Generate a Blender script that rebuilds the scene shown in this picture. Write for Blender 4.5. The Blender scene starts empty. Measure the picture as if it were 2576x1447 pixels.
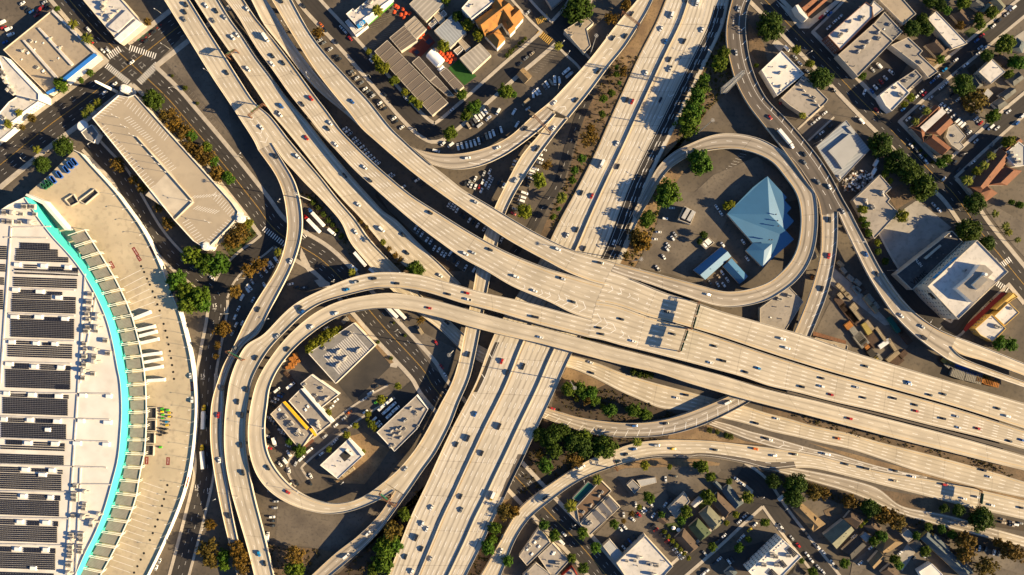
import bpy, bmesh, math, random
from mathutils import Vector, Matrix
random.seed(11)
PI = math.pi
R = math.radians
scene = bpy.context.scene
COL = scene.collection

# ------------------------------------------------------------ camera, world, sun, exposure
CAM_H = 600.0                       # drone height, metres
PXM = 0.32                          # metres of ground per survey unit
cam_data = bpy.data.cameras.new('camera')
cam = bpy.data.objects.new('camera', cam_data)
COL.objects.link(cam)
cam.location = (0, 0, CAM_H)
cam.rotation_euler = (0, 0, 0)
cam_data.sensor_width = 36.0
cam_data.lens = 36.0 * CAM_H / (2576 * PXM)
cam_data.clip_start = 1.0
cam_data.clip_end = 4000.0
scene.camera = cam

SUN_EL, SUN_AZ = R(21.0), R(-10.0)   # low sun from the right of the picture
sun_dir = Vector((math.cos(SUN_EL) * math.cos(SUN_AZ), math.cos(SUN_EL) * math.sin(SUN_AZ), math.sin(SUN_EL)))
world = bpy.data.worlds.new('World')
scene.world = world
world.use_nodes = True
wn = world.node_tree
sky = wn.nodes.new('ShaderNodeTexSky')
sky.sky_type = 'NISHITA'
sky.sun_disc = False
sky.sun_elevation = SUN_EL
sky.ozone_density = 5.0
sky.dust_density = 0.3
sky.air_density = 1.0
sky.sun_rotation = math.atan2(sun_dir.x, sun_dir.y)
bg = wn.nodes['Background']
wn.links.new(sky.outputs['Color'], bg.inputs['Color'])
bg.inputs['Strength'].default_value = 0.052
sun_data = bpy.data.lights.new('sun', 'SUN')
sun_data.energy = 5.0
sun_data.angle = R(0.5)
sun_data.color = (1.0, 0.76, 0.43)
sun = bpy.data.objects.new('sun', sun_data)
COL.objects.link(sun)
sun.rotation_euler = sun_dir.to_track_quat('Z', 'Y').to_euler()
sun.location = (300, -50, 200)
vs = scene.view_settings
vs.view_transform = 'Standard'
vs.look = 'None'
vs.exposure = 1.5
vs.gamma = 1.0
vs.use_curve_mapping = False
scene.cycles.max_bounces = 4
scene.cycles.diffuse_bounces = 2
scene.cycles.glossy_bounces = 2
scene.cycles.transparent_max_bounces = 4

# ------------------------------------------------------------ survey helpers
FR = {'a': (1717.33, 482.33, 6), 'b': (2146.67, 482.33, 6), 'c': (2146.67, 723.5, 6), 'd': (858.67, 0, 6), 'e': (1288, 0, 6),
      'f': (2146.67, 0, 6), 'g': (2146.67, 241.17, 6), 'h': (1717.33, 0, 6), 'i': (644, 964.7, 6), 'j': (1288, 1205.7, 3.391),
      'k': (1717.33, 1205.7, 3.391), 'l': (2146.67, 1205.7, 3.391), 'm': (0, 241.0, 3.391), 'n': (0, 0, 3.391), 'o': (0, 482.3, 3.391),
      'p': (429.5, 482.3, 3.391), 'D': (0, 0, 1), 'q': (644, 322, 3.388), 'r': (1383.6, 628.9, 3.388), 'z': (553.4, 754.7, 3.388), 'u': (1031.4, 660.3, 3.388),
      'v': (1716.9, 943.3, 3.388), 'w': (1295.5, 930.7, 3.388), 'x': (817.6, 1182.3, 3.388), 'y': (1572.2, 327.0, 3.388)}
for _i in range(12):
    FR[str(_i)] = (644.0 * (_i % 4), 482.33 * (_i // 4), 3)
def P(s, raw=False):
    """survey string -> list of plan points; 'k:' switches the survey sheet"""
    fr = FR['D']; out = []
    for tok in s.split():
        if ':' in tok:
            a, tok = tok.split(':'); fr = FR[a]
            if not tok: continue
        x, y = tok.split(',')[:2]
        ex = ''
        if raw:
            i = len(y)
            while i and not (y[i-1].isdigit()): i -= 1
            ex = y[i:]; y = y[:i]
        p = (fr[0] + float(x) / fr[2], fr[1] + float(y) / fr[2])
        out.append((p, ex, fr[2]) if raw else p)
    return out
def W(x, y, z=0.0):
    k = PXM * (CAM_H - z) / CAM_H
    return Vector(((x - 1288) * k, -(y - 723.5) * k, z))
def px(m, z=0.0):
    return m / (PXM * (CAM_H - z) / CAM_H)

# ------------------------------------------------------------ object helpers
WL = {}
def wl(o): return WL.get(o.name, Vector((0, 0, 0))) if o else Vector((0, 0, 0))
def link(o, parent=None, pos=None):
    COL.objects.link(o)
    pos = Vector((0, 0, 0)) if pos is None else Vector(pos)
    if parent: o.parent = parent
    o.location = pos - wl(parent)
    WL[o.name] = pos
    return o
def mesh(name, verts, faces, mats, mi=None, uv=None, smooth=False):
    me = bpy.data.meshes.new(name)
    me.from_pydata([tuple(v) for v in verts], [], faces)
    for m in (mats if isinstance(mats, (list, tuple)) else [mats]): me.materials.append(MT[m] if isinstance(m, str) else m)
    if mi: me.polygons.foreach_set('material_index', mi)
    if uv:
        l = me.uv_layers.new(name='UVMap')
        for i, lp in enumerate(me.loops): l.data[i].uv = uv[lp.vertex_index]
    if smooth: me.polygons.foreach_set('use_smooth', [True] * len(faces))
    me.update()
    return me
def mk(name, verts, faces, mats, parent=None, **kw):
    return link(bpy.data.objects.new(name, mesh(name, verts, faces, mats, **kw)), parent)
def inst(name, me, parent, pos, rz=0.0, sc=(1, 1, 1)):
    o = bpy.data.objects.new(name, me)
    link(o, parent, pos)
    o.rotation_euler = (0, 0, rz); o.scale = sc
    return o
def tag(o, label, cat=None, group=None, kind=None):
    if label: o['label'] = label
    if cat: o['category'] = cat
    if group: o['group'] = group
    if kind: o['kind'] = kind
    return o
def thing(name, label, cat, pos, group=None, rz=0):
    o = bpy.data.objects.new(name, None)
    o.empty_display_size = 1
    link(o, None, pos)
    o.rotation_euler = (0, 0, rz)
    return tag(o, label, cat, group)
class G:
    """collects simple solids into one mesh"""
    def __init__(s): s.v = []; s.f = []; s.m = []
    def quad(s, a, b, c, d, m=0):
        n = len(s.v); s.v += [a, b, c, d]; s.f.append((n, n+1, n+2, n+3)); s.m.append(m)
    def box(s, c, sx, sy, sz, rz=0, m=0, taper=1.0):
        """box with its base centre at c"""
        n = len(s.v); ca, sa = math.cos(rz), math.sin(rz)
        for k, z in ((1.0, 0), (taper, sz)):
            for x, y in ((-1, -1), (1, -1), (1, 1), (-1, 1)):
                X, Y = x * sx * k / 2, y * sy * k / 2
                s.v.append((c[0] + X * ca - Y * sa, c[1] + X * sa + Y * ca, c[2] + z))
        s.f += [(n+3, n+2, n+1, n), (n+4, n+5, n+6, n+7)] + [(n+i, n+(i+1) % 4, n+4+(i+1) % 4, n+4+i) for i in range(4)]
        s.m += [m] * 6
    def bar(s, a, b, w, h=None, m=0):
        a = Vector(a); b = Vector(b); h = h or w
        d = (b - a)
        if d.length < 1e-6: return
        d.normalize()
        up = Vector((0, 0, 1)) if abs(d.z) < 0.95 else Vector((1, 0, 0))
        x = d.cross(up).normalized() * (w / 2); y = x.cross(d).normalized() * (h / 2)
        n = len(s.v)
        for p in (a, b): s.v += [p - x - y, p + x - y, p + x + y, p - x + y]
        s.f += [(n+3, n+2, n+1, n), (n+4, n+5, n+6, n+7)] + [(n+i, n+(i+1) % 4, n+4+(i+1) % 4, n+4+i) for i in range(4)]
        s.m += [m] * 6
    def cyl(s, c, r, h, k=10, r2=None, m=0):
        n = len(s.v); r2 = r if r2 is None else r2
        for z, q in ((0, r), (h, r2)):
            for i in range(k):
                a = 2 * PI * i / k; s.v.append((c[0] + q * math.cos(a), c[1] + q * math.sin(a), c[2] + z))
        s.f += [tuple(n + k - 1 - i for i in range(k)), tuple(n + k + i for i in range(k))] + [(n+i, n+(i+1) % k, n+k+(i+1) % k, n+k+i) for i in range(k)]
        s.m += [m] * (k + 2)
    def mesh(s, name, mats, smooth=False): return mesh(name, s.v, s.f, mats, mi=s.m, smooth=smooth)
    def obj(s, name, mats, parent=None): return mk(name, s.v, s.f, mats, parent, mi=s.m)

# ------------------------------------------------------------ materials
MT = {}
def mat(name, c1, c2=None, scale=0.2, rough=0.85, c3=None, s3=2.5, a3=0.35, metal=0.0, grime=0.0, bump=0.0, wave=None):
    """noise-mottled surface colour; c1-c2 at 'scale', fine speckle c3, optional ribs (wave = period in m, depth)"""
    m = bpy.data.materials.new(name); m.use_nodes = True
    nt = m.node_tree; N = nt.nodes; L = nt.links
    b = N['Principled BSDF']; b.inputs['Roughness'].default_value = rough; b.inputs['Metallic'].default_value = metal
    if 'Specular IOR Level' in b.inputs: b.inputs['Specular IOR Level'].default_value = 0.3
    geo = N.new('ShaderNodeNewGeometry')
    def noise(sc, det=4):
        n = N.new('ShaderNodeTexNoise'); n.inputs['Scale'].default_value = sc; n.inputs['Detail'].default_value = det
        L.new(geo.outputs['Position'], n.inputs['Vector']); return n
    def ramp(src, lo, hi, ca, cb):
        r = N.new('ShaderNodeValToRGB'); r.color_ramp.elements[0].position = lo; r.color_ramp.elements[1].position = hi
        r.color_ramp.elements[0].color = (*ca, 1); r.color_ramp.elements[1].color = (*cb, 1); L.new(src, r.inputs['Fac']); return r
    def mixc(f, a, bb, mode='MIX'):
        x = N.new('ShaderNodeMix'); x.data_type = 'RGBA'; x.blend_type = mode
        if isinstance(f, float): x.inputs['Factor'].default_value = f
        else: L.new(f, x.inputs['Factor'])
        L.new(a, x.inputs['A']); L.new(bb, x.inputs['B']); return x.outputs['Result']
    c2 = c2 or tuple(v * 0.82 for v in c1)
    col = ramp(noise(scale, 6).outputs['Fac'], 0.35, 0.68, c2, c1).outputs['Color']
    if c3:
        f = ramp(noise(s3, 3).outputs['Fac'], 0.52, 0.7, (0, 0, 0), (a3, a3, a3))
        rgb = N.new('ShaderNodeRGB'); rgb.outputs[0].default_value = (*c3, 1)
        col = mixc(f.outputs['Color'], col, rgb.outputs[0])
    if wave:
        uv = N.new('ShaderNodeUVMap'); sp = N.new('ShaderNodeSeparateXYZ'); L.new(uv.outputs['UV'], sp.inputs[0])
        w = N.new('ShaderNodeMath'); w.operation = 'MULTIPLY'; w.inputs[1].default_value = 2 * PI / wave[0]; L.new(sp.outputs[0], w.inputs[0])
        sn = N.new('ShaderNodeMath'); sn.operation = 'SINE'; L.new(w.outputs[0], sn.inputs[0])
        rr = ramp(sn.outputs[0], 0.0, 1.0, (1 - wave[1],) * 3, (1, 1, 1))
        col = mixc(1.0, col, rr.outputs['Color'], 'MULTIPLY')
    L.new(col, b.inputs['Base Color'])
    if bump:
        bp = N.new('ShaderNodeBump'); bp.inputs['Strength'].default_value = bump; bp.inputs['Distance'].default_value = 0.15
        L.new(noise(1.2, 3).outputs['Fac'], bp.inputs['Height']); L.new(bp.outputs[0], b.inputs['Normal'])
    MT[name] = m
    return m
def road_mat(name, c1, c2, oil, amt, joint=40.0):
    """driven pavement: noise mottling, oil-darkened lane centres (uv.x = lane units, uv.y = metres along), faint joints"""
    m = bpy.data.materials.new(name); m.use_nodes = True
    nt = m.node_tree; N = nt.nodes; L = nt.links
    b = N['Principled BSDF']; b.inputs['Roughness'].default_value = 0.9
    if 'Specular IOR Level' in b.inputs: b.inputs['Specular IOR Level'].default_value = 0.2
    geo = N.new('ShaderNodeNewGeometry'); uv = N.new('ShaderNodeUVMap')
    sp = N.new('ShaderNodeSeparateXYZ'); L.new(uv.outputs['UV'], sp.inputs[0])
    def math_(op, a, v=None):
        x = N.new('ShaderNodeMath'); x.operation = op
        for i, q in enumerate((a, v)):
            if q is None: continue
            if isinstance(q, (int, float)): x.inputs[i].default_value = q
            else: L.new(q, x.inputs[i])
        return x.outputs[0]
    def ramp(src, lo, hi, ca, cb):
        r = N.new('ShaderNodeValToRGB'); r.color_ramp.elements[0].position = lo; r.color_ramp.elements[1].position = hi
        r.color_ramp.elements[0].color = (*ca, 1); r.color_ramp.elements[1].color = (*cb, 1); L.new(src, r.inputs['Fac']); return r.outputs['Color']
    n1 = N.new('ShaderNodeTexNoise'); n1.inputs['Scale'].default_value = 0.06; n1.inputs['Detail'].default_value = 7
    L.new(geo.outputs['Position'], n1.inputs['Vector'])
    col = ramp(n1.outputs['Fac'], 0.3, 0.72, c2, c1)
    # streaks drawn out along the lane
    mp = N.new('ShaderNodeMapping'); mp.inputs['Scale'].default_value = (2.4, 0.018, 1); L.new(uv.outputs['UV'], mp.inputs['Vector'])
    n2 = N.new('ShaderNodeTexNoise'); n2.inputs['Scale'].default_value = 1.0; n2.inputs['Detail'].default_value = 5; L.new(mp.outputs[0], n2.inputs['Vector'])
    cosl = math_('COSINE', math_('MULTIPLY', sp.outputs[0], 2 * PI))
    f = math_('ADD', math_('MULTIPLY', cosl, -0.5), 0.5)
    f = math_('POWER', f, 3.0)
    f = math_('MULTIPLY', f, ramp(n2.outputs['Fac'], 0.3, 0.65, (0.15,) * 3, (1,) * 3))
    f = math_('MULTIPLY', f, amt)
    f2 = math_('MULTIPLY', ramp(n2.outputs['Fac'], 0.52, 0.75, (0,) * 3, (1,) * 3), amt * 0.5)
    fr = math_('FRACT', math_('DIVIDE', sp.outputs[1], joint))
    j = math_('MULTIPLY', math_('LESS_THAN', fr, 0.5 / joint), 0.35)
    fs = math_('MINIMUM', math_('ADD', math_('MAXIMUM', f, f2), j), 1.0)
    mx = N.new('ShaderNodeMix'); mx.data_type = 'RGBA'; L.new(fs, mx.inputs['Factor']); L.new(col, mx.inputs['A']); mx.inputs['B'].default_value = (*oil, 1)
    L.new(mx.outputs['Result'], b.inputs['Base Color'])
    MT[name] = m
road_mat('deck', (0.54, 0.475, 0.375), (0.40, 0.35, 0.275), (0.17, 0.145, 0.115), 0.52)
road_mat('deck_old', (0.40, 0.35, 0.29), (0.31, 0.27, 0.22), (0.10, 0.085, 0.07), 0.75)
road_mat('deck_white', (0.56, 0.505, 0.42), (0.45, 0.405, 0.335), (0.13, 0.11, 0.095), 0.75, 30)
road_mat('blacktop', (0.052, 0.047, 0.045), (0.036, 0.033, 0.032), (0.024, 0.022, 0.022), 0.5, 4000)
road_mat('browntop', (0.135, 0.115, 0.10), (0.095, 0.082, 0.072), (0.05, 0.045, 0.04), 0.6, 4000)
mat('conc', (0.52, 0.46, 0.37), (0.42, 0.37, 0.30), 0.15)
mat('conc_wall', (0.56, 0.50, 0.41), (0.44, 0.39, 0.32), 0.1)
mat('walk', (0.46, 0.41, 0.345), (0.36, 0.32, 0.27), 0.25, c3=(0.24, 0.21, 0.18), s3=1.5)
mat('ground', (0.135, 0.112, 0.088), (0.068, 0.057, 0.047), 0.035, c3=(0.045, 0.04, 0.036), s3=0.35, a3=0.6)
mat('lot', (0.16, 0.135, 0.108), (0.095, 0.08, 0.067), 0.06, c3=(0.06, 0.053, 0.047), s3=0.5, a3=0.6)
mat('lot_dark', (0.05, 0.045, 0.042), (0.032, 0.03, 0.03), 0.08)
mat('lot_pale', (0.34, 0.315, 0.28), (0.26, 0.24, 0.215), 0.08, c3=(0.15, 0.135, 0.12), s3=0.25, a3=0.5)
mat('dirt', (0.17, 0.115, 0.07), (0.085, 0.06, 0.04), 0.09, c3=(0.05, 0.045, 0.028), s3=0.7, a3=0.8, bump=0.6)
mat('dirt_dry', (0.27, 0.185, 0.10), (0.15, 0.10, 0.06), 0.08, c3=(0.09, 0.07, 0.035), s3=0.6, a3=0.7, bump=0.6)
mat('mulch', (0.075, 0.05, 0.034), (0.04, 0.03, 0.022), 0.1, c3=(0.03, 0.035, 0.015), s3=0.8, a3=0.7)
mat('grass', (0.06, 0.085, 0.02), (0.035, 0.05, 0.014), 0.2, c3=(0.12, 0.10, 0.03), s3=0.9)
mat('turf', (0.02, 0.085, 0.012), (0.015, 0.065, 0.01), 0.3)
mat('court', (0.14, 0.03, 0.02), (0.11, 0.025, 0.018), 0.3)
mat('court_blue', (0.02, 0.035, 0.07))
mat('white', (0.78, 0.76, 0.72), (0.68, 0.66, 0.62), 0.5)
mat('yellow', (0.62, 0.33, 0.03), (0.5, 0.27, 0.03), 0.5)
mat('lane_white', (0.82, 0.80, 0.77), (0.66, 0.64, 0.61), 0.3)
mat('lane_yellow', (0.58, 0.34, 0.06), (0.42, 0.26, 0.06), 0.3)
mat('mark_faint', (0.33, 0.30, 0.26), (0.22, 0.20, 0.175), 0.4)
mat('bike_green', (0.03, 0.16, 0.06)); mat('curb_red', (0.28, 0.03, 0.02)); mat('sign_red', (0.22, 0.035, 0.03), (0.17, 0.03, 0.026), 0.5)
mat('black', (0.012, 0.012, 0.013)); mat('near_black', (0.035, 0.032, 0.03))
mat('teal', (0.06, 0.52, 0.50), (0.045, 0.44, 0.43), 0.05, rough=0.6)
mat('roof_white', (0.70, 0.67, 0.63), (0.56, 0.535, 0.50), 0.05, c3=(0.45, 0.42, 0.38), s3=0.12, a3=0.3)
mat('yard', (0.50, 0.42, 0.30), (0.40, 0.335, 0.24), 0.04, c3=(0.27, 0.225, 0.17), s3=0.25, a3=0.5)
mat('garage_top', (0.40, 0.335, 0.25), (0.34, 0.285, 0.215), 0.04, c3=(0.26, 0.22, 0.17), s3=0.15, a3=0.35)
mat('tar', (0.33, 0.295, 0.26), (0.25, 0.225, 0.20), 0.07, c3=(0.15, 0.135, 0.12), s3=0.35, a3=0.5)
mat('tar_tan', (0.36, 0.30, 0.225), (0.29, 0.24, 0.185), 0.07, c3=(0.19, 0.16, 0.125), s3=0.3, a3=0.45)
mat('tar_white', (0.60, 0.57, 0.54), (0.46, 0.44, 0.42), 0.07, c3=(0.28, 0.265, 0.25), s3=0.3, a3=0.5)
mat('tar_dark', (0.075, 0.072, 0.074), (0.05, 0.049, 0.052), 0.1, c3=(0.12, 0.115, 0.11), s3=0.4)
mat('tar_brown', (0.15, 0.095, 0.06), (0.115, 0.075, 0.05), 0.1)
mat('tar_grey', (0.235, 0.225, 0.215), (0.18, 0.172, 0.165), 0.08, c3=(0.12, 0.115, 0.11), s3=0.35, a3=0.5)
mat('ribbed', (0.215, 0.175, 0.145), (0.17, 0.14, 0.118), 0.06, wave=(1.3, 0.35))
mat('ribbed_pale', (0.42, 0.385, 0.34), (0.34, 0.31, 0.275), 0.07, wave=(3.4, 0.28))
mat('ribbed_blue', (0.36, 0.39, 0.42), (0.29, 0.31, 0.34), 0.1, wave=(2.2, 0.25))
mat('ribbed_grey', (0.42, 0.42, 0.415), (0.36, 0.36, 0.355), 0.1, wave=(1.2, 0.14), rough=0.5)
mat('ribbed_tan', (0.42, 0.36, 0.29), (0.36, 0.31, 0.25), 0.1, wave=(2.6, 0.3))
mat('blue_roof', (0.035, 0.16, 0.34), (0.03, 0.14, 0.30), 0.1, rough=0.45, wave=(0.9, 0.2))
mat('blue_roof_pale', (0.30, 0.38, 0.44), (0.26, 0.33, 0.39), 0.1, rough=0.45, wave=(0.9, 0.15))
mat('blue_paint', (0.03, 0.20, 0.62), (0.025, 0.17, 0.55), 0.4); mat('cyan_paint', (0.03, 0.28, 0.62)); mat('green_paint', (0.09, 0.33, 0.03))
mat('tile_red', (0.23, 0.095, 0.05), (0.165, 0.07, 0.04), 0.25, c3=(0.10, 0.045, 0.03), s3=1.2, wave=(0.6, 0.3))
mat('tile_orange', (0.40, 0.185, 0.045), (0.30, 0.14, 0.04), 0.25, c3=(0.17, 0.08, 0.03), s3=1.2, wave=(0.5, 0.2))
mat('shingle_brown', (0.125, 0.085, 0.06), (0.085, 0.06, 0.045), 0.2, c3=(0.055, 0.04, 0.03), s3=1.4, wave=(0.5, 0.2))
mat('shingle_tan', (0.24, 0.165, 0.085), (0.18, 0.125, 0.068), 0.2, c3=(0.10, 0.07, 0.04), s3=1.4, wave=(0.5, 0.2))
mat('shingle_grey', (0.135, 0.135, 0.125), (0.09, 0.092, 0.088), 0.2, c3=(0.06, 0.06, 0.058), s3=1.4, wave=(0.5, 0.2))
mat('shingle_dark', (0.06, 0.056, 0.055), (0.04, 0.038, 0.038), 0.2, c3=(0.09, 0.08, 0.075), s3=1.4, wave=(0.5, 0.2))
mat('shingle_green', (0.075, 0.105, 0.055), (0.052, 0.075, 0.04), 0.2, c3=(0.035, 0.05, 0.028), s3=1.4, wave=(0.5, 0.2))
mat('shingle_sage', (0.20, 0.20, 0.145), (0.15, 0.152, 0.112), 0.2, c3=(0.09, 0.09, 0.07), s3=1.4, wave=(0.5, 0.2))
mat('shingle_slate', (0.11, 0.14, 0.155), (0.08, 0.10, 0.115), 0.2, c3=(0.05, 0.065, 0.075), s3=1.4, wave=(0.5, 0.2))
mat('stucco', (0.55, 0.49, 0.40), (0.44, 0.39, 0.32), 0.2); mat('stucco_white', (0.76, 0.73, 0.68), (0.66, 0.63, 0.58), 0.2)
mat('stucco_yellow', (0.66, 0.44, 0.12), (0.55, 0.36, 0.10), 0.2); mat('stucco_grey', (0.32, 0.30, 0.28), (0.24, 0.225, 0.21), 0.2)
mat('brick', (0.20, 0.085, 0.055), (0.14, 0.06, 0.042), 0.6); mat('yellow_wall', (0.80, 0.47, 0.02), (0.7, 0.4, 0.02), 0.3)
mat('glass', (0.03, 0.045, 0.06), (0.02, 0.03, 0.04), 0.4, rough=0.12); mat('pane_light', (0.20, 0.26, 0.28), (0.14, 0.19, 0.21), 0.5, rough=0.15)
mat('solar', (0.022, 0.024, 0.036), (0.016, 0.017, 0.027), 0.6, rough=0.3); mat('canopy', (0.27, 0.245, 0.22), (0.22, 0.20, 0.18), 0.3, wave=(1.1, 0.25))
mat('steel', (0.48, 0.47, 0.45), (0.38, 0.37, 0.355), 0.6, rough=0.5, metal=0.2); mat('metal_dark', (0.12, 0.115, 0.11), (0.08, 0.078, 0.075), 0.6)
mat('hvac', (0.46, 0.43, 0.39), (0.36, 0.335, 0.30), 0.7, rough=0.6); mat('rust', (0.20, 0.09, 0.045), (0.11, 0.055, 0.03), 0.6)
mat('umbrella_red', (0.62, 0.075, 0.02), (0.5, 0.06, 0.018), 0.8); mat('cloth_white', (0.82, 0.81, 0.79)); mat('wood', (0.27, 0.16, 0.08), (0.18, 0.11, 0.06), 0.8)
mat('bark', (0.11, 0.08, 0.058), (0.07, 0.052, 0.04), 1.0); mat('rubber', (0.018, 0.018, 0.018)); mat('crate_orange', (0.42, 0.17, 0.03), (0.28, 0.11, 0.03), 0.7)
mat('dumpster_blue', (0.02, 0.10, 0.42)); mat('dumpster_green', (0.02, 0.13, 0.07)); mat('crate_grey', (0.27, 0.255, 0.22), (0.19, 0.178, 0.155), 0.7); mat('scrap', (0.24, 0.21, 0.18), (0.05, 0.045, 0.04), 0.9, c3=(0.45, 0.43, 0.42), s3=2.0, a3=0.9)
mat('tan_box', (0.34, 0.27, 0.17), (0.25, 0.20, 0.13), 0.5); mat('teal_box', (0.02, 0.12, 0.10)); mat('yellow_box', (0.36, 0.28, 0.08)); mat('beam_rust', (0.095, 0.055, 0.035), (0.06, 0.038, 0.028), 0.6)
# ------------------------------------------------------------ roads and elevated decks
def catmull(pts, n):
    """smooth curve through pts resampled at n+1 equal steps"""
    pts = [Vector((*p, 0)) if len(p) == 2 else Vector(p) for p in pts]
    if len(pts) > 2:
        q = [pts[0] * 2 - pts[1]] + pts + [pts[-1] * 2 - pts[-2]]
        fine = []
        for i in range(1, len(q) - 2):
            a, b, c, d = q[i-1], q[i], q[i+1], q[i+2]
            for k in range(12):
                t = k / 12
                fine.append(0.5 * ((2*b) + (c-a)*t + (2*a-5*b+4*c-d)*t*t + (3*b-3*c+d-a)*t**3))
        fine.append(pts[-1])
    else: fine = pts
    L = [0]
    for i in range(1, len(fine)): L.append(L[-1] + (fine[i] - fine[i-1]).length)
    out = []; j = 0
    for k in range(n + 1):
        s = L[-1] * k / n
        while j < len(L) - 2 and L[j+1] < s: j += 1
        t = (s - L[j]) / max(1e-9, L[j+1] - L[j])
        out.append(fine[j].lerp(fine[j+1], min(1, t)))
    return out
def plen(p): return sum(math.dist(p[i], p[i+1]) for i in range(len(p) - 1))
def lerpl(vals, t):
    if len(vals) == 1: return vals[0]
    x = t * (len(vals) - 1); i = min(int(x), len(vals) - 2); u = x - i
    return vals[i] * (1 - u) + vals[i+1] * u
def smooth(p, it=22):
    for _ in range(it):
        q = list(p)
        for i in range(1, len(p) - 1): q[i] = p[i] * 0.5 + (p[i-1] + p[i+1]) * 0.25
        p = q
    return p
DECKS = {}
class Deck: pass
_zt = [0]
def deck(key, label, A, B, zs, lanes=(2, 1.2, 2.4), ends='yw', par=([(0, 1)], [(0, 1)]), m='deck', cols=True, th=1.5, ext=(0, 0), short=None,
         name='elevated_ramp', cat='ramp', structure=False, marks=True, extra=(), solid=False):
    A = P(A); B = P(B)
    for E in (A, B):
        if ext[0]: E.insert(0, (E[0][0] + (E[0][0] - E[1][0]) / math.dist(E[0], E[1]) * ext[0], E[0][1] + (E[0][1] - E[1][1]) / math.dist(E[0], E[1]) * ext[0]))
        if ext[1]: E.append((E[-1][0] + (E[-1][0] - E[-2][0]) / math.dist(E[-1], E[-2]) * ext[1], E[-1][1] + (E[-1][1] - E[-2][1]) / math.dist(E[-1], E[-2]) * ext[1]))
    n = max(4, int(max(plen(A), plen(B)) / 5))
    a = smooth(catmull(A, n)); b = smooth(catmull(B, n))
    _zt[0] += 1
    dz = 0.006 * _zt[0]
    d = Deck(); d.key = key; d.label = label; d.short = short or label; d.n = n; d.th = th; d.cols = cols
    d.z = [lerpl(zs, i / n) + dz for i in range(n + 1)]
    d.a = [W(p.x, p.y, z) for p, z in zip(a, d.z)]; d.b = [W(p.x, p.y, z) for p, z in zip(b, d.z)]
    d.c = [(p + q) / 2 for p, q in zip(d.a, d.b)]
    d.pc = [((p.x + q.x) / 2, (p.y + q.y) / 2) for p, q in zip(a, b)]
    d.v = [0.0]
    for i in range(n): d.v.append(d.v[-1] + (d.c[i+1] - d.c[i]).length)
    DECKS[key] = d
    mid = d.c[n // 2]
    if structure:
        root = None
    else:
        root = thing(name, label, cat, (mid.x, mid.y, 0))
    wid = [(p - q).length for p, q in zip(d.a, d.b)]
    d.w = wid
    V = []; U = []
    nl, mA, mB = lanes
    for i in range(n + 1):
        w = wid[i]; lw = max(2.0, (w - mA - mB) / nl)
        h = (d.z[i] + 0.3) if solid else th
        for p, uu in ((d.a[i], 0), (d.b[i], w), (d.b[i] - Vector((0, 0, h)), w), (d.a[i] - Vector((0, 0, h)), 0)):
            V.append(p); U.append(((uu - mA) / lw, d.v[i]))
    F = []
    for i in range(n):
        o = 4 * i
        for k in range(4): F.append((o + k, o + 4 + k, o + 4 + (k + 1) % 4, o + (k + 1) % 4))
    F += [(0, 1, 2, 3), (4*n + 3, 4*n + 2, 4*n + 1, 4*n)]
    if ((d.b[0] - d.a[0]).cross(d.a[1] - d.a[0])).z > 0: F = [tuple(reversed(f)) for f in F]
    F = [tuple(reversed(f)) for f in F]
    mi = [0 if (j % 4 == 0 and j < 4 * n) else 1 for j in range(len(F))]
    if structure:
        root = mk(structure, V, F, [m, 'conc_wall'], None, mi=mi, uv=U); tag(root, None, None, None, 'structure'); root['label'] = label
        dk = root
    else:
        dk = mk('deck', V, F, [m, 'conc_wall'], root, mi=mi, uv=U)
    d.root = root; d.deck = dk
    for side, rng in zip('ab', par):
        for t0, t1 in rng:
            wall(d, 'parapet', 0.0 if side == 'a' else 1.0, None, t0, t1, 0.95, 0.38, inward=True)
    if marks:
        W_, Y_ = [], []
        cA = ends[0]; cB = ends[1]
        if cA in 'wy': (W_ if cA == 'w' else Y_).append(('m', mA))
        if cB in 'wy': (W_ if cB == 'w' else Y_).append(('M', mB))
        D_ = [('f', (k, nl, mA, mB)) for k in range(1, nl)]
        lines(d, 'white_edge_line', W_, 'lane_white', 0.26)
        lines(d, 'yellow_edge_line', Y_, 'lane_yellow', 0.24)
        if D_: lines(d, 'lane_dashes', D_, 'lane_white', 0.34, dash=(4.5, 7.7))
    return d
def at_u(d, i, spec):
    w = d.w[i]; k, v = spec
    if k == 'm': u = v
    elif k == 'M': u = w - v
    elif k == 'F': u = w * (v[0] + (v[1] - v[0]) * i / d.n)
    else: u = v[2] + (w - v[2] - v[3]) * v[0] / v[1]
    return d.a[i].lerp(d.b[i], u / w)
def lines(d, nm, specs, m, wd, dash=None, t0=0.0, t1=1.0, dz=0.02):
    V, F = [], []
    for sp in specs:
        pts = [at_u(d, i, sp) + Vector((0, 0, dz)) for i in range(d.n + 1)]
        i0, i1 = int(t0 * d.n), int(t1 * d.n)
        if not dash:
            off = len(V)
            for i in range(i0, i1 + 1):
                s = (d.b[i] - d.a[i]).normalized() * (wd / 2); V += [pts[i] - s, pts[i] + s]
            for i in range(i1 - i0): F.append((off + 2*i, off + 2*i + 1, off + 2*i + 3, off + 2*i + 2))
        else:
            pos = 0.0; nxt = 0.0
            for i in range(i0, i1):
                p, q = pts[i], pts[i+1]; L = (q - p).length
                while nxt < pos + L:
                    t = (nxt - pos) / L; c = p.lerp(q, t); dr = (q - p) / L; s = (d.b[i] - d.a[i]).normalized() * (wd / 2); e = c + dr * dash[0]
                    off = len(V); V += [c - s, c + s, e + s, e - s]; F.append((off, off+1, off+2, off+3)); nxt += dash[0] + dash[1]
                pos += L
    if F:
        o = mk(nm, V, F, m, d.deck if d.deck is d.root else d.root)
        if len(F) > 1 and (dash or len(specs) > 1): o['kind'] = 'stuff'
        return o
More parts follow.
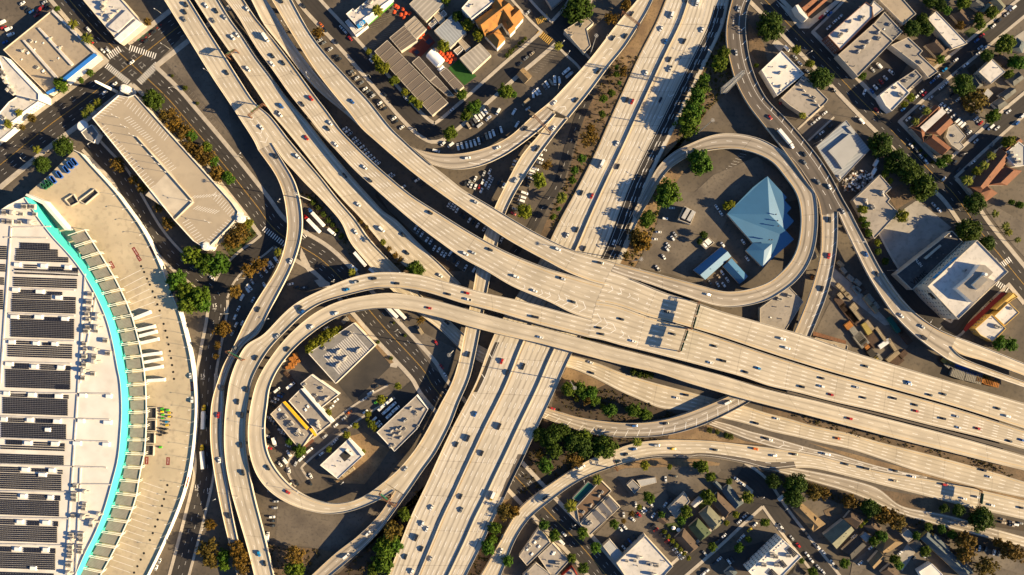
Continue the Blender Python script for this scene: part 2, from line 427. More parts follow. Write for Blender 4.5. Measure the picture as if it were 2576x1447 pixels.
def wall(d, nm, f0, f1, t0, t1, h, wd, inward=False, m='conc_wall'):
    V, F = [], []
    i0, i1 = int(round(t0 * d.n)), int(round(t1 * d.n))
    for i in range(i0, i1 + 1):
        s = (d.b[i] - d.a[i]).normalized()
        if f1 is None: f = f0
        else: f = f0 + (f1 - f0) * i / d.n
        p = d.a[i].lerp(d.b[i], f)
        if inward: p = p + s * (wd / 2) * (1 if f0 < 0.5 else -1)
        up = Vector((0, 0, h)); dn = Vector((0, 0, -0.02))
        V += [p - s * wd / 2 + dn, p - s * wd * 0.36 + up, p + s * wd * 0.36 + up, p + s * wd / 2 + dn]
    for i in range(i1 - i0):
        o = 4 * i
        for k in range(4): F.append((o + k, o + 4 + k, o + 4 + (k+1) % 4, o + (k+1) % 4))
    F += [(0, 1, 2, 3), (len(V)-1, len(V)-2, len(V)-3, len(V)-4)]
    if not F or i1 <= i0: return
    if ((d.b[i0] - d.a[i0]).cross(d.a[i0+1] - d.a[i0])).z < 0: F = [tuple(reversed(f)) for f in F]
    return mk(nm, V, F, m, d.root)
def patch(d, nm, f0, f1, t0, t1, m, dz=0.012):
    """a strip of other paving on a deck between cross fractions f0..f1 (each (start,end))"""
    V, F, U = [], [], []
    i0, i1 = int(t0 * d.n), int(t1 * d.n)
    for i in range(i0, i1 + 1):
        u = (i - i0) / max(1, i1 - i0)
        for f in (f0, f1):
            ff = f[0] + (f[1] - f[0]) * u
            V.append(d.a[i].lerp(d.b[i], ff) + Vector((0, 0, dz))); U.append((ff * d.w[i] / 3.6, d.v[i]))
    for i in range(i1 - i0): F.append((2*i, 2*i+1, 2*i+3, 2*i+2))
    return mk(nm, V, F, m, d.root, uv=U)
def chevrons(d, f0, f1, t0, t1, n, rev=False, col='lane_white', half=False):
    """painted chevron hatching down a gore or shoulder, one object per road"""
    g = G()
    for k in range(n):
        t = t0 + (t1 - t0) * (k + 0.5) / n; i = min(d.n - 1, int(t * d.n))
        fa = f0[0] + (f0[1] - f0[0]) * (t - t0) / (t1 - t0); fb = f1[0] + (f1[1] - f1[0]) * (t - t0) / (t1 - t0)
        fw = (d.c[i+1] - d.c[i]).normalized() * (-1 if rev else 1)
        a = d.a[i].lerp(d.b[i], fa); b = d.a[i].lerp(d.b[i], fb); w = (b - a).length
        up = Vector((0, 0, 0.022))
        c = (a + b) / 2 + fw * w * 0.45
        segs = ((a, b + fw * w * 0.9),) if half else ((a, c), (c, b))
        for p, q in segs:
            s = (q - p).normalized().cross(Vector((0, 0, 1))) * 0.2
            g.quad(p - s + up, p + s + up, q + s + up, q - s + up)
    o = g.obj('chevron_markings', col, d.root); o['kind'] = 'stuff'
    return o
def inside(p, poly):
    x, y = p[0], p[1]; r = False; j = len(poly) - 1
    for i in range(len(poly)):
        xi, yi = poly[i][0], poly[i][1]; xj, yj = poly[j][0], poly[j][1]
        if (yi > y) != (yj > y) and x < (xj - xi) * (y - yi) / (yj - yi) + xi: r = not r
        j = i
    return r
def near(d, x, y):
    i = min(range(d.n + 1), key=lambda k: (d.pc[k][0] - x) ** 2 + (d.pc[k][1] - y) ** 2)
    j = min(max(i, 0), d.n - 1)
    t = d.c[j+1] - d.c[j]
    return d.z[i], math.atan2(t.y, t.x)

# ---- the east-west freeway and its connectors (a = left/upper edge list, b = other edge), heights in metres
deck('w1', 'leftmost elevated freeway deck running from the top left towards the loops', '0:1240,0 1390,240 1590,565 1740,790 1932,1085 q:20,190',
     '0:1430,0 1560,210 1700,430 1800,590 1932,790 q:100,-130 205,0 260,75', [8, 8, 7.5, 7.5, 7, 6.5], (4, 1.6, 1.6), 'ww', ext=(25, 0), short='leftmost freeway deck', name='elevated_freeway', cat='freeway', par=([(0, 1)], [(0, 1)]))
deck('wr', 'curved flyover ramp dropping past the parking garage to the bottom edge', 'q:20,190 90,285 170,400 225,530 250,640 270,818 5:240,240 230,350 200,480 150,600 60,740 0,835 4:1850,980 z:100,430 40,530 4:1670,1350 1640,1447 8:1600,130 1588,300 1590,450 1610,620 1650,850 1700,1080 1745,1260 1790,1447',
     'q:140,133 180,200 245,310 290,380 330,450 365,560 388,680 398,818 5:340,360 300,500 240,640 z:420,100 370,210 325,300 265,335 215,365 150,445 100,540 55,650 25,760 8:1690,130 1676,350 1685,520 1710,700 1750,950 1790,1150 1825,1300 1860,1447',
     [6.5, 6.5, 7, 7.5, 7.5, 7.5, 7, 6.5, 6], (2, 1.0, 1.8), 'yw', m='deck_old', ext=(0, 25), short='curved flyover by the garage')
deck('r1', 'sloping connector road beside the bare dirt strip', 'q:140,133 186,200 245,290 330,372 410,465 560,612 740,818 5:700,370 850,550 960,680 1100,810 1240,930 1400,1050 1540,1190 1700,1290 1850,1340 6:100,1335 420,1320',
     'q:260,75 330,160 440,290 545,410 600,480 700,610 870,805 5:830,330 960,470 1090,600 1180,700 1260,800 1380,900 1500,1010 1600,1100 1720,1180 1850,1225 6:100,1232 450,1232', [6.4, 6, 5, 4, 2.5, 1.2, 0.5, 0.4, 0.4, 0.4], (3, 1.5, 1.5), 'wy', cols=False, solid=True, short='sloping connector by the dirt strip', th=1.0)
deck('w2', 'second elevated freeway deck from the top left, half shaded by its neighbour', '0:1470,0 1600,200 1740,400 1850,560 1932,680 q:140,-115 240,0 330,110 450,260 550,390 650,510 760,635 880,755 5:880,310 1000,450 1120,560 1250,640 1400,720',
     '0:1650,0 1740,150 1830,270 1932,430 1:100,560 230,740 q:480,0 560,110 660,230 760,350 880,490 1000,620 1100,730 5:1050,200 1170,330 1290,450 1390,540 1450,600 1550,700', [8.5, 8.2, 8, 7, 5.5, 4, 2.5, 1.2, 0.6], (4, 1.2, 2.6), 'ww', ext=(25, 0), cols=False, solid=True, name='elevated_freeway', cat='freeway', short='second freeway deck')
deck('w3', 'main elevated freeway deck from the top left, the one with the red car', '0:1700,0 1800,130 1932,360 1:120,520 260,720 400,890 q:515,0 600,100 720,230 850,370 1000,505 1150,640 1360,818 5:1400,390 1570,510 1750,605 u:880,210 r:0,445 150,525 250,565 368,594',
     '0:1840,0 1932,140 1:60,210 180,360 300,520 430,700 560,870 q:705,0 800,100 920,220 1050,340 1200,470 1350,590 5:1400,170 1600,295 1760,385 1932,472 r:0,165 150,207 300,252 469,300', [10, 10, 10.5, 11, 12, 13, 14, 14.5], (5, 1.5, 2.6), 'wy', ext=(25, 0), name='elevated_freeway', cat='freeway', short='main freeway deck from the top left')
deck('w5', 'low shaded ramp squeezed between two freeway decks at the top', '1:0,70 60,190 150,300 260,440 350,560 440,660 540,750 640,830 760,930',
     '1:70,-10 150,110 240,270 340,410 430,530 520,640 600,730 700,830 800,910', [9, 8, 6.5, 5, 3.5, 2.5], (2, 0.8, 0.8), 'ww', ext=(35, 0), short='low shaded ramp', cols=False)
deck('w4', 'rightmost elevated freeway deck from the top left, blue car on it', '1:120,0 220,170 330,350 460,550 600,730 720,870 q:890,0 1000,95 1200,270 1453,472 5:1700,230 1932,382 r:0,110 150,190 340,265 469,299',
     '1:270,0 340,130 420,265 530,410 640,530 750,650 860,765 q:1150,0 1250,95 1350,190 1453,280 1:1450,1340 1560,1430 5:1750,95 1932,205 6:200,320 r:200,5 380,55 560,110', [11, 11, 11.5, 12, 12.5, 13, 14, 14.5], (4, 1.2, 2.4), 'yw', ext=(25, 0), name='elevated_freeway', cat='freeway', short='rightmost freeway deck', par=([(0, 1)], [(0, 0.52), (0.63, 1)]))
deck('n', 'upper half of the wide elevated freeway crossing to the right edge', 'r:405,445 520,460 640,495 820,562 1000,605 1200,660 1453,736 D:1943,890 2085,934 2262,983 2420,1028 2576,1078',
     'r:520,185 620,222 700,250 850,312 1000,372 1200,432 1453,522 D:1863,797 1940,819 2023,843 2129,880 2250,918 2377,956 2576,1014', [14.5, 14.5, 14, 13, 11.5, 10], (5, 1.4, 1.6), 'yw', ext=(4, 30), name='elevated_freeway', cat='freeway', short='upper freeway half', par=([(0.1, 1)], [(0.05, 1)]))
deck('s', 'lower half of the wide elevated freeway crossing to the right edge', 'r:330,745 450,767 600,812 6:1000,1202 1250,1266 1500,1332 1750,1400 11:0,18 200,62 500,140 800,207 1230,317 1600,405 1932,495',
     'r:405,447 520,462 640,498 820,566 1000,612 1200,672 1453,752 D:1943,895 2085,939 2262,988 2420,1033 2576,1083', [14.5, 14.5, 14, 13, 11.5, 10], (6, 1.6, 1.4), 'wy', ext=(4, 30), name='elevated_freeway', cat='freeway', short='lower freeway half', par=([(0, 1)], [(0.12, 1)]))
deck('lo', 'outer loop flyover curling down the left side to the bottom edge', 'r:368,597 250,565 150,541 u:1200,395 1000,340 850,305 700,275 560,240 400,190 250,150 120,112 0,95 5:1000,606 850,616 700,655 560,712 z:690,0 570,90 450,215 355,315 275,345 225,372 180,450 150,505 110,600 75,720 65,818 8:1702,200 1692,400 1702,580 1742,800 1802,1010 1872,1250 1920,1447',
     'r:330,745 u:1200,555 1050,515 900,470 750,425 600,385 450,350 300,300 150,255 0,225 5:1050,727 900,732 z:940,0 800,62 690,142 590,240 500,330 420,420 360,510 310,600 270,690 245,818 8:1855,250 1850,400 1870,600 1920,850 9:40,1050 90,1250 135,1447', [14.5, 14, 14, 13.5, 13, 12, 11, 10, 9, 8, 7.5, 7], (3, 1.2, 1.8), 'wy', ext=(0, 25), short='outer loop flyover')
deck('li', 'inner loop flyover circling the yellow-striped workshops', '11:1932,545 1600,450 1250,356 800,242 400,140 0,46 6:1600,1390 1340,1322 1000,1232 760,1172 u:1250,590 1070,545 900,510 750,470 600,430 440,385 300,345 150,305 0,278 5:1000,762 850,780 z:1050,0 900,60 780,130 660,230 550,340 470,440 400,540 340,640 300,740 280,818 8:1880,250 1872,400 1885,530 1932,680 9:80,790 180,870 330,942 480,977 x:0,375 100,375 250,345 400,285 510,230 595,172',
     '11:1932,655 1700,600 1400,525 1000,425 600,320 200,215 10:1932,165 1650,90 1340,0 6:1100,1368 800,1300 u:1150,700 950,655 750,610 600,570 450,530 300,480 150,445 0,410 5:950,880 z:1070,120 920,190 800,270 690,360 600,450 520,550 460,650 420,750 405,818 9:90,130 70,250 65,380 80,500 120,600 190,700 280,790 400,862 x:0,280 100,290 200,278 330,228 430,160 500,105',
     [9.5, 11, 12.5, 14, 15, 15, 14.5, 13.5, 12.5, 12, 11.5, 11, 10.5, 10], (2, 1.5, 2.6), 'wy', ext=(30, 0), short='inner loop flyover')
deck('ns', 'connector flyover climbing beside the sunken lanes up under the big freeway', 'x:500,105 550,62 625,0 9:1120,600 1200,500 1270,390 1340,260 1400,140 5:1480,1440 u:420,818 455,640 478,540 505,400 535,240 555,130 570,40 5:1715,350 1745,270 1800,120 1850,15 2:60,1190 150,1080 260,950 300,880',
     'x:690,220 740,150 840,0 9:1350,540 1420,410 1480,290 1530,150 5:1610,1420 u:550,818 575,700 600,570 630,420 660,240 690,100 5:1820,410 1845,310 1880,170 2:30,1447 110,1320 210,1170 330,1010 420,900', [10, 9, 8, 7.5, 7.5, 7.5, 7.5, 8], (2, 1.5, 3.2), 'yw', m='deck', short='connector flyover beside the sunken lanes')
deck('dg', 'straight ramp rising from the bottom edge to the connector flyover', '9:420,1447 x:100,700 250,590 370,480 450,400 520,300 560,240 597,175',
     '9:570,1447 x:300,690 450,540 560,400 660,262 690,220', [2, 4, 6.5, 8.5, 9.8], (2, 1.0, 1.6), 'yw', m='deck_old', ext=(25, 0), short='straight ramp at the bottom')
deck('c1', 'curved ramp leaving the freeway above the van parking lot', '1:1090,1035 1170,1100 1260,1140 1400,1166 1560,1160 1700,1130 1830,1080 1932,1020 2:150,880 250,800', '1:1330,1245 1380,1262 1450,1276 1520,1282 1650,1266 1780,1222 1900,1160 2:0,1140 110,1060 200,990 280,920 330,862', [11, 10.5, 10, 9.5, 9, 9], (2, 1.0, 3.6), 'yw', m='deck_old', short='curved ramp above the vans', par=([(0, 1)], [(0, 1)]))
deck('c2', 'wide connector ramp with painted chevrons heading to the top edge', '2:250,800 300,760 450,600 560,480 680,330 760,220 860,100 920,30 945,0', '2:430,890 470,840 600,680 740,490 850,360 930,235 1010,110 1065,0', [9, 8, 7, 5.5, 4, 2.5], (3, 1.2, 1.6), 'ww', m='deck', ext=(0, 30), short='chevron-painted connector ramp')
deck('k', 'round loop flyover circling the blue-roofed building', 'r:520,183 620,222 700,247 850,290 1000,345 1200,410 1350,460 6:1600,872 1750,866 1932,820 7:100,760 200,690 290,580 350,440 375,250 370,100 355,0 3:270,1310 180,1190 y:1200,95 1050,47 900,28 780,35 650,75 560,118 465,155 400,195 310,275 250,360 190,470 120,600 50,740 6:850,280 790,400 730,510',
     'r:560,110 650,135 745,160 900,200 1200,280 1400,335 6:1600,756 1750,746 1932,690 7:100,610 180,520 230,400 250,250 245,120 210,0 3:110,1310 y:1270,280 1150,212 1000,168 850,158 720,175 620,195 530,232 420,300 350,365 290,450 220,580 150,700 90,818 6:860,420 800,530', [14.5, 14, 13.5, 13, 12, 11, 9.5, 8, 6, 4, 2, 1.1, 0.9], (2, 1.4, 1.4), 'wy', m='deck_old', short='round loop flyover', par=([(0.055, 0.97)], [(0, 0.97)]))
deck('h', 'dark asphalt ramp along the upper right side street', '2:1660,0 1622,150 1615,300 1640,450 1690,620 1780,790 1880,920 1932,985 3:100,1112 200,1250 290,1380 345,1447 7:368,20 388,110 400,180', '2:1805,0 1772,80 1760,200 1775,350 1800,480 1850,620 1932,765 3:120,880 270,1050 390,1200 480,1340 535,1447 7:560,50 620,150', [3, 5, 7, 8, 9, 9.5, 10], (2, 0.8, 5.2), 'yw', m='browntop', ext=(25, 0), short='dark asphalt ramp at the upper right')
deck('g', 'curved ramp with the red car diving under the big freeway', '7:400,180 405,300 400,450 370,600 320,760 260,920 190,1080 80,1290', '7:523,152 525,300 515,450 480,650 430,820 370,970 310,1115 210,1340', [10, 9.5, 8.5, 7.5, 6.5, 6, 6], (2, 1.0, 3.4), 'yw', m='deck_old', short='curved ramp with the red car')
deck('h2', 'narrow flyover sweeping past the tall white building', '7:527,152 580,270 680,480 760,640 860,800 960,940 1100,1080 1240,1190 1345,1262', '7:620,150 680,270 760,420 850,590 950,740 1060,870 1180,970 1300,1045 1420,1095', [10, 10, 10, 9.5, 9.5, 9], (2, 0.8, 1.4), 'wy', m='deck_old', short='narrow flyover by the tall building')
deck('h3', 'upper branch of the split flyover at the right edge', '7:1385,1172 1430,1225 1600,1270 1800,1340 1932,1390', '7:1420,1095 1500,1122 1700,1200 1932,1295', [9, 8, 7], (2, 0.8, 1.0), 'yw', m='deck', ext=(0, 25), short='upper flyover branch')
deck('h4', 'lower branch of the split flyover at the right edge', '7:1345,1262 1400,1292 1600,1362 1800,1432 11:1932,30', '7:1385,1172 1450,1248 1650,1328 1932,1432', [9, 9, 9], (2, 0.8, 1.0), 'wy', m='deck', ext=(0, 25), short='lower flyover branch')
# ---- ground freeway, third direction
f = deck('f', 'wide multi-lane freeway running from the top to the bottom of the picture', '2:1160,0 1090,170 970,400 850,660 740,900 620,1170 480,1447 6:380,180 300,340 210,520 5:1820,1030 1660,1440 9:1500,300 1380,550 1290,750 1170,1000 1080,1230 1000,1447',
     '2:1640,0 1610,150 1560,280 1330,760 1200,1030 1100,1230 1010,1447 6:900,360 830,520 700,760 450,1225 10:350,0 290,130 200,320 90,560 0,740 9:1870,880 1800,1010 1740,1150 1690,1250 1590,1447', [0.5, 0.5, 0.6, 0.8, 1.2, 3.5, 6.5, 7, 7, 7, 7], (14, 2, 2), 'yw', m='deck_white', par=([(0.56, 1)], [(0.56, 1)]), cols=False, solid=True, ext=(30, 30), structure='freeway', marks=False, short='wide freeway below')
top, bot = (0.335, 0.30), (0.39, 0.39)
lines(f, 'lane_dashes', [('F', (0.07 + 0.052 * k, 0.09 + 0.06 * k)) for k in range(1, 5)] + [('F', (0.39 + 0.053 * k, 0.42 + 0.068 * k)) for k in range(1, 5)] + [('F', (0.84 + 0.05 * k, 0.82 + 0.05 * k)) for k in range(0, 3)], 'lane_white', 0.36, dash=(4.5, 7.7))
lines(f, 'white_edge_line', [('F', (0.07, 0.09)), ('F', (0.66, 0.72))], 'lane_white', 0.22)
lines(f, 'yellow_edge_line', [('F', (0.37, 0.41)), ('F', (0.012, 0.03))], 'lane_yellow', 0.26)
wall(f, 'median_barrier', 0.35, 0.385, 0, 1, 1.35, 0.6)
wall(f, 'median_barrier', 0.77, 0.765, 0.58, 1, 1.3, 0.6)
patch(f, 'asphalt_lane', (0.78, 0.72), (0.95, 0.93), 0.03, 0.45, 'blacktop')
patch(f, 'asphalt_lane', (0.05, 0.02), (0.10, 0.07), 0.60, 0.68, 'blacktop')
patch(f, 'asphalt_lane', (0.91, 0.93), (1.0, 1.0), 0.78, 0.85, 'browntop')
lines(f, 'white_edge_line', [('F', (0.80, 0.69)), ('F', (0.86, 0.80))], 'lane_white', 0.24, t0=0.03, t1=0.45, dz=0.03)
chevrons(f, (0.015, 0.02), (0.075, 0.09), 0.02, 0.45, 18, half=True)
chevrons(f, (0.67, 0.64), (0.76, 0.70), 0.12, 0.45, 9)
chevrons(f, (0.025, 0.03), (0.09, 0.09), 0.6, 1.0, 12, half=True)
deck('e0', 'sunken carriageway running right from under the wide freeway', '6:380,1232 450,1236 700,1312 w:840,0 1100,85 1300,140 v:0,130 220,188 400,235 540,265 700,320 900,370 1100,430 1453,505 11:800,432 1240,542 1640,652 1932,742',
     '6:370,1320 420,1320 550,1372 w:760,110 900,185 1100,270 1240,330 v:0,300 340,368 610,435 720,475 1000,535 1200,585 1453,640 11:1100,655 1500,768 1932,862', [0.4, 0.4, 0.4, 0.5, 0.6], (4, 1.5, 1.5), 'yw', m='deck', par=([], []), cols=False, solid=True, ext=(0, 30), structure='freeway', short='sunken carriageway')
deck('e1', 'slim curving ramp with a hatched shoulder in the lower middle', '10:200,165 330,205 500,255 700,286 900,300 1100,285 1280,240 1450,176 1560,130 1660,85 1760,30', '10:195,245 400,320 600,382 800,406 1000,406 1200,386 1400,330 1560,262 1700,190 1810,130 1900,70', [0.6, 0.8, 1.5, 3, 4.5, 5.5, 6], (2, 0.9, 4.0), 'yw', m='deck_old', par=([(0, 1)], [(0, 1)]), short='slim hatched ramp', cols=False, solid=True)
deck('e2', 'sweeping lower carriageway joining from the bottom centre', '9:1700,1447 1800,1270 1870,1140 1932,1030 10:50,950 150,862 300,752 450,652 560,585 650,545 800,490 950,446 1150,426 v:0,555 200,560 400,580 560,600 810,630 1000,662 1150,690 1453,768 11:900,678 1200,722 1560,796 1932,884',
     '9:1850,1447 1900,1330 1932,1235 10:60,1120 150,1000 300,880 450,770 600,690 760,632 900,588 1050,562 1200,552 1400,566 v:100,697 300,712 600,772 740,815 11:300,635 600,700 800,752 1200,852 1500,932 1932,1027', [5, 4, 2, 1, 0.7, 0.5, 0.5, 0.5], (4, 1.2, 2.0), 'yw', m='deck', par=([(0, 0.33)], [(0, 0.40)]), cols=False, solid=True, ext=(25, 30), structure='freeway', short='sweeping lower carriageway')
patch(DECKS['e2'], 'asphalt_shoulder', (0.86, 0.62), (0.985, 0.985), 0.33, 0.6, 'browntop')
deck('e3', 'merging on-ramp between two ground carriageways', 'v:280,392 430,430 560,478 720,515 900,570 1150,640 1300,668 1453,715 11:900,640 1200,705',
     'v:220,420 400,490 560,552 810,626 1000,660 1150,686 1300,727 1453,764 11:900,674 1200,718', [0.3, 0.3, 0.3], (2, 0.8, 0.8), 'ww', m='deck_old', par=([], []), cols=False, solid=True, structure='slip_road', short='merging on-ramp')
deck('e4', 'tan exit road along the garden backs at the lower right', '11:-60,620 0,610 300,655 640,730 850,800 1000,925 1300,982 1500,1032 1690,1092 1932,1160', '11:-60,640 0,648 300,732 640,832 870,932 1050,1002 1300,1072 1680,1172 1932,1232', [0.25, 0.25, 0.25], (2, 1.0, 1.0), 'ww', m='deck_old', par=([], []), cols=False, solid=True, ext=(0, 25), structure='exit_road', short='tan exit road')
patch(DECKS['e4'], 'concrete_paving', (0, 0), (1, 1), 0.88, 1.0, 'deck')
deck('md', 'brown concrete median strip between the lower freeway half and the inner flyover', '11:150,58 500,150 800,218 1230,326 1932,505', '11:140,72 500,162 800,232 1250,346 1932,535', [12.6, 11.9, 11.1, 10.2, 9.0], (1, .2, .2), '--', m='browntop', par=([], []), marks=False, cols=False, name='concrete_median', cat='median', ext=(0, 30))
# chevrons on gores and hatched shoulders
chevrons(DECKS['c2'], (0.45, 0.45), (0.72, 0.55), 0.0, 0.75, 9)
chevrons(DECKS['w3'], (0.05, 0.1), (0.2, 0.42), 0.84, 0.98, 8)
chevrons(DECKS['s'], (0.35, 0.08), (0.75, 0.16), 0.0, 0.12, 6)
chevrons(DECKS['n'], (0.35, 0.4), (0.6, 0.42), 0.01, 0.14, 6)
chevrons(DECKS['e1'], (0.5, 0.5), (0.95, 0.95), 0.03, 0.95, 18, half=True, rev=True)
chevrons(DECKS['g'], (0.68, 0.62), (0.96, 0.95), 0.02, 0.78, 10, half=True, rev=True)
chevrons(DECKS['h'], (0.76, 0.72), (0.97, 0.97), 0.02, 0.95, 16, half=True, rev=True)
chevrons(DECKS['ns'], (0.7, 0.7), (0.97, 0.97), 0.55, 0.98, 8, half=True)
chevrons(DECKS['c1'], (0.68, 0.6), (0.95, 0.95), 0.3, 0.95, 8, half=True)
chevrons(DECKS['e3'], (0.2, 0.1), (0.75, 0.9), 0.2, 0.55, 4)
chevrons(DECKS['w1'], (0.3, 0.15), (0.5, 0.45), 0.8, 0.98, 4)

# ---- columns under the decks
cg = G(); cg.cyl((0, 0, 0), 1.0, 1.0, 14); COLUMN = cg.mesh('column', 'conc')
cg = G(); cg.box((0, 0, 0), 1, 1, 1); CAPBEAM = cg.mesh('cap_beam', 'conc')
def columns():
    for d in DECKS.values():
        if not d.cols: continue
        step = 36.0; nxt = 14.0
        for i in range(d.n):
            if d.v[i] < nxt: continue
            nxt = d.v[i] + step
            z = d.z[i] - d.th - 0.05
            if z < 2.5: continue
            w = d.w[i]; fs = (0.5,) if w < 15 else (0.25, 0.75)
            ok = []
            for fr_ in fs:
                p = d.a[i].lerp(d.b[i], fr_)
                hit = any(o is not d and any(inside(p, (o.a[j], o.a[j+1], o.b[j+1], o.b[j])) and o.z[j] < d.z[i] - 2 for j in range(o.n)) for o in DECKS.values())
                if hit: continue
                ok.append(p)
            t = d.b[i] - d.a[i]; ang = math.atan2(t.y, t.x)
            for p in ok: inst('column', COLUMN, d.root, (p.x, p.y, 0), 0, (1.1, 1.1, z - 1.2))
            if ok:
                c = d.c[i]; inst('cap_beam', CAPBEAM, d.root, (c.x, c.y, z - 1.25), ang, (w * 0.8, 1.9, 1.25))
columns()
# ------------------------------------------------------------ ground, streets, lots
g0 = G(); g0.quad((-1500, -1500, 0), (1500, -1500, 0), (1500, 1500, 0), (-1500, 1500, 0))
tag(g0.obj('ground', 'ground'), 'worn grey-brown city ground between the roads', None, None, 'structure')
_lz = [0]
def poly_ccw(p):
    a = sum(p[i][0] * p[(i+1) % len(p)][1] - p[(i+1) % len(p)][0] * p[i][1] for i in range(len(p)))
    return p if a > 0 else p[::-1]
def lot(nm, label, s, m, z=None):
    _lz[0] += 1
    z = 0.012 + 0.004 * _lz[0] if z is None else z
    pts = poly_ccw([W(x, y, z) for x, y in P(s)])
    o = mk(nm, pts, [tuple(range(len(pts)))], m)
    return tag(o, label, None, None, 'structure')
lot('bare_slope', 'brown bare slope between the freeway and the connector', '2:640,690 800,420 930,270 1000,150 1070,0 1190,-30 1150,60 970,410 740,910 480,1447 6:310,360 215,330 290,150 2:390,1440 440,1250 510,1000 560,850', 'dirt')
lot('rubble_patch', 'pale rubble beside the freeway at the top', '2:1185,-30 1070,0 930,280 800,430 850,520 960,430 1095,175', 'dirt_dry')
lot('bare_slope', 'reddish slope right of the wide freeway under the trees', '2:1590,180 1640,450 1690,620 1580,740 1480,830 1330,1080 1210,1150 1090,1250 1000,1447 1190,1040 1320,760 1550,290', 'dirt')
lot('dry_verge', 'orange dry verge beside the police parking', '2:1200,1180 1420,1180 1300,1290 1190,1447 6:1130,140 1060,330 1000,420 930,570 810,540 870,390 1000,110 1060,0', 'dirt_dry')
lot('dirt_strip', 'scrubby dirt strip left of the sloping connector', '5:350,-10 440,0 560,190 700,370 850,550 930,650 860,640 700,470 600,350 360,90', 'dirt')
lot('dirt_strip', 'scrubby dirt strip between the two ground connectors', '5:590,10 640,0 760,170 1000,450 1250,640 1320,700 1180,700 1090,600 960,470 830,330 700,170', 'dirt')
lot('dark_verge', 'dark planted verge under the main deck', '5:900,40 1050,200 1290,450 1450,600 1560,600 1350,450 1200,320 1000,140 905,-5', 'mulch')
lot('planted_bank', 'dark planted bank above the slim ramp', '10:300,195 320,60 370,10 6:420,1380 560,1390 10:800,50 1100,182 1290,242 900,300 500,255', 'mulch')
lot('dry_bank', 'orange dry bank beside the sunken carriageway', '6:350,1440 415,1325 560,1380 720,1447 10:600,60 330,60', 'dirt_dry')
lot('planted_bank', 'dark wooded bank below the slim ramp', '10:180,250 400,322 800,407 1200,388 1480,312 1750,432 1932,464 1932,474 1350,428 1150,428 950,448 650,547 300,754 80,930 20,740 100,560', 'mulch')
lot('dry_bank', 'straw-coloured bank between ramp and sweeping carriageway', '10:1180,392 1480,314 1750,434 1932,466 1800,457 1350,426 1180,426', 'dirt_dry')
lot('dry_bank', 'straw-coloured verge under the sweeping carriageway', '10:760,637 900,592 1050,567 1400,570 1570,602 1540,660 1100,640 850,690', 'dirt_dry')
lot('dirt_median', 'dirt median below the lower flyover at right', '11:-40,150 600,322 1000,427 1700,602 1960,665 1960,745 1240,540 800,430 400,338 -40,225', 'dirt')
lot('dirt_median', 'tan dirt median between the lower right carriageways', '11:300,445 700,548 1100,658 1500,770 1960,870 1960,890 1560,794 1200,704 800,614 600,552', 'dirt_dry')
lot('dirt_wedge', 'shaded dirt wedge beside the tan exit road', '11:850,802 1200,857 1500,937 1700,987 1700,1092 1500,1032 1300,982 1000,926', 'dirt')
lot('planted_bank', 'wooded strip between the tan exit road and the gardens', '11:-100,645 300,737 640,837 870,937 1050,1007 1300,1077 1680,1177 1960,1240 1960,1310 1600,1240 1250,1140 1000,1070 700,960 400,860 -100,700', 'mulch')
lot('cracked_lot', 'cracked empty parking lot below the inner loop', '9:160,880 330,950 480,992 700,985 900,960 600,1285 490,1250 150,1200', 'lot')
lot('bare_slope', 'rusty bare slope at the bottom left of the straight ramp', '9:80,1215 490,1252 620,1280 420,1460 130,1460', 'dirt')
lot('planted_bank', 'green wooded bank left of the wide freeway at the bottom', '9:600,1460 780,1290 1090,950 1220,900 1290,750 1170,1000 1000,1460', 'mulch')
lot('dry_verge', 'tan verge between the wide freeway and the sweeping carriageway', '9:1932,870 1870,880 1740,1150 1590,1460 1710,1460 1800,1270 1932,1030', 'dirt_dry')
lot('gravel_lot', 'tan gravel lot beside the white roofed shop in the loop', '9:700,400 820,370 1010,500 930,620 820,760 590,750 790,560', 'dirt_dry')
lot('parking_lot', 'fresh black parking lot inside the loop', '5:620,1440 890,1165 1035,1300 930,1400 9:870,10 735,145 640,30', 'lot_dark')
lot('parking_lot', 'black parking lot with the white shuttle buses', '9:835,265 1080,60 1180,-30 1260,40 1215,90 915,365', 'lot_dark')
lot('empty_lot', 'pale empty lot beside the tall white building', '7:820,345 975,165 1130,60 1200,120 1385,270 975,615 860,470', 'lot_pale')
lot('dirt_yard', 'brown dirt yard behind the grey shop', '7:895,15 1010,-60 1110,50 970,135 920,60', 'dirt')
lot('lawn', 'green lawn corner at the end of the parking garage', '4:1680,400 1770,290 1870,170 1932,250 1932,330 1740,490', 'grass')
lot('parking_lot', 'worn parking lot beside the leftmost freeway deck', '0:1215,440 1400,250 1520,400 1720,800 1760,1040 1600,850', 'lot')
lot('parking_lot', 'pale parking lot of the corner storage yard at right', '7:470,830 520,600 640,640 930,920 1110,1080 960,1330 600,1220 340,1090', 'lot')
lot('parking_lot', 'brown asphalt police parking lot', '6:1130,120 1250,0 2:1380,1447 1520,1320 1850,1180 3:120,1340 7:230,60 6:1640,170 1420,620 1480,700 1180,620 930,570 1060,330', 'lot')
lot('gravel_lot', 'sandy lot with a tree above the brown roofed shops', '10:680,690 860,640 1560,620 1580,660 1480,740 1330,900 1160,800 900,850 800,720', 'lot')
lot('parking_lot', 'tan parking lot behind the brown roofed shops', '10:820,940 1160,800 1240,1040 1110,1090 1340,1340 1200,1370 1010,1140 620,1150', 'lot')
lot('court', 'outdoor basketball court with dark red paint', 'd:1010,780 1310,510 1420,640 1200,860', 'court')
lot('court_key', 'dark blue painted key of the basketball court', 'd:1265,630 1330,575 1390,620 1320,680', 'court_blue')
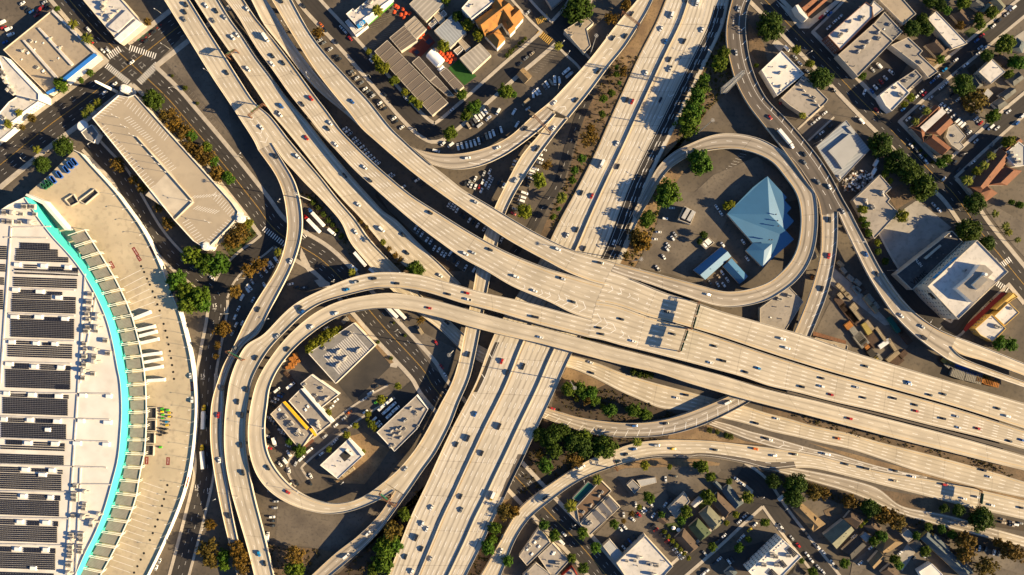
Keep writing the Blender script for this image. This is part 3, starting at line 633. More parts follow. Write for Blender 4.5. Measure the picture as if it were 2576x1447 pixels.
lot('court_key', 'dark blue painted lower key of the basketball court', 'd:1085,790 1140,745 1185,790 1140,830', 'court_blue')
lot('turf_field', 'small bright green turf field in the school yard', 'd:1615,1030 1790,885 2040,1150 1860,1290', 'turf')
lot('concrete_plaza', 'pale concrete forecourt at the mission corner', '3:60,0 210,110 240,60 280,130 330,140 540,-20 560,0 310,215 235,215', 'walk')

STREETS = []
def street(label, s, w, sw=(3.2, 3.2), m='blacktop', centre=True, dash=(), nm='street'):
    """asphalt street: plan centreline, width in metres, pavement widths left and right"""
    p = P(s); n = max(3, int(plen(p) / 6)); c = catmull(p, n)
    z = 0.10 + 0.006 * len(STREETS)
    c = [W(q.x, q.y, z) for q in c]
    st = Deck(); st.n = n; st.c = c; st.sw = sw; st.label = label; st.z = [z] * (n + 1)
    nrm = []
    for i in range(n + 1):
        t = (c[min(n, i+1)] - c[max(0, i-1)]).normalized(); nrm.append(Vector((-t.y, t.x, 0)))
    st.nrm = nrm; st.w = [w] * (n + 1)
    st.a = [q + k * w / 2 for q, k in zip(c, nrm)]; st.b = [q - k * w / 2 for q, k in zip(c, nrm)]
    st.v = [0.0]
    for i in range(n): st.v.append(st.v[-1] + (c[i+1] - c[i]).length)
    st.pc = [(q.x / PXM + 1288, -q.y / PXM + 723.5) for q in c]
    V, F, U = [], [], []
    for i in range(n + 1): V += [st.a[i], st.b[i]]; U += [(0, st.v[i]), (w / 3.4, st.v[i])]
    for i in range(n): F.append((2*i, 2*i+1, 2*i+3, 2*i+2))
    st.root = st.deck = tag(mk(nm, V, F, m, uv=U), label, None, None, 'structure')
    if centre: lines(st, 'yellow_centre_line', [('m', w / 2 - 0.12), ('m', w / 2 + 0.22)], 'lane_yellow', 0.15, dz=0.012)
    if dash: lines(st, 'lane_dashes', [('m', u) for u in dash], 'lane_white', 0.16, dash=(3, 7), dz=0.012)
    STREETS.append(st)
    return st
SA = street('broad dark avenue running diagonally beside the parking garage', 'D:150,-30 175,0 250,85 330,160 415,240 470,303 560,410 640,510 700,585 811,655 900,748 974,832 1061,926 1100,985 1210,1105 1321,1225 1405,1315 1455,1365 1545,1470', 20, dash=(3.6, 6.8, 13.2, 16.4))
SB = street('wide dark boulevard from the left edge to the big crossing', 'D:-30,440 0,415 115,322 213,250 330,160 400,105 470,50 560,-25', 24, (4, 4), dash=(4.2, 7.8, 16.2, 19.8))
SC = street('dark side street beside the ribbed school roofs', 'D:760,-25 787,13 877,110 944,187 1027,283 1074,326 1105,330 1164,283 1227,227 1288,173 1345,125 1390,85 1440,30 1470,-20', 12, (2.6, 3), centre=False)
SD = street('dark lane under the chevron ramp', 'D:1290,-25 1311,0 1345,38 1388,80 1430,120 1478,175 1450,240 1400,300', 9, (2, 2), centre=False)
SE = street('diagonal avenue lined with round trees at the right', 'D:1900,-25 1930,5 1985,62 2080,160 2165,250 2250,335 2345,435 2400,488 2465,580 2530,660 2600,745', 16, dash=(4, 12))
SF = street('shaded side street by the brick apartment block', 'D:2015,80 2075,22 2120,-25', 11, (2, 2), centre=False)
SG = street('shaded residential street with parked cars at upper right', 'D:2225,312 2332,215 2432,133 2600,-5', 11, (2.4, 2.4), centre=False)
SH = street('shaded street by the tile-roofed church', 'D:2365,452 2452,372 2532,300 2600,243', 11.5, (2.6, 2.4), centre=False)
SI = street('short side street beside the long grey workshop', 'D:2085,280 2020,340', 11, (1.5, 1.5), centre=False, m='browntop')
SJ = street('dark street between the tall white and the yellow building', 'D:2180,570 2240,680 2310,770 2390,830 2430,790 2480,740 2540,685', 11, (1.6, 2), centre=False)
SK = street('residential street between bungalows and the solar apartments', 'D:1660,1475 1790,1362 1860,1297 1912,1250', 12, (2.5, 2.5), centre=False)
SL = street('residential street running down from the freeway corner', 'D:1862,1186 1890,1203 1918,1230 1955,1285 2015,1364 2100,1470', 13, (2.2, 2.2), centre=False)
SM = street('curving service road beside the raised truck yard', 'D:225,360 262,400 300,440 335,500 385,585 440,650 500,700 545,745 545,800 530,880 518,960 512,1100 514,1190 490,1300 445,1470', 13, (2, 2.5), centre=False, dash=(4.3, 8.6))
SN = street('curved slip street from the avenue to the service road', 'D:690,590 655,622 610,655 570,700 545,760', 12, (1.5, 2), centre=False)
SO = street('narrow dead-end street between workshops in the loop', 'D:985,985 940,1010 880,1050 820,1100 770,1140 740,1175 760,1215', 10, (1.6, 1.6), centre=False, m='browntop')
SP = street('hatched dark slip road beside the bare slope', '2:590,700 520,860 455,1040 400,1220 340,1400 6:230,120 130,300 0,480', 7.5, (0.01, 0.01), centre=False, nm='slip_road', dash=(3.7,))
def sidewalks():
    polys = [[(*st.a[i].xy,) for i in range(st.n + 1)] + [(*st.b[i].xy,) for i in range(st.n, -1, -1)] for st in STREETS]
    boxes = [(min(p[0] for p in q), min(p[1] for p in q), max(p[0] for p in q), max(p[1] for p in q)) for q in polys]
    for k, st in enumerate(STREETS):
        for side, sg in (('left', 1), ('right', -1)):
            sw = st.sw[0 if sg > 0 else 1]
            if sw < 0.5: continue
            edge = st.a if sg > 0 else st.b
            V, F = [], []; prev = None
            for i in range(st.n + 1):
                e0 = edge[i] + st.nrm[i] * sg * 0.05; e1 = e0 + st.nrm[i] * sg * sw
                bad = any(j != k and b[0] < q.x < b[2] and b[1] < q.y < b[3] and inside(q, polys[j]) for q in (e0, e1, (e0 + e1) / 2) for j, b in enumerate(boxes))
                if bad: prev = None; continue
                o = len(V)
                for q, z in ((e0, 0.0), (e0, 0.27), (e1, 0.27), (e1, 0.0)): V.append((q.x, q.y, z + 0.0015 * k))
                if prev is not None:
                    for t in range(3): F.append((prev + t, prev + t + 1, o + t + 1, o + t) if sg > 0 else (o + t, o + t + 1, prev + t + 1, prev + t))
                prev = o
            if F: tag(mk('sidewalk', V, F, 'walk'), f'concrete sidewalk on the {"north or east" if sg > 0 else "south or west"} side of the ' + ' '.join(st.label.split()[:8]), None, None, 'structure')
sidewalks()
sg_ = G(); sg_.box((0, 0, 0), 1, 1, 0.012); STRIPE = {c: sg_.mesh('stripe', c) for c in ('lane_white', 'lane_yellow', 'bike_green', 'curb_red')}
def crosswalk(st, s, n, L, wd=0.75, c='lane_white'):
    a, b = P(s); a = W(*a); b = W(*b); d = b - a; ang = math.atan2(d.y, d.x)
    for i in range(n):
        p = a.lerp(b, (i + 0.5) / n)
        inst('crosswalk_stripe', STRIPE[c], st.root, (p.x, p.y, 0.225), ang + PI / 2, (L, wd, 1))
crosswalk(SA, 'n:920,488 1028,415', 7, 5.2)
crosswalk(SB, 'n:1100,405 1335,482', 12, 4.6)
crosswalk(SB, 'n:905,555 1100,708', 14, 4.6)
crosswalk(SA, 'n:1348,545 1185,705', 13, 5.2)
crosswalk(SN, 'p:788,310 978,455', 11, 4.2)
crosswalk(SA, 'p:1128,385 1180,340', 4, 4.2)
crosswalk(SE, '7:1755,560 1830,505', 6, 4.5)
crosswalk(SE, '7:1725,690 1810,745', 6, 4.5)
crosswalk(SC, 'e:370,330 550,250', 8, 5, c='lane_yellow')
crosswalk(SC, 'e:385,475 590,640', 9, 5.5, c='lane_yellow')
def stalls(nm, label, s, n, L, c='mark_faint', z=0.07, ang=90, wd=0.14):
    """row of painted parking bay lines along the segment s"""
    a, b = P(s); a = W(*a, z); b = W(*b, z); d = (b - a); u = d.normalized(); r = Matrix.Rotation(R(ang), 3, 'Z') @ u
    g = G()
    for i in range(n + 1):
        p = a.lerp(b, i / n); q = p + r * L; s_ = (q - p).normalized().cross(Vector((0, 0, 1))) * wd / 2
        g.quad(p - s_, q - s_, q + s_, p + s_)
    o = g.obj(nm, c); tag(o, label, None, None, 'stuff'); return o
stalls('parking_lines', 'faint bay lines on the worn lot by the leftmost deck', '0:1260,420 1660,960', 26, 4.5, ang=-80)
stalls('parking_lines', 'white bay lines on the fresh black lot upper row', '5:830,1235 640,1440', 8, 5, 'lane_white', ang=140)
stalls('parking_lines', 'white bay lines on the fresh black lot right row', '5:1035,1300 860,1447', 8, 5.5, 'lane_white', ang=-125)
stalls('parking_lines', 'white bay lines of the police lot left column', '6:1200,60 950,560', 14, 5, 'lane_white', ang=62)
stalls('parking_lines', 'white bay lines of the police lot middle row', '6:1260,360 1150,580', 9, 5, 'lane_white', ang=115)
stalls('parking_lines', 'white bay lines of the shaded bay row near the blue shed', '6:1390,440 1290,600', 9, 7, 'lane_white', ang=70)
stalls('parking_lines', 'faint bay lines beside the school front', 'd:400,420 800,120', 14, 5, ang=-50)
stalls('parking_lines', 'faint shaded bay lines along the school ribbed roof', 'd:410,700 860,310', 16, 5, ang=-50)
stalls('parking_lines', 'faint bay lines in the small corner lot', '2:150,540 330,360', 12, 5, ang=-55)
stalls('parking_lines', 'bay lines in the loop corner by the round tree', '2:1580,1310 1740,1140', 9, 5, 'lane_white', ang=-60)
stalls('parking_lines', 'faint bay lines on the cracked lot', '9:300,1015 620,1010', 11, 5, ang=-85)
# ------------------------------------------------------------ buildings
def inset(p, d):
    n = len(p); out = []
    for i in range(n):
        a, b, c = p[i-1], p[i], p[(i+1) % n]
        u = (b - a).to_2d().normalized(); v = (c - b).to_2d().normalized()
        nu = Vector((-u.y, u.x)); nv = Vector((-v.y, v.x)); m = nu + nv
        k = d / max(0.35, (1 + nu.dot(nv)))
        out.append(Vector((b.x + m.x * k, b.y + m.y * k, b.z)))
    return out
def ring_uv(pts):
    o = pts[0]; u = (pts[1] - pts[0]).to_2d().normalized(); v = Vector((-u.y, u.x))
    return [((p - o).to_2d().dot(u), (p - o).to_2d().dot(v)) for p in pts]
def long_uv(pts):
    L = [(pts[(i+1) % len(pts)] - pts[i]).length for i in range(len(pts))]
    k = L.index(max(L)); o = pts[k]; u = (pts[(k+1) % len(pts)] - o).to_2d().normalized(); v = Vector((-u.y, u.x))
    return [((p - o).to_2d().dot(u), (p - o).to_2d().dot(v)) for p in pts]
ug = G(); ug.box((0, 0, 0), 2.2, 1.5, 0.3, m=1); ug.box((0, 0, 0.3), 2.4, 1.7, 1.1); ug.cyl((0.5, 0, 1.4), 0.55, 0.15, 10, m=1); ug.cyl((-0.6, 0, 1.4), 0.45, 0.15, 10, m=1); UNIT_A = ug.mesh('air_conditioner', ['hvac', 'metal_dark'])
ug = G(); ug.box((0, 0, 0), 1.5, 1.5, 1.6, m=0); ug.box((0, 0, 1.6), 1.0, 1.0, 0.5, m=1); ug.bar((0.7, 0, 1.0), (2.4, 0, 0.4), 0.6, 0.6, m=0); UNIT_B = ug.mesh('air_conditioner', ['hvac', 'steel'])
ug = G(); ug.cyl((0, 0, 0), 0.3, 1.1, 8); ug.cyl((0, 0, 1.1), 0.5, 0.3, 8, 0.2, m=1); UNIT_C = ug.mesh('roof_vent', ['steel', 'metal_dark'])
ug = G(); ug.box((0, 0, 0), 1.6, 1.2, 0.35, m=0); ug.box((0, 0, 0.35), 1.35, 0.95, 0.15, m=1, taper=0.7); UNIT_D = ug.mesh('skylight', ['hvac', 'cloth_white'])
wg = G(); wg.box((0, 0, 0), 1.0, 0.16, 1.0); WINF = wg.mesh('window', 'stucco_white'); wg = G(); wg.box((0, 0, 0.07), 0.84, 0.2, 0.86); WINP = {m: wg.mesh('pane', m) for m in ('glass', 'pane_light')}
def windows(root, pts, z0, h, dx, dz, ww, wh, sides=None, m='glass', start=1.0):
    n = len(pts)
    for i in range(n):
        if sides is not None and i not in sides: continue
        a, b = pts[i], pts[(i+1) % n]; d = (b - a).to_2d(); L = d.length
        k = int((L - 1.5) / dx); nz = int((h - start) / dz)
        if k < 1 or nz < 1: continue
        u = d / L; nrm = Vector((u.y, -u.x)); ang = math.atan2(u.y, u.x)
        for q in range(k):
            s = (L - (k - 1) * dx) / 2 + q * dx
            for r in range(nz):
                pos = (a.x + u.x * s + nrm.x * 0.02, a.y + u.y * s + nrm.y * 0.02, z0 + start + r * dz)
                w = inst('window', WINF, root, pos, ang, (ww, 1, wh))
                pn = bpy.data.objects.new('pane', WINP[m]); COL.objects.link(pn); pn.parent = w
BN = []
def bldg(nm, label, s, h, roof='tar', wall_='stucco', par=0.7, units=0, at='', win=None, z0=0.0, cat='building', parm=None, uvl=False, kinds='AABC', usc=1.0):
    """flat-roofed building; s = roof corners, h = parapet height"""
    pts = poly_ccw([W(x, y, h) for x, y in P(s)])
    cen = sum(pts, Vector()) / len(pts)
    root = thing(nm, label, cat, (cen.x, cen.y, z0))
    n = len(pts)
    inn = inset(pts, 0.35)
    V = [(p.x, p.y, z0) for p in pts] + [tuple(p) for p in pts]
    mk('wall', V, [(i, (i+1) % n, n + (i+1) % n, n + i) for i in range(n)], wall_, root)
    V = [tuple(p) for p in pts] + [tuple(p) for p in inn] + [(p.x, p.y, p.z - par) for p in inn]
    F = [(i, (i+1) % n, n + (i+1) % n, n + i) for i in range(n)] + [(n + i, n + (i+1) % n, 2*n + (i+1) % n, 2*n + i) for i in range(n)]
    mk('parapet', V, F, parm or wall_, root)
    rp = [Vector((p.x, p.y, h - par)) for p in inn]
    rf = mk('roof', rp, [tuple(range(n))], roof, root, uv=(long_uv if uvl else ring_uv)(rp))
    ang = math.atan2(pts[1].y - pts[0].y, pts[1].x - pts[0].x)
    me = {'A': UNIT_A, 'B': UNIT_B, 'C': UNIT_C, 'D': UNIT_D}
    for (x, y), ex, _ in P(at, True):
        k = ex or 'A'; p = W(x, y, h); q = me[k[0]]
        sc = usc * (1.6 if k[-1] == '+' else 1.0)
        inst(q.name.split('.')[0], q, rf, (p.x, p.y, h - par - 0.01), ang, (sc, sc, sc))
    rnd = random.Random(len(label) * 7 + n)
    tries = 0; big = inset(pts, 1.8)
    bx = [min(p.x for p in pts), max(p.x for p in pts), min(p.y for p in pts), max(p.y for p in pts)]
    while units > 0 and tries < 300:
        tries += 1
        q = (rnd.uniform(bx[0], bx[1]), rnd.uniform(bx[2], bx[3]))
        if inside(q, big):
            u = me[rnd.choice(kinds)]; sc = usc * rnd.uniform(0.7, 1.25)
            inst(u.name.split('.')[0], u, rf, (q[0], q[1], h - par - 0.01), ang + rnd.choice((0, PI / 2)), (sc, sc, sc)); units -= 1
    if win: windows(root, pts, z0, h - z0, *win)
    root['_h'] = h
    BN.append((root, pts, rf, ang))
    return root, pts, rf, ang
def roofmesh(quad, z, rise, hip, over):
    """4 eave corners -> vertices and faces of a hip (hip>0) or gable (hip=0) roof with soffit"""
    a, b, c, d = quad
    if (a - b).length < (b - c).length: a, b, c, d = b, c, d, a       # a-b is the long side
    m1 = (a + d) / 2; m2 = (b + c) / 2; u = (m2 - m1).normalized(); w = (a - d).length
    k = hip * w / 2
    r1 = m1 + u * k; r2 = m2 - u * k
    up = Vector((0, 0, rise))
    V = [a, b, c, d, r1 + up, r2 + up]
    F = [(0, 1, 5, 4), (2, 3, 4, 5), (3, 0, 4), (1, 2, 5), (3, 2, 1, 0)]
    uu = u.to_2d(); uv = [((p - a).to_2d().dot(uu), p.z) for p in V]
    return V, F, uv
def house(nm, label, parts, roof, wall_='stucco', h=3.4, rise=2.4, hip=0.0, cat='house', chim=None, z0=0.0, vents=1):
    """pitched-roof house: parts = list of survey quads (each its own roof plane pair)"""
    if isinstance(parts, str): parts = [parts]
    root = None
    for j, s in enumerate(parts):
        rs = rise; hp = hip
        if '|' in s:
            s, o = s.split('|'); rs = float(o.split(',')[0]); hp = float(o.split(',')[1])
        q = poly_ccw([W(x, y, h + rs * 0.3) for x, y in P(s)])
        q = [Vector((p.x, p.y, h + 0.03 * j)) for p in q]
        cen = sum(q, Vector()) / 4
        if root is None: root = thing(nm, label, cat, (cen.x, cen.y, z0))
        V, F, uv = roofmesh(q, h, rs, hp, 0.4)
        rf = mk('roof', V, F, roof, root, uv=uv)
        wi = inset(q, 0.45); n = 4
        wv = [(p.x, p.y, z0) for p in wi] + [(p.x, p.y, h + 0.02) for p in wi]
        mk('wall', wv, [(i, (i+1) % n, n + (i+1) % n, n + i) for i in range(n)], wall_, root)
        if j == 0:
            rnd = random.Random(len(label))
            for t in range(vents):
                p = V[4].lerp(V[5], rnd.uniform(0.2, 0.8)); e = (V[0] + V[1]) / 2
                p = p.lerp(e, rnd.uniform(0.15, 0.45)); inst('roof_vent', UNIT_C, rf, (p.x, p.y, p.z - 0.3), 0, (0.7, 0.7, 0.8))
    return root
# ---- top left
r_, p_, rf_, a_ = bldg('corner_store', 'tan flat-roofed corner store with a bright blue canopy edge', 'n:25,425 440,88 830,465 405,800', 8, 'tar_tan', 'stucco', 0.9, 0, 'n:300,355D 365,365D 290,420D 235,450D+ 495,495D 180,505D 365,605D+ 425,330B 510,408B 190,435B 320,575A 455,520C 380,625C 265,350A')
q_ = [W(*t, 8.05) for t in P('n:830,465 405,800 360,752 785,432')]
g = G(); 
def slab(g, pts, z, t, m=0):
    pts = poly_ccw([Vector((p.x, p.y, z)) for p in pts]); n = len(g.v); k = len(pts)
    g.v += [tuple(p) for p in pts] + [(p.x, p.y, p.z - t) for p in pts]
    g.f += [tuple(n + i for i in range(k)), tuple(n + 2*k - 1 - i for i in range(k))] + [(n + (i+1) % k, n + i, n + k + i, n + k + (i+1) % k) for i in range(k)]; g.m += [m] * (k + 2)
def strip(nm, root, s, z, t, m):
    g = G(); slab(g, [W(x, y, z) for x, y in P(s)], z, t); return g.obj(nm, m, root)
strip('blue_canopy', r_, 'n:832,470 545,700 520,680 800,455', 8.4, 0.6, 'blue_paint')
strip('blue_canopy', r_, 'n:505,765 405,805 390,790 480,735', 8.4, 0.6, 'blue_paint')
strip('white_fascia', r_, 'n:448,80 840,462 800,452 438,100', 8.5, 0.7, 'tar_white')
strip('white_awning', r_, 'n:880,505 600,728 560,700 832,475', 5.5, 0.4, 'white')
strip('roof_duct', r_, 'n:320,240 335,235 625,545 605,560', 8.3, 1.2, 'tar_white'); strip('roof_duct', r_, 'n:190,345 205,340 490,655 470,668', 8.3, 1.2, 'tar_white')
r_, p_, rf_, a_ = bldg('market_building', 'flat-roofed market with cluttered roof and white front canopy at the crossing', 'n:690,-20 1020,-20 1215,200 1015,365', 8, 'tar_white', 'stucco', 0.8, 0, 'n:880,30B+ 880,65A+ 870,125B 945,140B+ 920,170A 1000,95B 960,60C 890,100C')
strip('white_canopy', r_, 'n:975,330 1165,165 1212,200 1020,368', 8.6, 0.5, 'cloth_white'); strip('roof_step', r_, 'n:920,230 1075,85 1140,145 1000,275', 9.0, 1.2, 'tar_white')
r_, p_, rf_, a_ = bldg('office_building', 'tall white office building with slotted walls at the left edge', 'n:-30,470 30,480 130,590 330,800 m:330,40 120,-10 90,-40', 16, 'tar_white', 'stucco_white', 0.9, 0, 'n:30,660B+ 50,700B+ 90,740B+ 70,770B+ 110,790A+ 20,610A+ 40,640A+', win=(3.2, 3.6, 1.5, 1.2, None, 'pane_light', 1.5))
r_, p_, rf_, a_ = bldg('office_wing', 'white stepped wing with slots beside the palm trees', 'm:75,50 215,-40 330,45 210,130 150,185 60,250 -30,170', 10, 'tar_white', 'stucco_white', 0.6, 3, win=(3.0, 3.4, 1.4, 1.1, None, 'pane_light', 1.5))
bldg('office_block', 'low white block at the left edge above the boulevard', 'm:-30,180 60,255 130,270 0,380 -40,380', 7, 'tar_white', 'stucco_white', 0.5, 1)
# ---- parking garage
GH = 13.0
r_, p_, rf_, a_ = bldg('parking_garage', 'long tan parking garage with a ramp slot down its roof', 'm:785,190 1010,-5 1090,10 1150,-10 p:440,0 520,90 575,170 560,230 500,300 320,480 255,460 190,420 30,245', GH, 'garage_top', 'stucco', 1.0, cat='garage', parm='stucco_white')
rz = GH - 1.0
strip('ramp_slot', r_, 'm:1180,370 1210,395 1456,640 p:165,95 195,85 205,95 80,205 55,210 0,175 o:1240,30 m:1420,660', rz + 0.03, 0.3, 'conc')
slotg = G()
pA, pB = W(*P('m:1170,350')[0], rz), W(*P('p:190,75')[0], rz)
d_ = (pB - pA).normalized()
slotg.bar(pA + Vector((0, 0, 0.6)), pB + Vector((0, 0, 0.6)), 0.5, 1.6)
pC, pD = W(*P('p:195,85')[0], rz), W(*P('p:45,235')[0], rz)
slotg.bar(pC + Vector((0, 0, 0.6)), pD + Vector((0, 0, 0.6)), 0.5, 1.6)
slotg.obj('ramp_wall', 'conc_wall', r_)
def stall_part(root, s, n, L, ang, m='white', z=None, wd=0.3):
    a, b = P(s); a = W(*a, z); b = W(*b, z); u = (b - a).normalized(); r = Matrix.Rotation(R(ang), 3, 'Z') @ u
    g = G()
    for i in range(n + 1):
        p = a.lerp(b, i / n); q = p + r * L; s_ = (q - p).normalized().cross(Vector((0, 0, 1))) * wd / 2
        g.quad(p - s_, q - s_, q + s_, p + s_)
    o = g.obj('bay_lines', m, root); o['kind'] = 'stuff'; return o
zz = rz + 0.02
stall_part(r_, 'm:800,175 1000,8', 9, 6, -55, z=zz); stall_part(r_, 'm:1100,20 1440,330', 15, 6, -85, z=zz); stall_part(r_, 'm:850,290 1300,818', 22, 6, 85, z=zz)
stall_part(r_, 'm:1060,200 1270,400', 12, 5, 70, z=zz); stall_part(r_, 'm:1290,450 1456,640', 9, 5, 80, z=zz); stall_part(r_, 'p:100,270 240,440', 8, 6, 80, z=zz); stall_part(r_, 'p:390,0 560,180', 10, 6, -85, z=zz); stall_part(r_, 'p:190,150 370,190', 9, 5, 45, z=zz)
stall_part(r_, 'p:540,270 350,450', 9, 6, -70, z=zz); stall_part(r_, 'p:170,60 400,40', 9, 4.5, 30, z=zz)
for s in ('p:610,235', 'p:320,470', '0:960,680'):
    x, y = P(s)[0]; g = G(); b = W(x, y, 8)
    for k in range(5): g.cyl((b.x, b.y, k * 2.9), 3.3, 1.5, 14)
    g.cyl((b.x, b.y, 0), 1.8, 14.2, 12); g.obj('stair_tower', 'stucco_white', r_)
r_, p_, rf_, a_ = bldg('entry_pavilion', 'white entry pavilion with round canopy at the garage corner', 'm:690,310 780,245 840,325 800,400 735,370', 7, 'tar_grey', 'stucco_white', 0.6, 1)
g = G(); c_ = W(*P('m:697,255')[0], 7); g.cyl((c_.x, c_.y, 5.5), 4.6, 0.8, 18, 4.0); g.cyl((c_.x, c_.y, 0), 0.8, 5.5, 8); g.obj('round_canopy', 'cloth_white', r_)
# ---- exhibition hall and raised truck yard
RZ, YZ, CZ = 23.0, 7.0, 12.5
ARC = P('4:185,40 300,210 400,340 520,470 620,600 720,770 800,950 850,1130 890,1340 8:910,0 920,200 910,400 890,580 850,740 790,950 720,1130 640,1290 570,1447 510,1560')
arc = catmull(ARC, 60); arcw = [W(p.x, p.y, RZ) for p in arc]
left_ = [W(*p, RZ) for p in P('8:-60,1560 4:-60,160 4:0,140 60,100')]
hall = thing('exhibition_hall', 'huge white-roofed exhibition hall with solar arrays and a curved turquoise wall', 'hall', (-380, -80, 0))
roofp = arcw + left_
roofp = poly_ccw(roofp); n = len(roofp)
inn = [Vector((p.x, p.y, RZ - 0.9)) for p in inset(roofp, 0.5)]
hall_roof = mk('roof', inn, [tuple(range(n))], 'roof_white', hall, uv=ring_uv(inn))
V = [tuple(p) for p in roofp] + [tuple(p) for p in inset(roofp, 0.5)] + [tuple(p) for p in inn]
mk('parapet', V, [(i, (i+1) % n, n + (i+1) % n, n + i) for i in range(n)] + [(n + i, n + (i+1) % n, 2*n + (i+1) % n, 2*n + i) for i in range(n)], 'stucco_white', hall)
V = [(p.x, p.y, 0) for p in roofp] + [tuple(p) for p in roofp]
mk('wall', V, [(i, (i+1) % n, n + (i+1) % n, n + i) for i in range(n)], 'teal', hall)
for s in ('8:0,70 835,80', '8:0,250 825,275', '8:0,412 815,442', '8:0,610 800,638', '4:80,270 380,262', '4:30,345 350,350', '4:100,598 590,622', '4:80,730 560,745', '4:60,920 560,938', '4:30,1115 560,1130', '4:20,1285 530,1300', '8:0,815 530,822', '8:0,1015 510,1022', '8:0,1215 500,1225', '4:80,260 0,1447', '8:590,0 490,1447', '4:640,620 590,1447', '4:720,800 600,1447', '8:605,640 570,1447', '8:530,760 840,765'):
    a, b = P(s); g = G(); g.bar(W(*a, RZ) - Vector((0, 0, 0.55)), W(*b, RZ) - Vector((0, 0, 0.55)), 1.0, 0.7); g.obj('roof_duct', 'tar_white', hall)
for (x, y), ex, _ in P('4:685,775 680,835 675,890 660,925 740,930 665,965 735,965 670,1025 735,1025 655,1052 730,1052 800,1125 640,1150 645,1190 715,1190 640,1245 715,1245 640,1305 715,1280 635,1350 705,1375 630,1408 820,1220 40,160 100,160 165,170 190,115 250,115 30,225 80,230 150,232 235,232 265,172 8:570,775 565,838 565,875 640,815 640,912 635,945 555,1000 630,1005 745,985 540,1140 615,1140 545,1175 615,1180 535,1232 610,1232 535,1270 605,1270 530,1305 525,1365 515,1430 690,1070 700,1040', True):
    p = W(x, y, RZ); sc = random.uniform(1.3, 2.0); inst('air_conditioner', UNIT_A if random.random() < 0.7 else UNIT_B, hall_roof, (p.x, p.y, RZ - 0.92), R(-3), (sc, sc * 1.2, sc))
for (x, y), ex, _ in P('4:330,560 510,570 120,740 300,755 440,800 110,945 290,945 490,960 90,1135 270,1145 410,1150 70,1300 260,1320 460,1325 130,550 8:240,85 440,95 50,75 225,275 430,285 360,350 30,270 210,450 415,455 190,650 390,655 320,690 175,850 380,860 150,1045 345,1050 130,1250 345,1255 250,1395 625,90 820,97 610,283 810,295 580,452 800,460', True):
    p = W(x, y, RZ); g = G(); g.box((p.x, p.y, RZ - 0.92), random.uniform(4.5, 7), 3.4, 1.5, R(-3), taper=0.8); g.obj('smoke_vent', 'cloth_white', hall_roof)
SOL = [[(148,388,375,440),(118,432,436,488),(112,488,515,530)], [(178,553,280,585),(365,563,480,590),(108,587,588,630),(545,568,588,590)], [(98,650,580,725)],
       [(140,745,265,772),(350,752,470,778),(92,772,385,815),(475,788,572,815),(85,817,570,915)], [(120,937,250,965),(333,945,450,968),(78,967,558,1105),(518,952,560,968)],
       [(108,1130,230,1160),(318,1137,380,1160),(450,1143,545,1162),(55,1162,543,1255)], [(88,1292,218,1345),(302,1300,425,1345),(487,1308,532,1345),(38,1347,530,1487),(418,1447,520,1490)],
       [(75,1512,205,1557),(285,1519,410,1557),(475,1527,518,1557),(18,1559,510,1685)], [(55,1702,185,1747),(265,1709,395,1747),(5,1749,498,1862)], [(40,1879,165,1917),(250,1887,380,1920),(440,1893,488,1920),(0,1920,487,1955)],
       [(-40,1985,480,2057)], [(-40,2082,150,2127),(235,2087,370,2115),(435,2092,472,2127),(-40,2129,462,2252)], [(-40,2277,130,2327),(215,2282,350,2327),(410,2287,455,2327),(-40,2329,445,2447)],
       [(-40,2477,110,2522),(200,2482,295,2522),(400,2482,438,2522),(-40,2524,430,2647)], [(-40,2685,85,2727),(175,2687,310,2727),(375,2687,418,2727),(-40,2729,415,2852)], [(-40,2877,405,2920)],
       [(-40,408,50,512)], [(-40,545,40,605)], [(-40,645,30,705)], [(-40,740,22,890)]]
ORD = ['first', 'second', 'third', 'fourth', 'fifth', 'sixth', 'seventh', 'eighth', 'ninth', 'tenth', 'eleventh', 'twelfth', 'thirteenth', 'fourteenth', 'fifteenth', 'sixteenth', 'seventeenth', 'eighteenth', 'nineteenth', 'twentieth']
def ordn(i):
    if i < 20: return ORD[i]
    t = {2: 'twenty', 3: 'thirty', 4: 'forty', 5: 'fifty', 6: 'sixty'}[(i + 1) // 10]
    return t + '-' + ORD[(i + 1) % 10 - 1] if (i + 1) % 10 else {3: 'thirtieth', 4: 'fortieth', 5: 'fiftieth', 6: 'sixtieth'}[(i + 1) // 10]
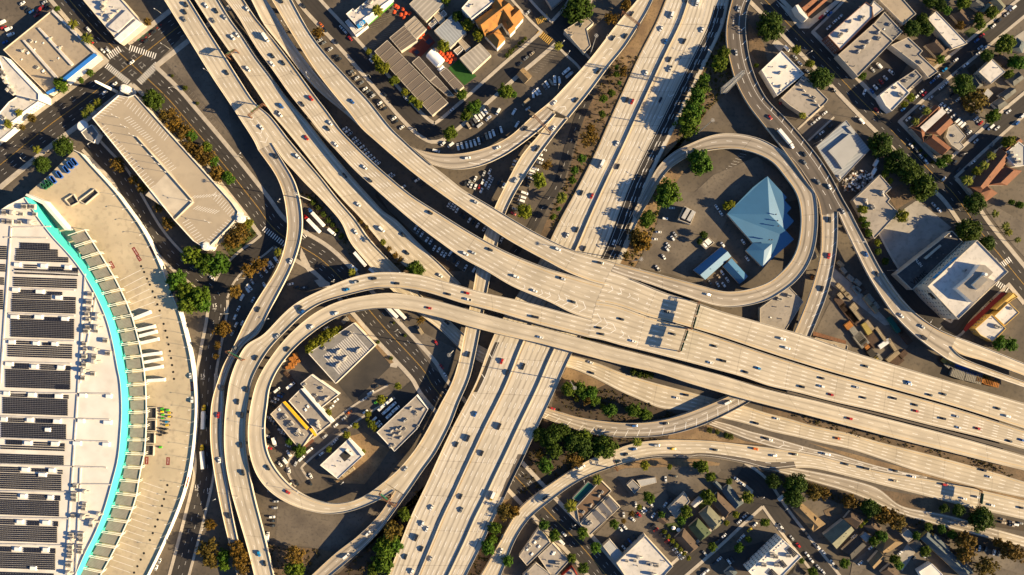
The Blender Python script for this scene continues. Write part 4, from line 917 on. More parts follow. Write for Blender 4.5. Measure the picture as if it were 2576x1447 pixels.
for bi, block in enumerate(SOL):
    main = bi < 16
    lab = f'{ordn(bi)} block of dark solar panels from the top of the main white roof' if main else f'{ordn(bi - 16)} narrow solar block from the top at the left edge'
    bb = [min(b[0] for b in block), block[-1][1], max(b[2] for b in block), block[-1][3]]
    p = W(*P(f'4:{(bb[0]+bb[2])/2},{(bb[1]+bb[3])/2}')[0], RZ)
    th_ = thing('solar_array', lab, 'solar array', (p.x, p.y, RZ - 0.9), 'solar arrays on the white hall roof')
    for x0, y0, x1, y1 in block:
        nr = max(1, round((y1 - y0) / 14.5)); sh = 0.034
        for k in range(nr):
            yc = y0 + (y1 - y0) * (k + 0.5) / nr; g = G()
            xs = x0 - (yc - 1450) * 0.0; xm = (bb[0] + bb[2]) / 2
            npan = max(1, round((x1 - x0) / 19))
            for j in range(npan):
                xa = x0 + (x1 - x0) * j / npan; xb = x0 + (x1 - x0) * (j + 0.93) / npan
                pa = W(*P(f'4:{xa},{yc + sh*(xa-xm)}')[0], RZ); pb = W(*P(f'4:{xb},{yc + sh*(xb-xm)}')[0], RZ); dy = 0.56
                g.quad((pa.x, pa.y - dy, RZ - 0.55), (pb.x, pb.y - dy, RZ - 0.55), (pb.x, pb.y + dy, RZ - 0.35), (pa.x, pa.y + dy, RZ - 0.35))
                g.quad((pa.x, pa.y + dy, RZ - 0.9), (pa.x, pa.y + dy, RZ - 0.35), (pb.x, pb.y + dy, RZ - 0.35), (pb.x, pb.y + dy, RZ - 0.9))
            g.obj('panel_row', 'solar', th_)
yo = catmull(P('0:560,1135 600,1150 700,1260 870,1447 4:960,120 1060,260 1150,420 1230,600 1290,760 1350,900 1400,1080 1440,1260 8:1465,0 1475,150 1470,300 1450,500 1420,680 1370,860 1310,1020 1240,1180 1180,1310 1100,1470 1050,1560'), 60)
yi = [p for p in arc]
yard_pts = [W(p.x, p.y, YZ) for p in yo] + [W(p.x + 8, p.y, YZ) for p in reversed(arc)] + [W(*P('0:225,1447')[0], YZ), W(*P('0:370,1320')[0], YZ)]
yard_pts = poly_ccw([Vector((p.x, p.y, YZ)) for p in yard_pts]); n = len(yard_pts)
yard = thing('truck_yard', 'raised sand-coloured concrete truck yard curving beside the white hall', 'truck yard', (-250, -60, 0))
mk('yard_deck', yard_pts, [tuple(range(n))], 'yard', yard)
V = [(p.x, p.y, 0) for p in yard_pts] + [(p.x, p.y, YZ - 0.01) for p in yard_pts]
mk('retaining_wall', V, [(i, (i+1) % n, n + (i+1) % n, n + i) for i in range(n)], 'stucco_white', yard)
yw = [W(p.x, p.y, YZ) for p in yo]
V, F = [], []
for i, p in enumerate(yw):
    t = (yw[min(len(yw)-1, i+1)] - yw[max(0, i-1)]).normalized(); s = Vector((-t.y, t.x, 0))
    for o, z in ((-0.05, -0.3), (-0.05, 1.3), (-0.45, 1.3), (-0.45, -0.3)): V.append(p - s * o + Vector((0, 0, z)))
for i in range(len(yw) - 1):
    for k in range(4): F.append((4*i + k, 4*i + (k+1) % 4, 4*i + 4 + (k+1) % 4, 4*i + 4 + k))
F += [(0, 1, 2, 3), (len(V)-4, len(V)-3, len(V)-2, len(V)-1)]
mk('yard_parapet', V, F, 'stucco_white', yard)
ci = catmull(P('4:520,330 570,410 650,540 730,680 800,820 860,960 910,1100 940,1250 955,1380 8:962,0 977,150 977,300 967,450 942,600 902,760 852,920 792,1080 712,1240 622,1400 580,1480'), 27)
co = catmull(P('4:640,285 740,440 800,540 860,640 930,780 990,920 1030,1060 1060,1180 1085,1320 1095,1430 8:1100,30 1105,200 1100,400 1085,560 1055,680 1030,850 980,1000 910,1160 830,1320 760,1447 720,1520'), 27)
for i in range(27):
    a0, a1, b0, b1 = [W(p.x, p.y, CZ) for p in (ci[i], ci[i+1], co[i], co[i+1])]
    c_ = (a0 + a1 + b0 + b1) / 4
    t = thing('dock_canopy', f'{ordn(i)} grey louvred dock canopy from the top, along the turquoise wall', 'canopy', (c_.x, c_.y, YZ), 'dock canopies along the curved wall')
    q = [a0.lerp(a1, 0.12).lerp(b0.lerp(b1, 0.12), 0.08), b0.lerp(b1, 0.12), b0.lerp(b1, 0.80), a0.lerp(a1, 0.80).lerp(b0.lerp(b1, 0.80), 0.08)]
    zs_ = [CZ + 0.6, CZ - 0.3, CZ - 0.3, CZ + 0.6]
    q = [Vector((p.x, p.y, z)) for p, z in zip(q, zs_)]
    mk('canopy_panel', q + [p - Vector((0, 0, 0.25)) for p in q], [(0, 1, 2, 3), (7, 6, 5, 4), (0, 4, 5, 1), (1, 5, 6, 2), (2, 6, 7, 3), (3, 7, 4, 0)], 'canopy', t, uv=[((p - a0).dot((a1 - a0).normalized()), 0) for p in q] * 2)
    for fr_ in (0.02, 0.9):
        g = G(); p0 = a0.lerp(a1, fr_); p1 = b0.lerp(b1, fr_); g.bar(p0 + Vector((0, 0, 1.6)), p1 + Vector((0, 0, 0.3)), 0.45, 0.6); g.obj('beam', 'stucco_white', t)
        g = G(); g.cyl((p1.x, p1.y, YZ), 0.25, CZ - YZ + 0.2, 8); g.obj('post', 'stucco_white', t)
    g = G(); g.bar(b0 + Vector((0, 0, 0.2)), b1 + Vector((0, 0, 0.2)), 0.6, 0.7); g.obj('fascia', 'stucco_white', t)
strip('white_side_wall', hall, '4:200,15 330,70 515,285 490,290 320,95 190,30', YZ + 8, 8, 'stucco_white')
# yard paint, painted pit shade, dock items
g = G(); YP = YZ + 0.02
for a, b in (('905,670','1065,590'),('935,720','1090,640'),('950,765','1110,690'),('965,815','1130,735'),('975,855','1150,785'),('990,900','1170,830'),('1000,990','1220,930')):
    pa, pb = W(*P('4:' + a)[0], YP), W(*P('4:' + b)[0], YP); s_ = (pb - pa).normalized().cross(Vector((0, 0, 1))) * 0.15; g.quad(pa - s_, pb - s_, pb + s_, pa + s_)
for k in range(15):
    y = 760 + 45 * k; xa = 1070 - 0.0 * k - max(0, (y - 760)) * 0.40; pa, pb = W(*P(f'8:{xa + 10},{y - 15}')[0], YP), W(*P(f'8:{xa + 165},{y + 38}')[0], YP); s_ = (pb - pa).normalized().cross(Vector((0, 0, 1))) * 0.13; g.quad(pa - s_, pb - s_, pb + s_, pa + s_)
o = g.obj('bay_lines', 'lane_white', yard); o['kind'] = 'stuff'
g = G(); g.cyl((0, 0, 0), 0.95, 0.03, 14); DISC = g.mesh('dock_number_disc', 'black')
for (x, y), ex, _ in P('4:1065,563 1088,607 1110,657 1131,702 1152,752 1170,798 1188,850 1205,898 1235,998 1249,1050 1262,1100 1272,1153 1282,1203 1291,1256 1299,1309 1307,1361 1313,1413 8:1263,768 1252,820 1238,873 1223,924 1206,978 1190,1028 1171,1080 1153,1130 1131,1182 1086,1282 1062,1330 1037,1380 1012,1428', True):
    p = W(x, y, YZ); inst('dock_number_disc', DISC, yard, (p.x, p.y, YZ + 0.015))
def text(body, parent, pos, ang, size, m, nm='lettering', tilt=0):
    cu = bpy.data.curves.new('lettering', 'FONT'); cu.body = body; cu.size = size; cu.align_x = 'CENTER'; cu.align_y = 'CENTER'; cu.extrude = 0.02
    tmp = bpy.data.objects.new('tmp', cu); COL.objects.link(tmp); dg = bpy.context.evaluated_depsgraph_get(); me = bpy.data.meshes.new_from_object(tmp.evaluated_get(dg)); bpy.data.objects.remove(tmp)
    me.materials.clear(); me.materials.append(MT[m]); me.name = nm
    o = bpy.data.objects.new(nm, me); link(o, parent, pos); o.rotation_euler = (tilt, 0, ang) if not isinstance(ang, tuple) else ang
    return o
for s, ang, w, l in (('4:1022,452', -58, 2.6, 7.5), ('4:1050,505', -58, 2.6, 4.5), ('4:845,553', -60, 2.6, 6), ('4:1155,445', -62, 2.8, 8.5), ('8:1107,582', 88, 2.8, 6), ('8:1268,587', 88, 2.8, 6.3), ('8:1404,745', 75, 3, 9), ('8:1450,22', 88, 2.4, 7.5)):
    p = W(*P(s)[0], YZ); g = G(); g.box((p.x, p.y, YZ + 0.012), l, w, 0.02, R(ang)); o = g.obj('keep_clear_panel', 'sign_red', yard); text('KEEP CLEAR', o, (p.x, p.y, YZ + 0.045), R(ang), l / 7.2, 'white')
for s in ('8:1115,180 1185,180 1185,262 1115,262', '8:1108,275 1180,275 1180,355 1108,355', '8:1105,368 1172,370 1170,450 1100,448', '8:1098,462 1165,465 1162,542 1095,540', '4:495,60 560,20 600,80 540,110', '4:600,70 720,-20 750,10 650,95'):
    strip('pit_shade_sheet', yard, s, YZ + 0.03, 0.02, 'tar_dark')  # flat dark sheet on the deck, colour stands for shade down in the pit
    pts = [W(x, y, YZ) for x, y in P(s)]; g = G()
    for i in range(4): g.bar(pts[i] + Vector((0, 0, 0.7)), pts[(i+1) % 4] + Vector((0, 0, 0.7)), 0.6, 1.5)
    g.obj('pit_wall', 'stucco', yard)
# ---- school and church quarter, top middle
r_, p_, rf_, a_ = bldg('school_office', 'school office with blue sign and long white facade', 'd:70,210 175,125 200,160 420,-20 760,-20 330,290 250,410', 8, 'tar_white', 'stucco_white', 0.8, 0, 'd:270,200C 390,120C 440,30A+ 330,110A 205,260C 510,10C 385,60C')
strip('white_canopy', r_, 'd:330,250 680,-20 790,-20 790,20 405,370 370,320', 5.5, 0.5, 'cloth_white')
strip('green_awning', r_, 'd:405,350 780,30 785,60 410,385', 5.0, 0.4, 'green_paint')
o = strip('blue_sign_panel', r_, 'd:230,380 340,290 372,335 262,438', 8.6, 0.5, 'cyan_paint')
p = W(*P('d:303,355')[0], 8.6); g = G()
for k in range(20):
    a0 = 2 * PI * k / 20; a1 = 2 * PI * (k + 0.8) / 20; g.quad(*[(p.x + r * math.cos(a), p.y + r * math.sin(a), 8.63) for r, a in ((1.5, a0), (1.85, a0), (1.85, a1), (1.5, a1))])
for sg in (-1, 1): g.bar((p.x, p.y - 1.2, 8.62), (p.x + 0.8 * sg, p.y + 0.8, 8.62), 0.35, 0.04)
g.obj('leaf_emblem', 'white', o)
bldg('school_entry', 'low white entry block beside the school office', 'd:55,330 105,290 240,440 400,385 215,535', 5, 'tar_white', 'stucco_white', 0.4, 0)
def ribbed(label, s, h=5.0, m='ribbed', seams=0, nm='classroom_block'):
    r, p, rf, a = bldg(nm, label, s, h, m, 'stucco', 0.12, 0, uvl=True)
    L = [(p[(i+1) % 4] - p[i]).length for i in range(4)]; k = 0 if L[0] >= L[1] else 1
    for j in range(seams):
        t = (j + 1) / (seams + 1); q0 = p[k].lerp(p[k+1], t); q1 = p[(k+3) % 4].lerp(p[(k+2) % 4], t)
        g = G(); g.bar(q0 + Vector((0, 0, 0.05)), q1 + Vector((0, 0, 0.05)), 0.35, 0.2); g.obj('ridge_cap', 'ribbed_tan', rf)
    return r, p, rf
ribbed('long brown ribbed classroom roof along the side street', 'd:497,790 700,605 1480,1447 1:1450,775 1330,870', 5, seams=10) if False else ribbed('long brown ribbed classroom roof along the side street', '1:893,388 990,303 1450,775 1330,872', 5, seams=10)
ribbed('square brown ribbed classroom roof next to the basketball court', 'd:725,570 950,385 1150,610 900,775', 5, seams=4)
ribbed('pale striped classroom roof above the ribbed ones', 'd:950,370 1105,240 1285,440 1130,590', 5, 'ribbed_tan', seams=3)
ribbed('narrow brown classroom strip beside the tent', 'd:1065,940 1170,850 1430,1145 1330,1225', 4.5, seams=1)
ribbed('narrow brown classroom strip at the street corner', 'd:1335,1230 1435,1145 1700,1447 1600,1447', 4.5, seams=1)
ribbed('narrow brown classroom strip beside the green turf', 'd:1480,1095 1580,1020 1850,1305 1740,1395', 4.5, seams=1)
ribbed('pale ribbed hall at the upper end of the school', 'd:1025,60 1120,-30 1470,-30 1545,75 1280,325', 6, 'ribbed_pale', nm='school_hall')
ribbed('shaded bluish ribbed hall beside the brown church', 'd:1400,465 1680,215 1885,490 1640,730', 6, 'ribbed_blue', nm='school_hall')
ribbed('pale ribbed hall beside the green turf', 'd:1785,880 2090,650 2260,830 1975,1095', 5.5, 'ribbed_pale', nm='school_hall')
bldg('covered_walk', 'tan covered walkway between the school halls', 'd:1355,195 1440,150 1570,300 1490,365', 4.5, 'tar_tan', 'stucco', 0.2)
bldg('covered_walk', 'tan covered walkway leading to the turf hall', 'd:1735,600 1800,565 1955,715 1885,780', 4.2, 'tar_tan', 'stucco', 0.2)
bldg('school_shed', 'small grey shed under the shaded hall', 'd:1310,365 1415,270 1460,325 1355,415', 4, 'tar', 'stucco_white', 0.3, 1)
bldg('school_shed', 'small white-walled shed beside the upper hall', 'd:1490,200 1545,150 1595,210 1540,260', 4, 'tar', 'stucco_white', 0.3)
bldg('school_shed', 'small tan shed above the red umbrellas', 'd:1690,765 1790,690 1845,740 1750,830', 4, 'tar_tan', 'stucco_white', 0.3)
t_ = thing('arched_tent', 'white arched tent beside the basketball court', 'tent', W(*P('d:1420,880')[0]))
q = [W(*t, 3) for t in P('d:1275,850 1400,730 1565,905 1440,1020')]
V, F = [], []; NS_ = 10
for k in range(NS_ + 1):
    a = PI * k / NS_; f_ = 0.5 - 0.5 * math.cos(a); z = 2.2 + 3.6 * math.sin(a)
    for e0, e1 in ((q[0], q[1]), (q[3], q[2])): p = e0.lerp(e1, f_); V.append((p.x, p.y, z if 0 < k < NS_ else 0))
for k in range(NS_): F.append((2*k, 2*k+1, 2*k+3, 2*k+2))
F += [tuple(2*k for k in range(NS_ + 1)), tuple(2*k+1 for k in range(NS_, -1, -1))]
mk('tent_skin', V, F, 'cloth_white', t_)
t_ = thing('pavilion_tent', 'small white peaked pavilion by the turf', 'tent', W(*P('d:1505,1035')[0]))
V, F, uv = roofmesh(poly_ccw([Vector((*W(*t, 3).xy, 3)) for t in P('d:1445,1045 1525,980 1570,1025 1490,1090')]), 3, 1.6, 0.9, 0); mk('tent_top', V, F, 'cloth_white', t_)
g = G()
for v in V[:4]: g.cyl((v.x, v.y, 0), 0.08, 3, 6)
g.obj('poles', 'steel', t_)
bldg('dormitory', 'pale dormitory with many windows above the brown church', 'd:1815,125 1950,-30 2380,-30 2290,30 1965,285', 13, 'tar_white', 'stucco_white', 0.7, 2, win=(2.6, 3.4, 1.1, 1.5))
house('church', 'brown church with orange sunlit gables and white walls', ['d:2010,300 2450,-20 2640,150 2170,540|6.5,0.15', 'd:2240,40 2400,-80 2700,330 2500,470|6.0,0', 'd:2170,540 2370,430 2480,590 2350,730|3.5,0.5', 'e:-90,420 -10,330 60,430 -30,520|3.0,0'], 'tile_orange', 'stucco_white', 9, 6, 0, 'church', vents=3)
house('church_wing', 'orange-roofed church wing by the yellow crosswalk', 'e:-170,250 50,70 180,260 -10,480', 'tile_orange', 'stucco_white', 8.5, 4.5, 0, 'church', vents=0)
bldg('clinic', 'grey flat-roofed clinic wedged by the chevron ramp', 'e:785,455 1130,240 1235,345 1130,440 1190,690 1090,800', 6, 'tar_tan', 'stucco', 0.5, 0, 'e:1050,360A 905,490C 890,540A 870,440C')
house('ticket_hut', 'small brown gabled hut in the corner lot', 'e:65,1125 170,1015 305,1150 190,1260', 'shingle_tan', 'stucco', 3.2, 2.0, 0)
bldg('shed', 'small shop roof at the top centre edge', '2:250,-20 330,-20 420,-40 300,60', 6, 'tar', 'stucco_grey', 0.4)
# ---- upper right
bldg('white_shop', 'bright white-roofed workshop beside the dark ramp', 'h:1190,1055 1495,765 1835,1115 1430,1447', 8, 'roof_white', 'stucco_white', 0.8, 0, 'h:1560,1015B 1465,1105B 1770,1100C 1470,1310B 1355,1010C 1340,1175C 1370,1260D 1580,1260D 1480,1360D')
bldg('grey_shop', 'grey flat shop with a row of roof units', '3:100,740 275,570 455,750 440,775 310,890 130,705'.replace(' 130,705', ' 170,800'), 7, 'tar', 'stucco', 0.7, 0, '3:235,640B 265,680B 310,720B 345,760B 375,795B 350,735A 262,600A+')
r_, p_, rf_, a_ = bldg('long_workshop', 'blue-grey workshop with a raised monitor roof', '3:365,1105 590,905 770,1130 540,1375 440,1230', 7, 'ribbed_blue', 'stucco_grey', 0.4, 2)
strip('raised_monitor', r_, '3:455,1140 615,1010 690,1130 560,1275 510,1200', 8.6, 2.0, 'ribbed_grey'); strip('raised_monitor', r_, '3:590,960 620,950 660,1000 640,1010', 8.0, 1.5, 'ribbed_grey')
house('mission_house', 'mission-style building with red tile roof and white parapet', ['h:1705,80 1900,-60 2060,20 1870,190|3.5,0', 'h:1870,180 2100,-30 2200,-10 1890,260|2.5,0'], 'tile_red', 'stucco_white', 6, 3, 0, 'building')
strip('bell_parapet', bpy.data.objects['mission_house'], 'h:1705,80 1745,70 1900,270 1870,290 1760,190', 9.5, 9.4, 'stucco_white')
bldg('brick_block', 'brick apartment block with a pale flat roof', '3:450,270 740,15 790,50 790,130 548,377 420,300'.replace(' 420,300', ''), 12, 'tar_white', 'brick', 0.7, 0, '3:625,165B 700,150B 600,235B 545,265A+ 690,50C 720,130A 560,330C', win=(2.6, 3.2, 1.2, 1.6))
bldg('roof_annex', 'narrow annex behind the brick apartment block', '3:780,45 800,5 875,70 800,130', 11, 'tar_white', 'stucco', 0.5, 0)
bldg('long_warehouse', 'pale long warehouse with a row of roof fans', '3:530,415 795,180 945,310 680,578', 9, 'tar', 'stucco', 0.8, 0, '3:680,395B 720,360B 755,320B 830,250B 650,500C 600,470C 840,290A', usc=1.2)
bldg('warehouse_end', 'bluish flat warehouse end behind the pale warehouse', '3:800,180 880,90 1018,240 945,310', 9, 'tar_grey', 'stucco', 0.7, 0, '3:920,185A 880,220D 965,270C 860,170C')
bldg('courtyard_wing', 'long courtyard wing beside the shaded parked cars', '3:930,340 1060,280 1170,385 1145,410 1285,540 1215,590 1140,500', 8, 'tar', 'stucco', 0.7, 0, '3:1155,470A 1010,400C 1120,420C 1080,350A')
bldg('courtyard_block', 'small block with a long skylight in the courtyard', '3:985,610 1115,525 1165,580 1040,695', 8, 'tar_grey', 'stucco', 0.7, 0, '3:1045,610A 1080,590C 1110,570A')
bldg('corner_block', 'pale corner block with white louvred side', '3:845,720 980,612 1070,700 935,840 890,800', 9, 'tar_white', 'stucco_white', 0.8, 0, '3:1000,715A+ 900,700C 960,660A')
bldg('tan_hall', 'tan arched-front hall at the top right', '3:820,-20 1010,-20 1120,105 1025,185', 9, 'tar_tan', 'stucco', 0.7, 0, win=(3, 3.4, 1.2, 1.4))
bldg('white_apartments', 'long white-roofed apartments beside the brown bungalow', 'f:1120,280 1255,165 1725,655 1505,735', 7, 'tar_white', 'stucco', 0.5, 0, 'f:1480,680C 1560,600C 1350,500C 1300,300C')
house('bungalow', 'brown bungalow with a sunlit gable beside the white apartments', ['f:1085,675 1275,560 1450,745 1290,885|2.8,0.4', 'f:1310,760 1400,700 1450,760 1300,880|2.2,0'], 'shingle_brown', 'stucco', 3.6, 2.8, 0.4)
house('bungalow', 'dark bungalow under the trees at the upper right street', ['f:1480,210 1640,120 1840,330 1690,440|2.8,0.4', 'f:1740,340 1800,280 1860,330 1790,400|2.0,0'], 'shingle_brown', 'stucco', 3.6, 2.8, 0.4)
bldg('white_house', 'white cubic house with a pale roof by the shaded street', 'f:1895,1085 2100,890 2300,1085 2085,1265', 8, 'tar_white', 'stucco', 0.4, 1, win=(2.6, 3, 1.1, 1.2))
house('bungalow', 'brown bungalow with sunlit gables behind the white cubic house', ['f:2120,880 2240,790 2430,960 2320,1050|2.6,0.3', 'f:2230,1010 2300,940 2330,970 2260,1030|1.6,0'], 'shingle_brown', 'stucco', 3.6, 2.6, 0.3)
house('cottage', 'grey cottage roof at the far upper right corner', 'f:1740,60 1880,-20 2020,80 1900,170', 'shingle_grey', 'stucco', 3.4, 2.2, 0.3)
house('cottage', 'pale cottage by the street at the top right corner', ['f:1905,170 2040,40 2110,110 2000,220', 'f:2060,20 2200,-40 2310,90 2220,180|2.0,0.3'], 'shingle_sage', 'stucco_yellow', 3.6, 2.4, 0.0)
house('cottage', 'grey-blue cottage at the right edge beside parked cars', 'f:2370,740 2480,560 2600,640 2560,800', 'shingle_slate', 'stucco', 3.6, 2.2, 0.5)
bldg('garage_shed', 'small grey shed behind the church parking', '3:1625,700 1660,668 1700,705 1660,750', 3.4, 'ribbed_grey', 'stucco', 0.1)
house('cottage', 'grey gabled cottage above the rust-coloured tree', ['3:1740,715 1830,655 1880,690 1800,755|2.2,0', '3:1690,780 1760,730 1820,790 1745,830|1.8,0.3'], 'shingle_grey', 'stucco_white', 3.6, 2.2, 0)
house('cottage', 'dark cottage by the second shaded street', '3:1800,600 1895,540 1940,590 1860,650', 'shingle_grey', 'stucco', 3.4, 2.0, 0.3)
house('cottage', 'small grey cottage with a pale yard beside the white cubic house', 'f:1745,1185 1860,1125 1970,1285 1850,1350', 'shingle_grey', 'stucco', 3.4, 2.0, 0.5)
r_ = house('parish_church', 'red tile-roofed parish church by the shaded street', ['g:860,480 1240,130 1330,190 1010,480|2.5,0.2', 'g:870,480 1010,478 1085,545 1070,700|2.0,0.4', 'g:1085,545 1405,250 1520,400 1320,600|3.0,0.25', 'g:1080,690 1210,570 1490,780 1345,900|3.0,0.25'], 'tile_red', 'stucco', 6, 3, 0.2, 'church')
strip('flat_roof_well', r_, 'g:1010,475 1335,185 1405,250 1085,545', 8.6, 0.6, 'tar_white')
bldg('parish_annex', 'pale flat annex with vents behind the parish church', 'g:1440,470 1540,420 1700,610 1620,700 1680,770 1610,830 1480,740 1400,620', 4, 'lot_pale', 'stucco', 0.3, 2)
house('tile_roof_complex', 'large brown tile-roofed complex at the right edge', ['g:1730,1380 2220,780 2400,900 2000,1440|3.6,0.3', 'g:2000,1350 2300,1060 2560,1130 2330,1350|3.0,0.3', 'g:2230,790 2450,600 2570,690 2330,850|2.5,0.2', 'g:1730,1350 2010,1340 b:2190,20 1960,190|3,0.3'], 'tile_red', 'stucco', 6, 3.4, 0.3, 'building')
bldg('plant_roof', 'white plant roof among the brown tile roofs', 'g:2260,870 2340,830 2500,690 2600,770 2600,1050 2450,1060', 8.2, 'ribbed_grey', 'stucco_white', 0.5, 0, 'g:2400,900B+ 2440,960B+ 2480,1000A+ 2380,850A')
bldg('scrap_shop', 'grey workshop with a sagging flat roof beside the flyover', 'g:140,1447 405,1190 585,1390 b:495,25 565,105 525,155 640,270 690,310 320,712 0,130', 6.5, 'tar', 'stucco', 0.6, 0, 'b:180,130B+ 290,235A+ 350,60C 275,590C 250,490C 430,10B+')
# ---- tall building and neighbours at the right
r_, p_, rf_, a_ = bldg('tall_building', 'tall white building with a roof penthouse and painted wall signs', '7:1205,715 1580,365 1815,605 1437,965', 24, 'tar_white', 'stucco', 1.0, 0, 'c:1760,40A b:1690,1190A', win=(4.2, 3.9, 1.5, 1.6, None, 'glass', 2.0))
def block(nm, root, s, z0, z1, m, top=None):
    pts = poly_ccw([W(x, y, z1) for x, y in P(s)]); n = len(pts)
    V = [(p.x, p.y, z0) for p in pts] + [(p.x, p.y, z1) for p in pts]
    return mk(nm, V, [(i, (i+1) % n, n + (i+1) % n, n + i) for i in range(n)] + [tuple(range(n, 2*n))], [m, top or m], root, mi=[0] * n + [1])
block('penthouse', r_, '7:1425,730 1530,645 1600,550 1640,555 1700,610 1660,650 1720,680 1545,835', 22.5, 29, 'stucco_white', 'tar')
block('penthouse_upper', r_, '7:1540,705 1620,630 1660,665 1580,740', 29, 31, 'stucco_white', 'tar_grey')
p = W(*P('7:1640,625')[0], 31); g = G(); g.cyl((p.x, p.y, 29), 1.7, 3.2, 12, 1.2); g.obj('water_tank', 'cloth_white', r_)
# wall signs on the two visible walls
def wall_frame(a, b):
    d = (b - a); L = d.length; u = d / L; nrm = Vector((u.y, -u.x, 0)); return u, nrm, math.atan2(u.y, u.x)
best = max(range(4), key=lambda i: -((p_[i] + p_[(i+1) % 4]) / 2).x + ((p_[i] + p_[(i+1) % 4]) / 2).y)
u, nrm, an = wall_frame(p_[best], p_[(best+1) % 4]); mid = p_[best].lerp(p_[(best+1) % 4], 0.62)
g = G(); g.bar(mid - u * 13 + nrm * 0.15 - Vector((0, 0, 3.5)), mid + u * 11 + nrm * 0.15 - Vector((0, 0, 3.5)), 0.2, 4.5); sgn = g.obj('wall_sign', 'cyan_paint', r_)
text('DT 2 Suhr 2', sgn, mid - u * 1 + nrm * 0.3 - Vector((0, 0, 3.6)), (PI / 2, 0, an), 3.0, 'white')
best = max(range(4), key=lambda i: -((p_[i] + p_[(i+1) % 4]) / 2).x - ((p_[i] + p_[(i+1) % 4]) / 2).y)
u, nrm, an = wall_frame(p_[best], p_[(best+1) % 4]); mid = p_[best].lerp(p_[(best+1) % 4], 0.66)
text('WELCOME', r_, mid + nrm * 0.2 - Vector((0, 0, 1.8)), (PI / 2, 0, an), 2.4, 'black')
g = G(); m2 = p_[best].lerp(p_[(best+1) % 4], 0.28)
g.bar(m2 - u * 3 + nrm * 0.2 - Vector((0, 0, 6)), m2 + u * 3 + nrm * 0.2 - Vector((0, 0, 6)), 0.3, 4); g.obj('dark_wall_panel', 'black', r_)
r_, p_, rf_, a_ = bldg('annex_building', 'low dark-roofed annex in front of the tall white building', '7:970,625 1390,295 1472,377 1090,742', 9, 'tar_dark', 'stucco', 0.8, 0, '7:1380,335D 1280,500C 1235,495C 1325,470C 1300,545A')
strip('parapet_screen', r_, '7:1180,500 1300,400 1310,410 1195,510', 9.6, 1.4, 'stucco')
p = W(*P('b:985,1075')[0], 8.3); text('ALEN', rf_, (p.x, p.y, 8.32), R(-50), 3.2, 'white')
p = W(*P('b:1000,1310')[0], 8.3); text('VIMIS', rf_, (p.x, p.y, 8.32), R(38), 6.5, 'black')
r_, p_, rf_, a_ = bldg('yellow_hotel', 'yellow-walled building with a red awning strip and white roofs', 'c:1840,625 2090,405 2310,620 2110,820 1920,720', 9, 'tar_white', 'stucco_yellow', 0.7, 0, 'c:2170,590A+ 2080,470C 2220,600A', win=(3.4, 3.6, 1.2, 1.6))
bldg('yellow_hotel_wing', 'bluish-roofed wing of the yellow building', 'c:2130,430 2350,220 2510,380 2290,580', 8.4, 'tar_white', 'stucco_yellow', 0.6, 1)
bldg('yellow_hotel_end', 'arched yellow end wing at the crosswalk', 'c:2150,330 2430,80 2490,140 2400,190 2220,340', 7.5, 'stucco_yellow', 'stucco_yellow', 0.4, 0)
strip('red_awning', bpy.data.objects['yellow_hotel'], 'c:1665,640 1710,560 2240,70 2310,80 2100,290 1750,620 1690,670', 4.0, 0.3, 'curb_red')
bldg('storage_office', 'flat brown office with roof units beside the freeway wall', '7:360,1100 605,1160 595,1215 330,1140', 5, 'tar_tan', 'stucco', 0.5, 0, '7:420,1145A 450,1155A 480,1160A 510,1165A', cat='building')
strip('orange_canopy', bpy.data.objects['storage_office'], '7:345,1055 590,1125 590,1150 340,1085', 4.0, 0.3, 'rust')
bldg('grey_depot', 'grey depot roof tucked under the loop flyover', '7:-60,880 160,715 268,830 125,1060 -60,1005', 5, 'tar', 'stucco', 0.4, 0, '7:160,785A+ 85,810A+ 60,870C 20,950D 160,870C 100,960C')
# ---- police compound: blue roof
ROOFB = thing('police_station', 'large building with a faceted blue metal roof inside the round loop', 'building', W(*P('a:1250,500')[0]))
EZ = 6.5
def pv(s, z): return [W(x, y, z) for x, y in P(s)]
eave = pv('y:870,715 1090,490 1140,450 1215,395 1380,575 1360,600 a:1640,245 1575,325 1680,445 1555,580 1680,722 1205,1140 955,890 1062,775', EZ)
pk = pv('a:1310,345', 10.0)[0]; tp = eave[3]; br = eave[10]; lf = eave[0]
def facet(nm, pts, par):
    c = pts[0]; uvd = (pts[1] - pts[0]).to_2d().normalized(); o = mk(nm, pts, [tuple(range(len(pts)))], 'blue_metal', par, uv=[((p - c).to_2d().dot(uvd), 0) for p in pts])
    return o
mat('blue_metal', (0.035, 0.165, 0.33), (0.03, 0.145, 0.29), 0.08, rough=0.48, wave=(0.9, 0.22))
MT['blue_metal'].node_tree.nodes['Principled BSDF'].inputs['Specular IOR Level'].default_value = 0.9
facet('roof_slope', poly_ccw([lf, eave[1], eave[2], tp, pk]), ROOFB)
facet('roof_slope', poly_ccw([lf, pk, br, eave[11], eave[12], eave[13]]) if False else poly_ccw([lf, pk, br, eave[11], eave[13]]), ROOFB)
facet('roof_slope', poly_ccw([tp, eave[4], eave[5], eave[6], eave[7], eave[8], eave[9], br, pk]), ROOFB)
pk2 = pv('a:1350,785', 9.5)[0]; q1, q2 = pv('a:955,890 1210,1140', EZ + 0.1); rd = pv('a:1232,887', 9.6)[0]; e1 = pv('a:1060,775', EZ + 0.6)[0]; e2 = pv('a:1330,1000', EZ + 0.2)[0]
facet('porch_slope', poly_ccw([q1, e1, pk2, rd]), ROOFB); facet('porch_slope', poly_ccw([q1, rd, q2]), ROOFB); facet('porch_slope', poly_ccw([rd, pk2, e2, q2]), ROOFB)
ee = poly_ccw([Vector((p.x, p.y, EZ - 0.05)) for p in eave]); wi = inset(ee, 0.8); n = len(wi)
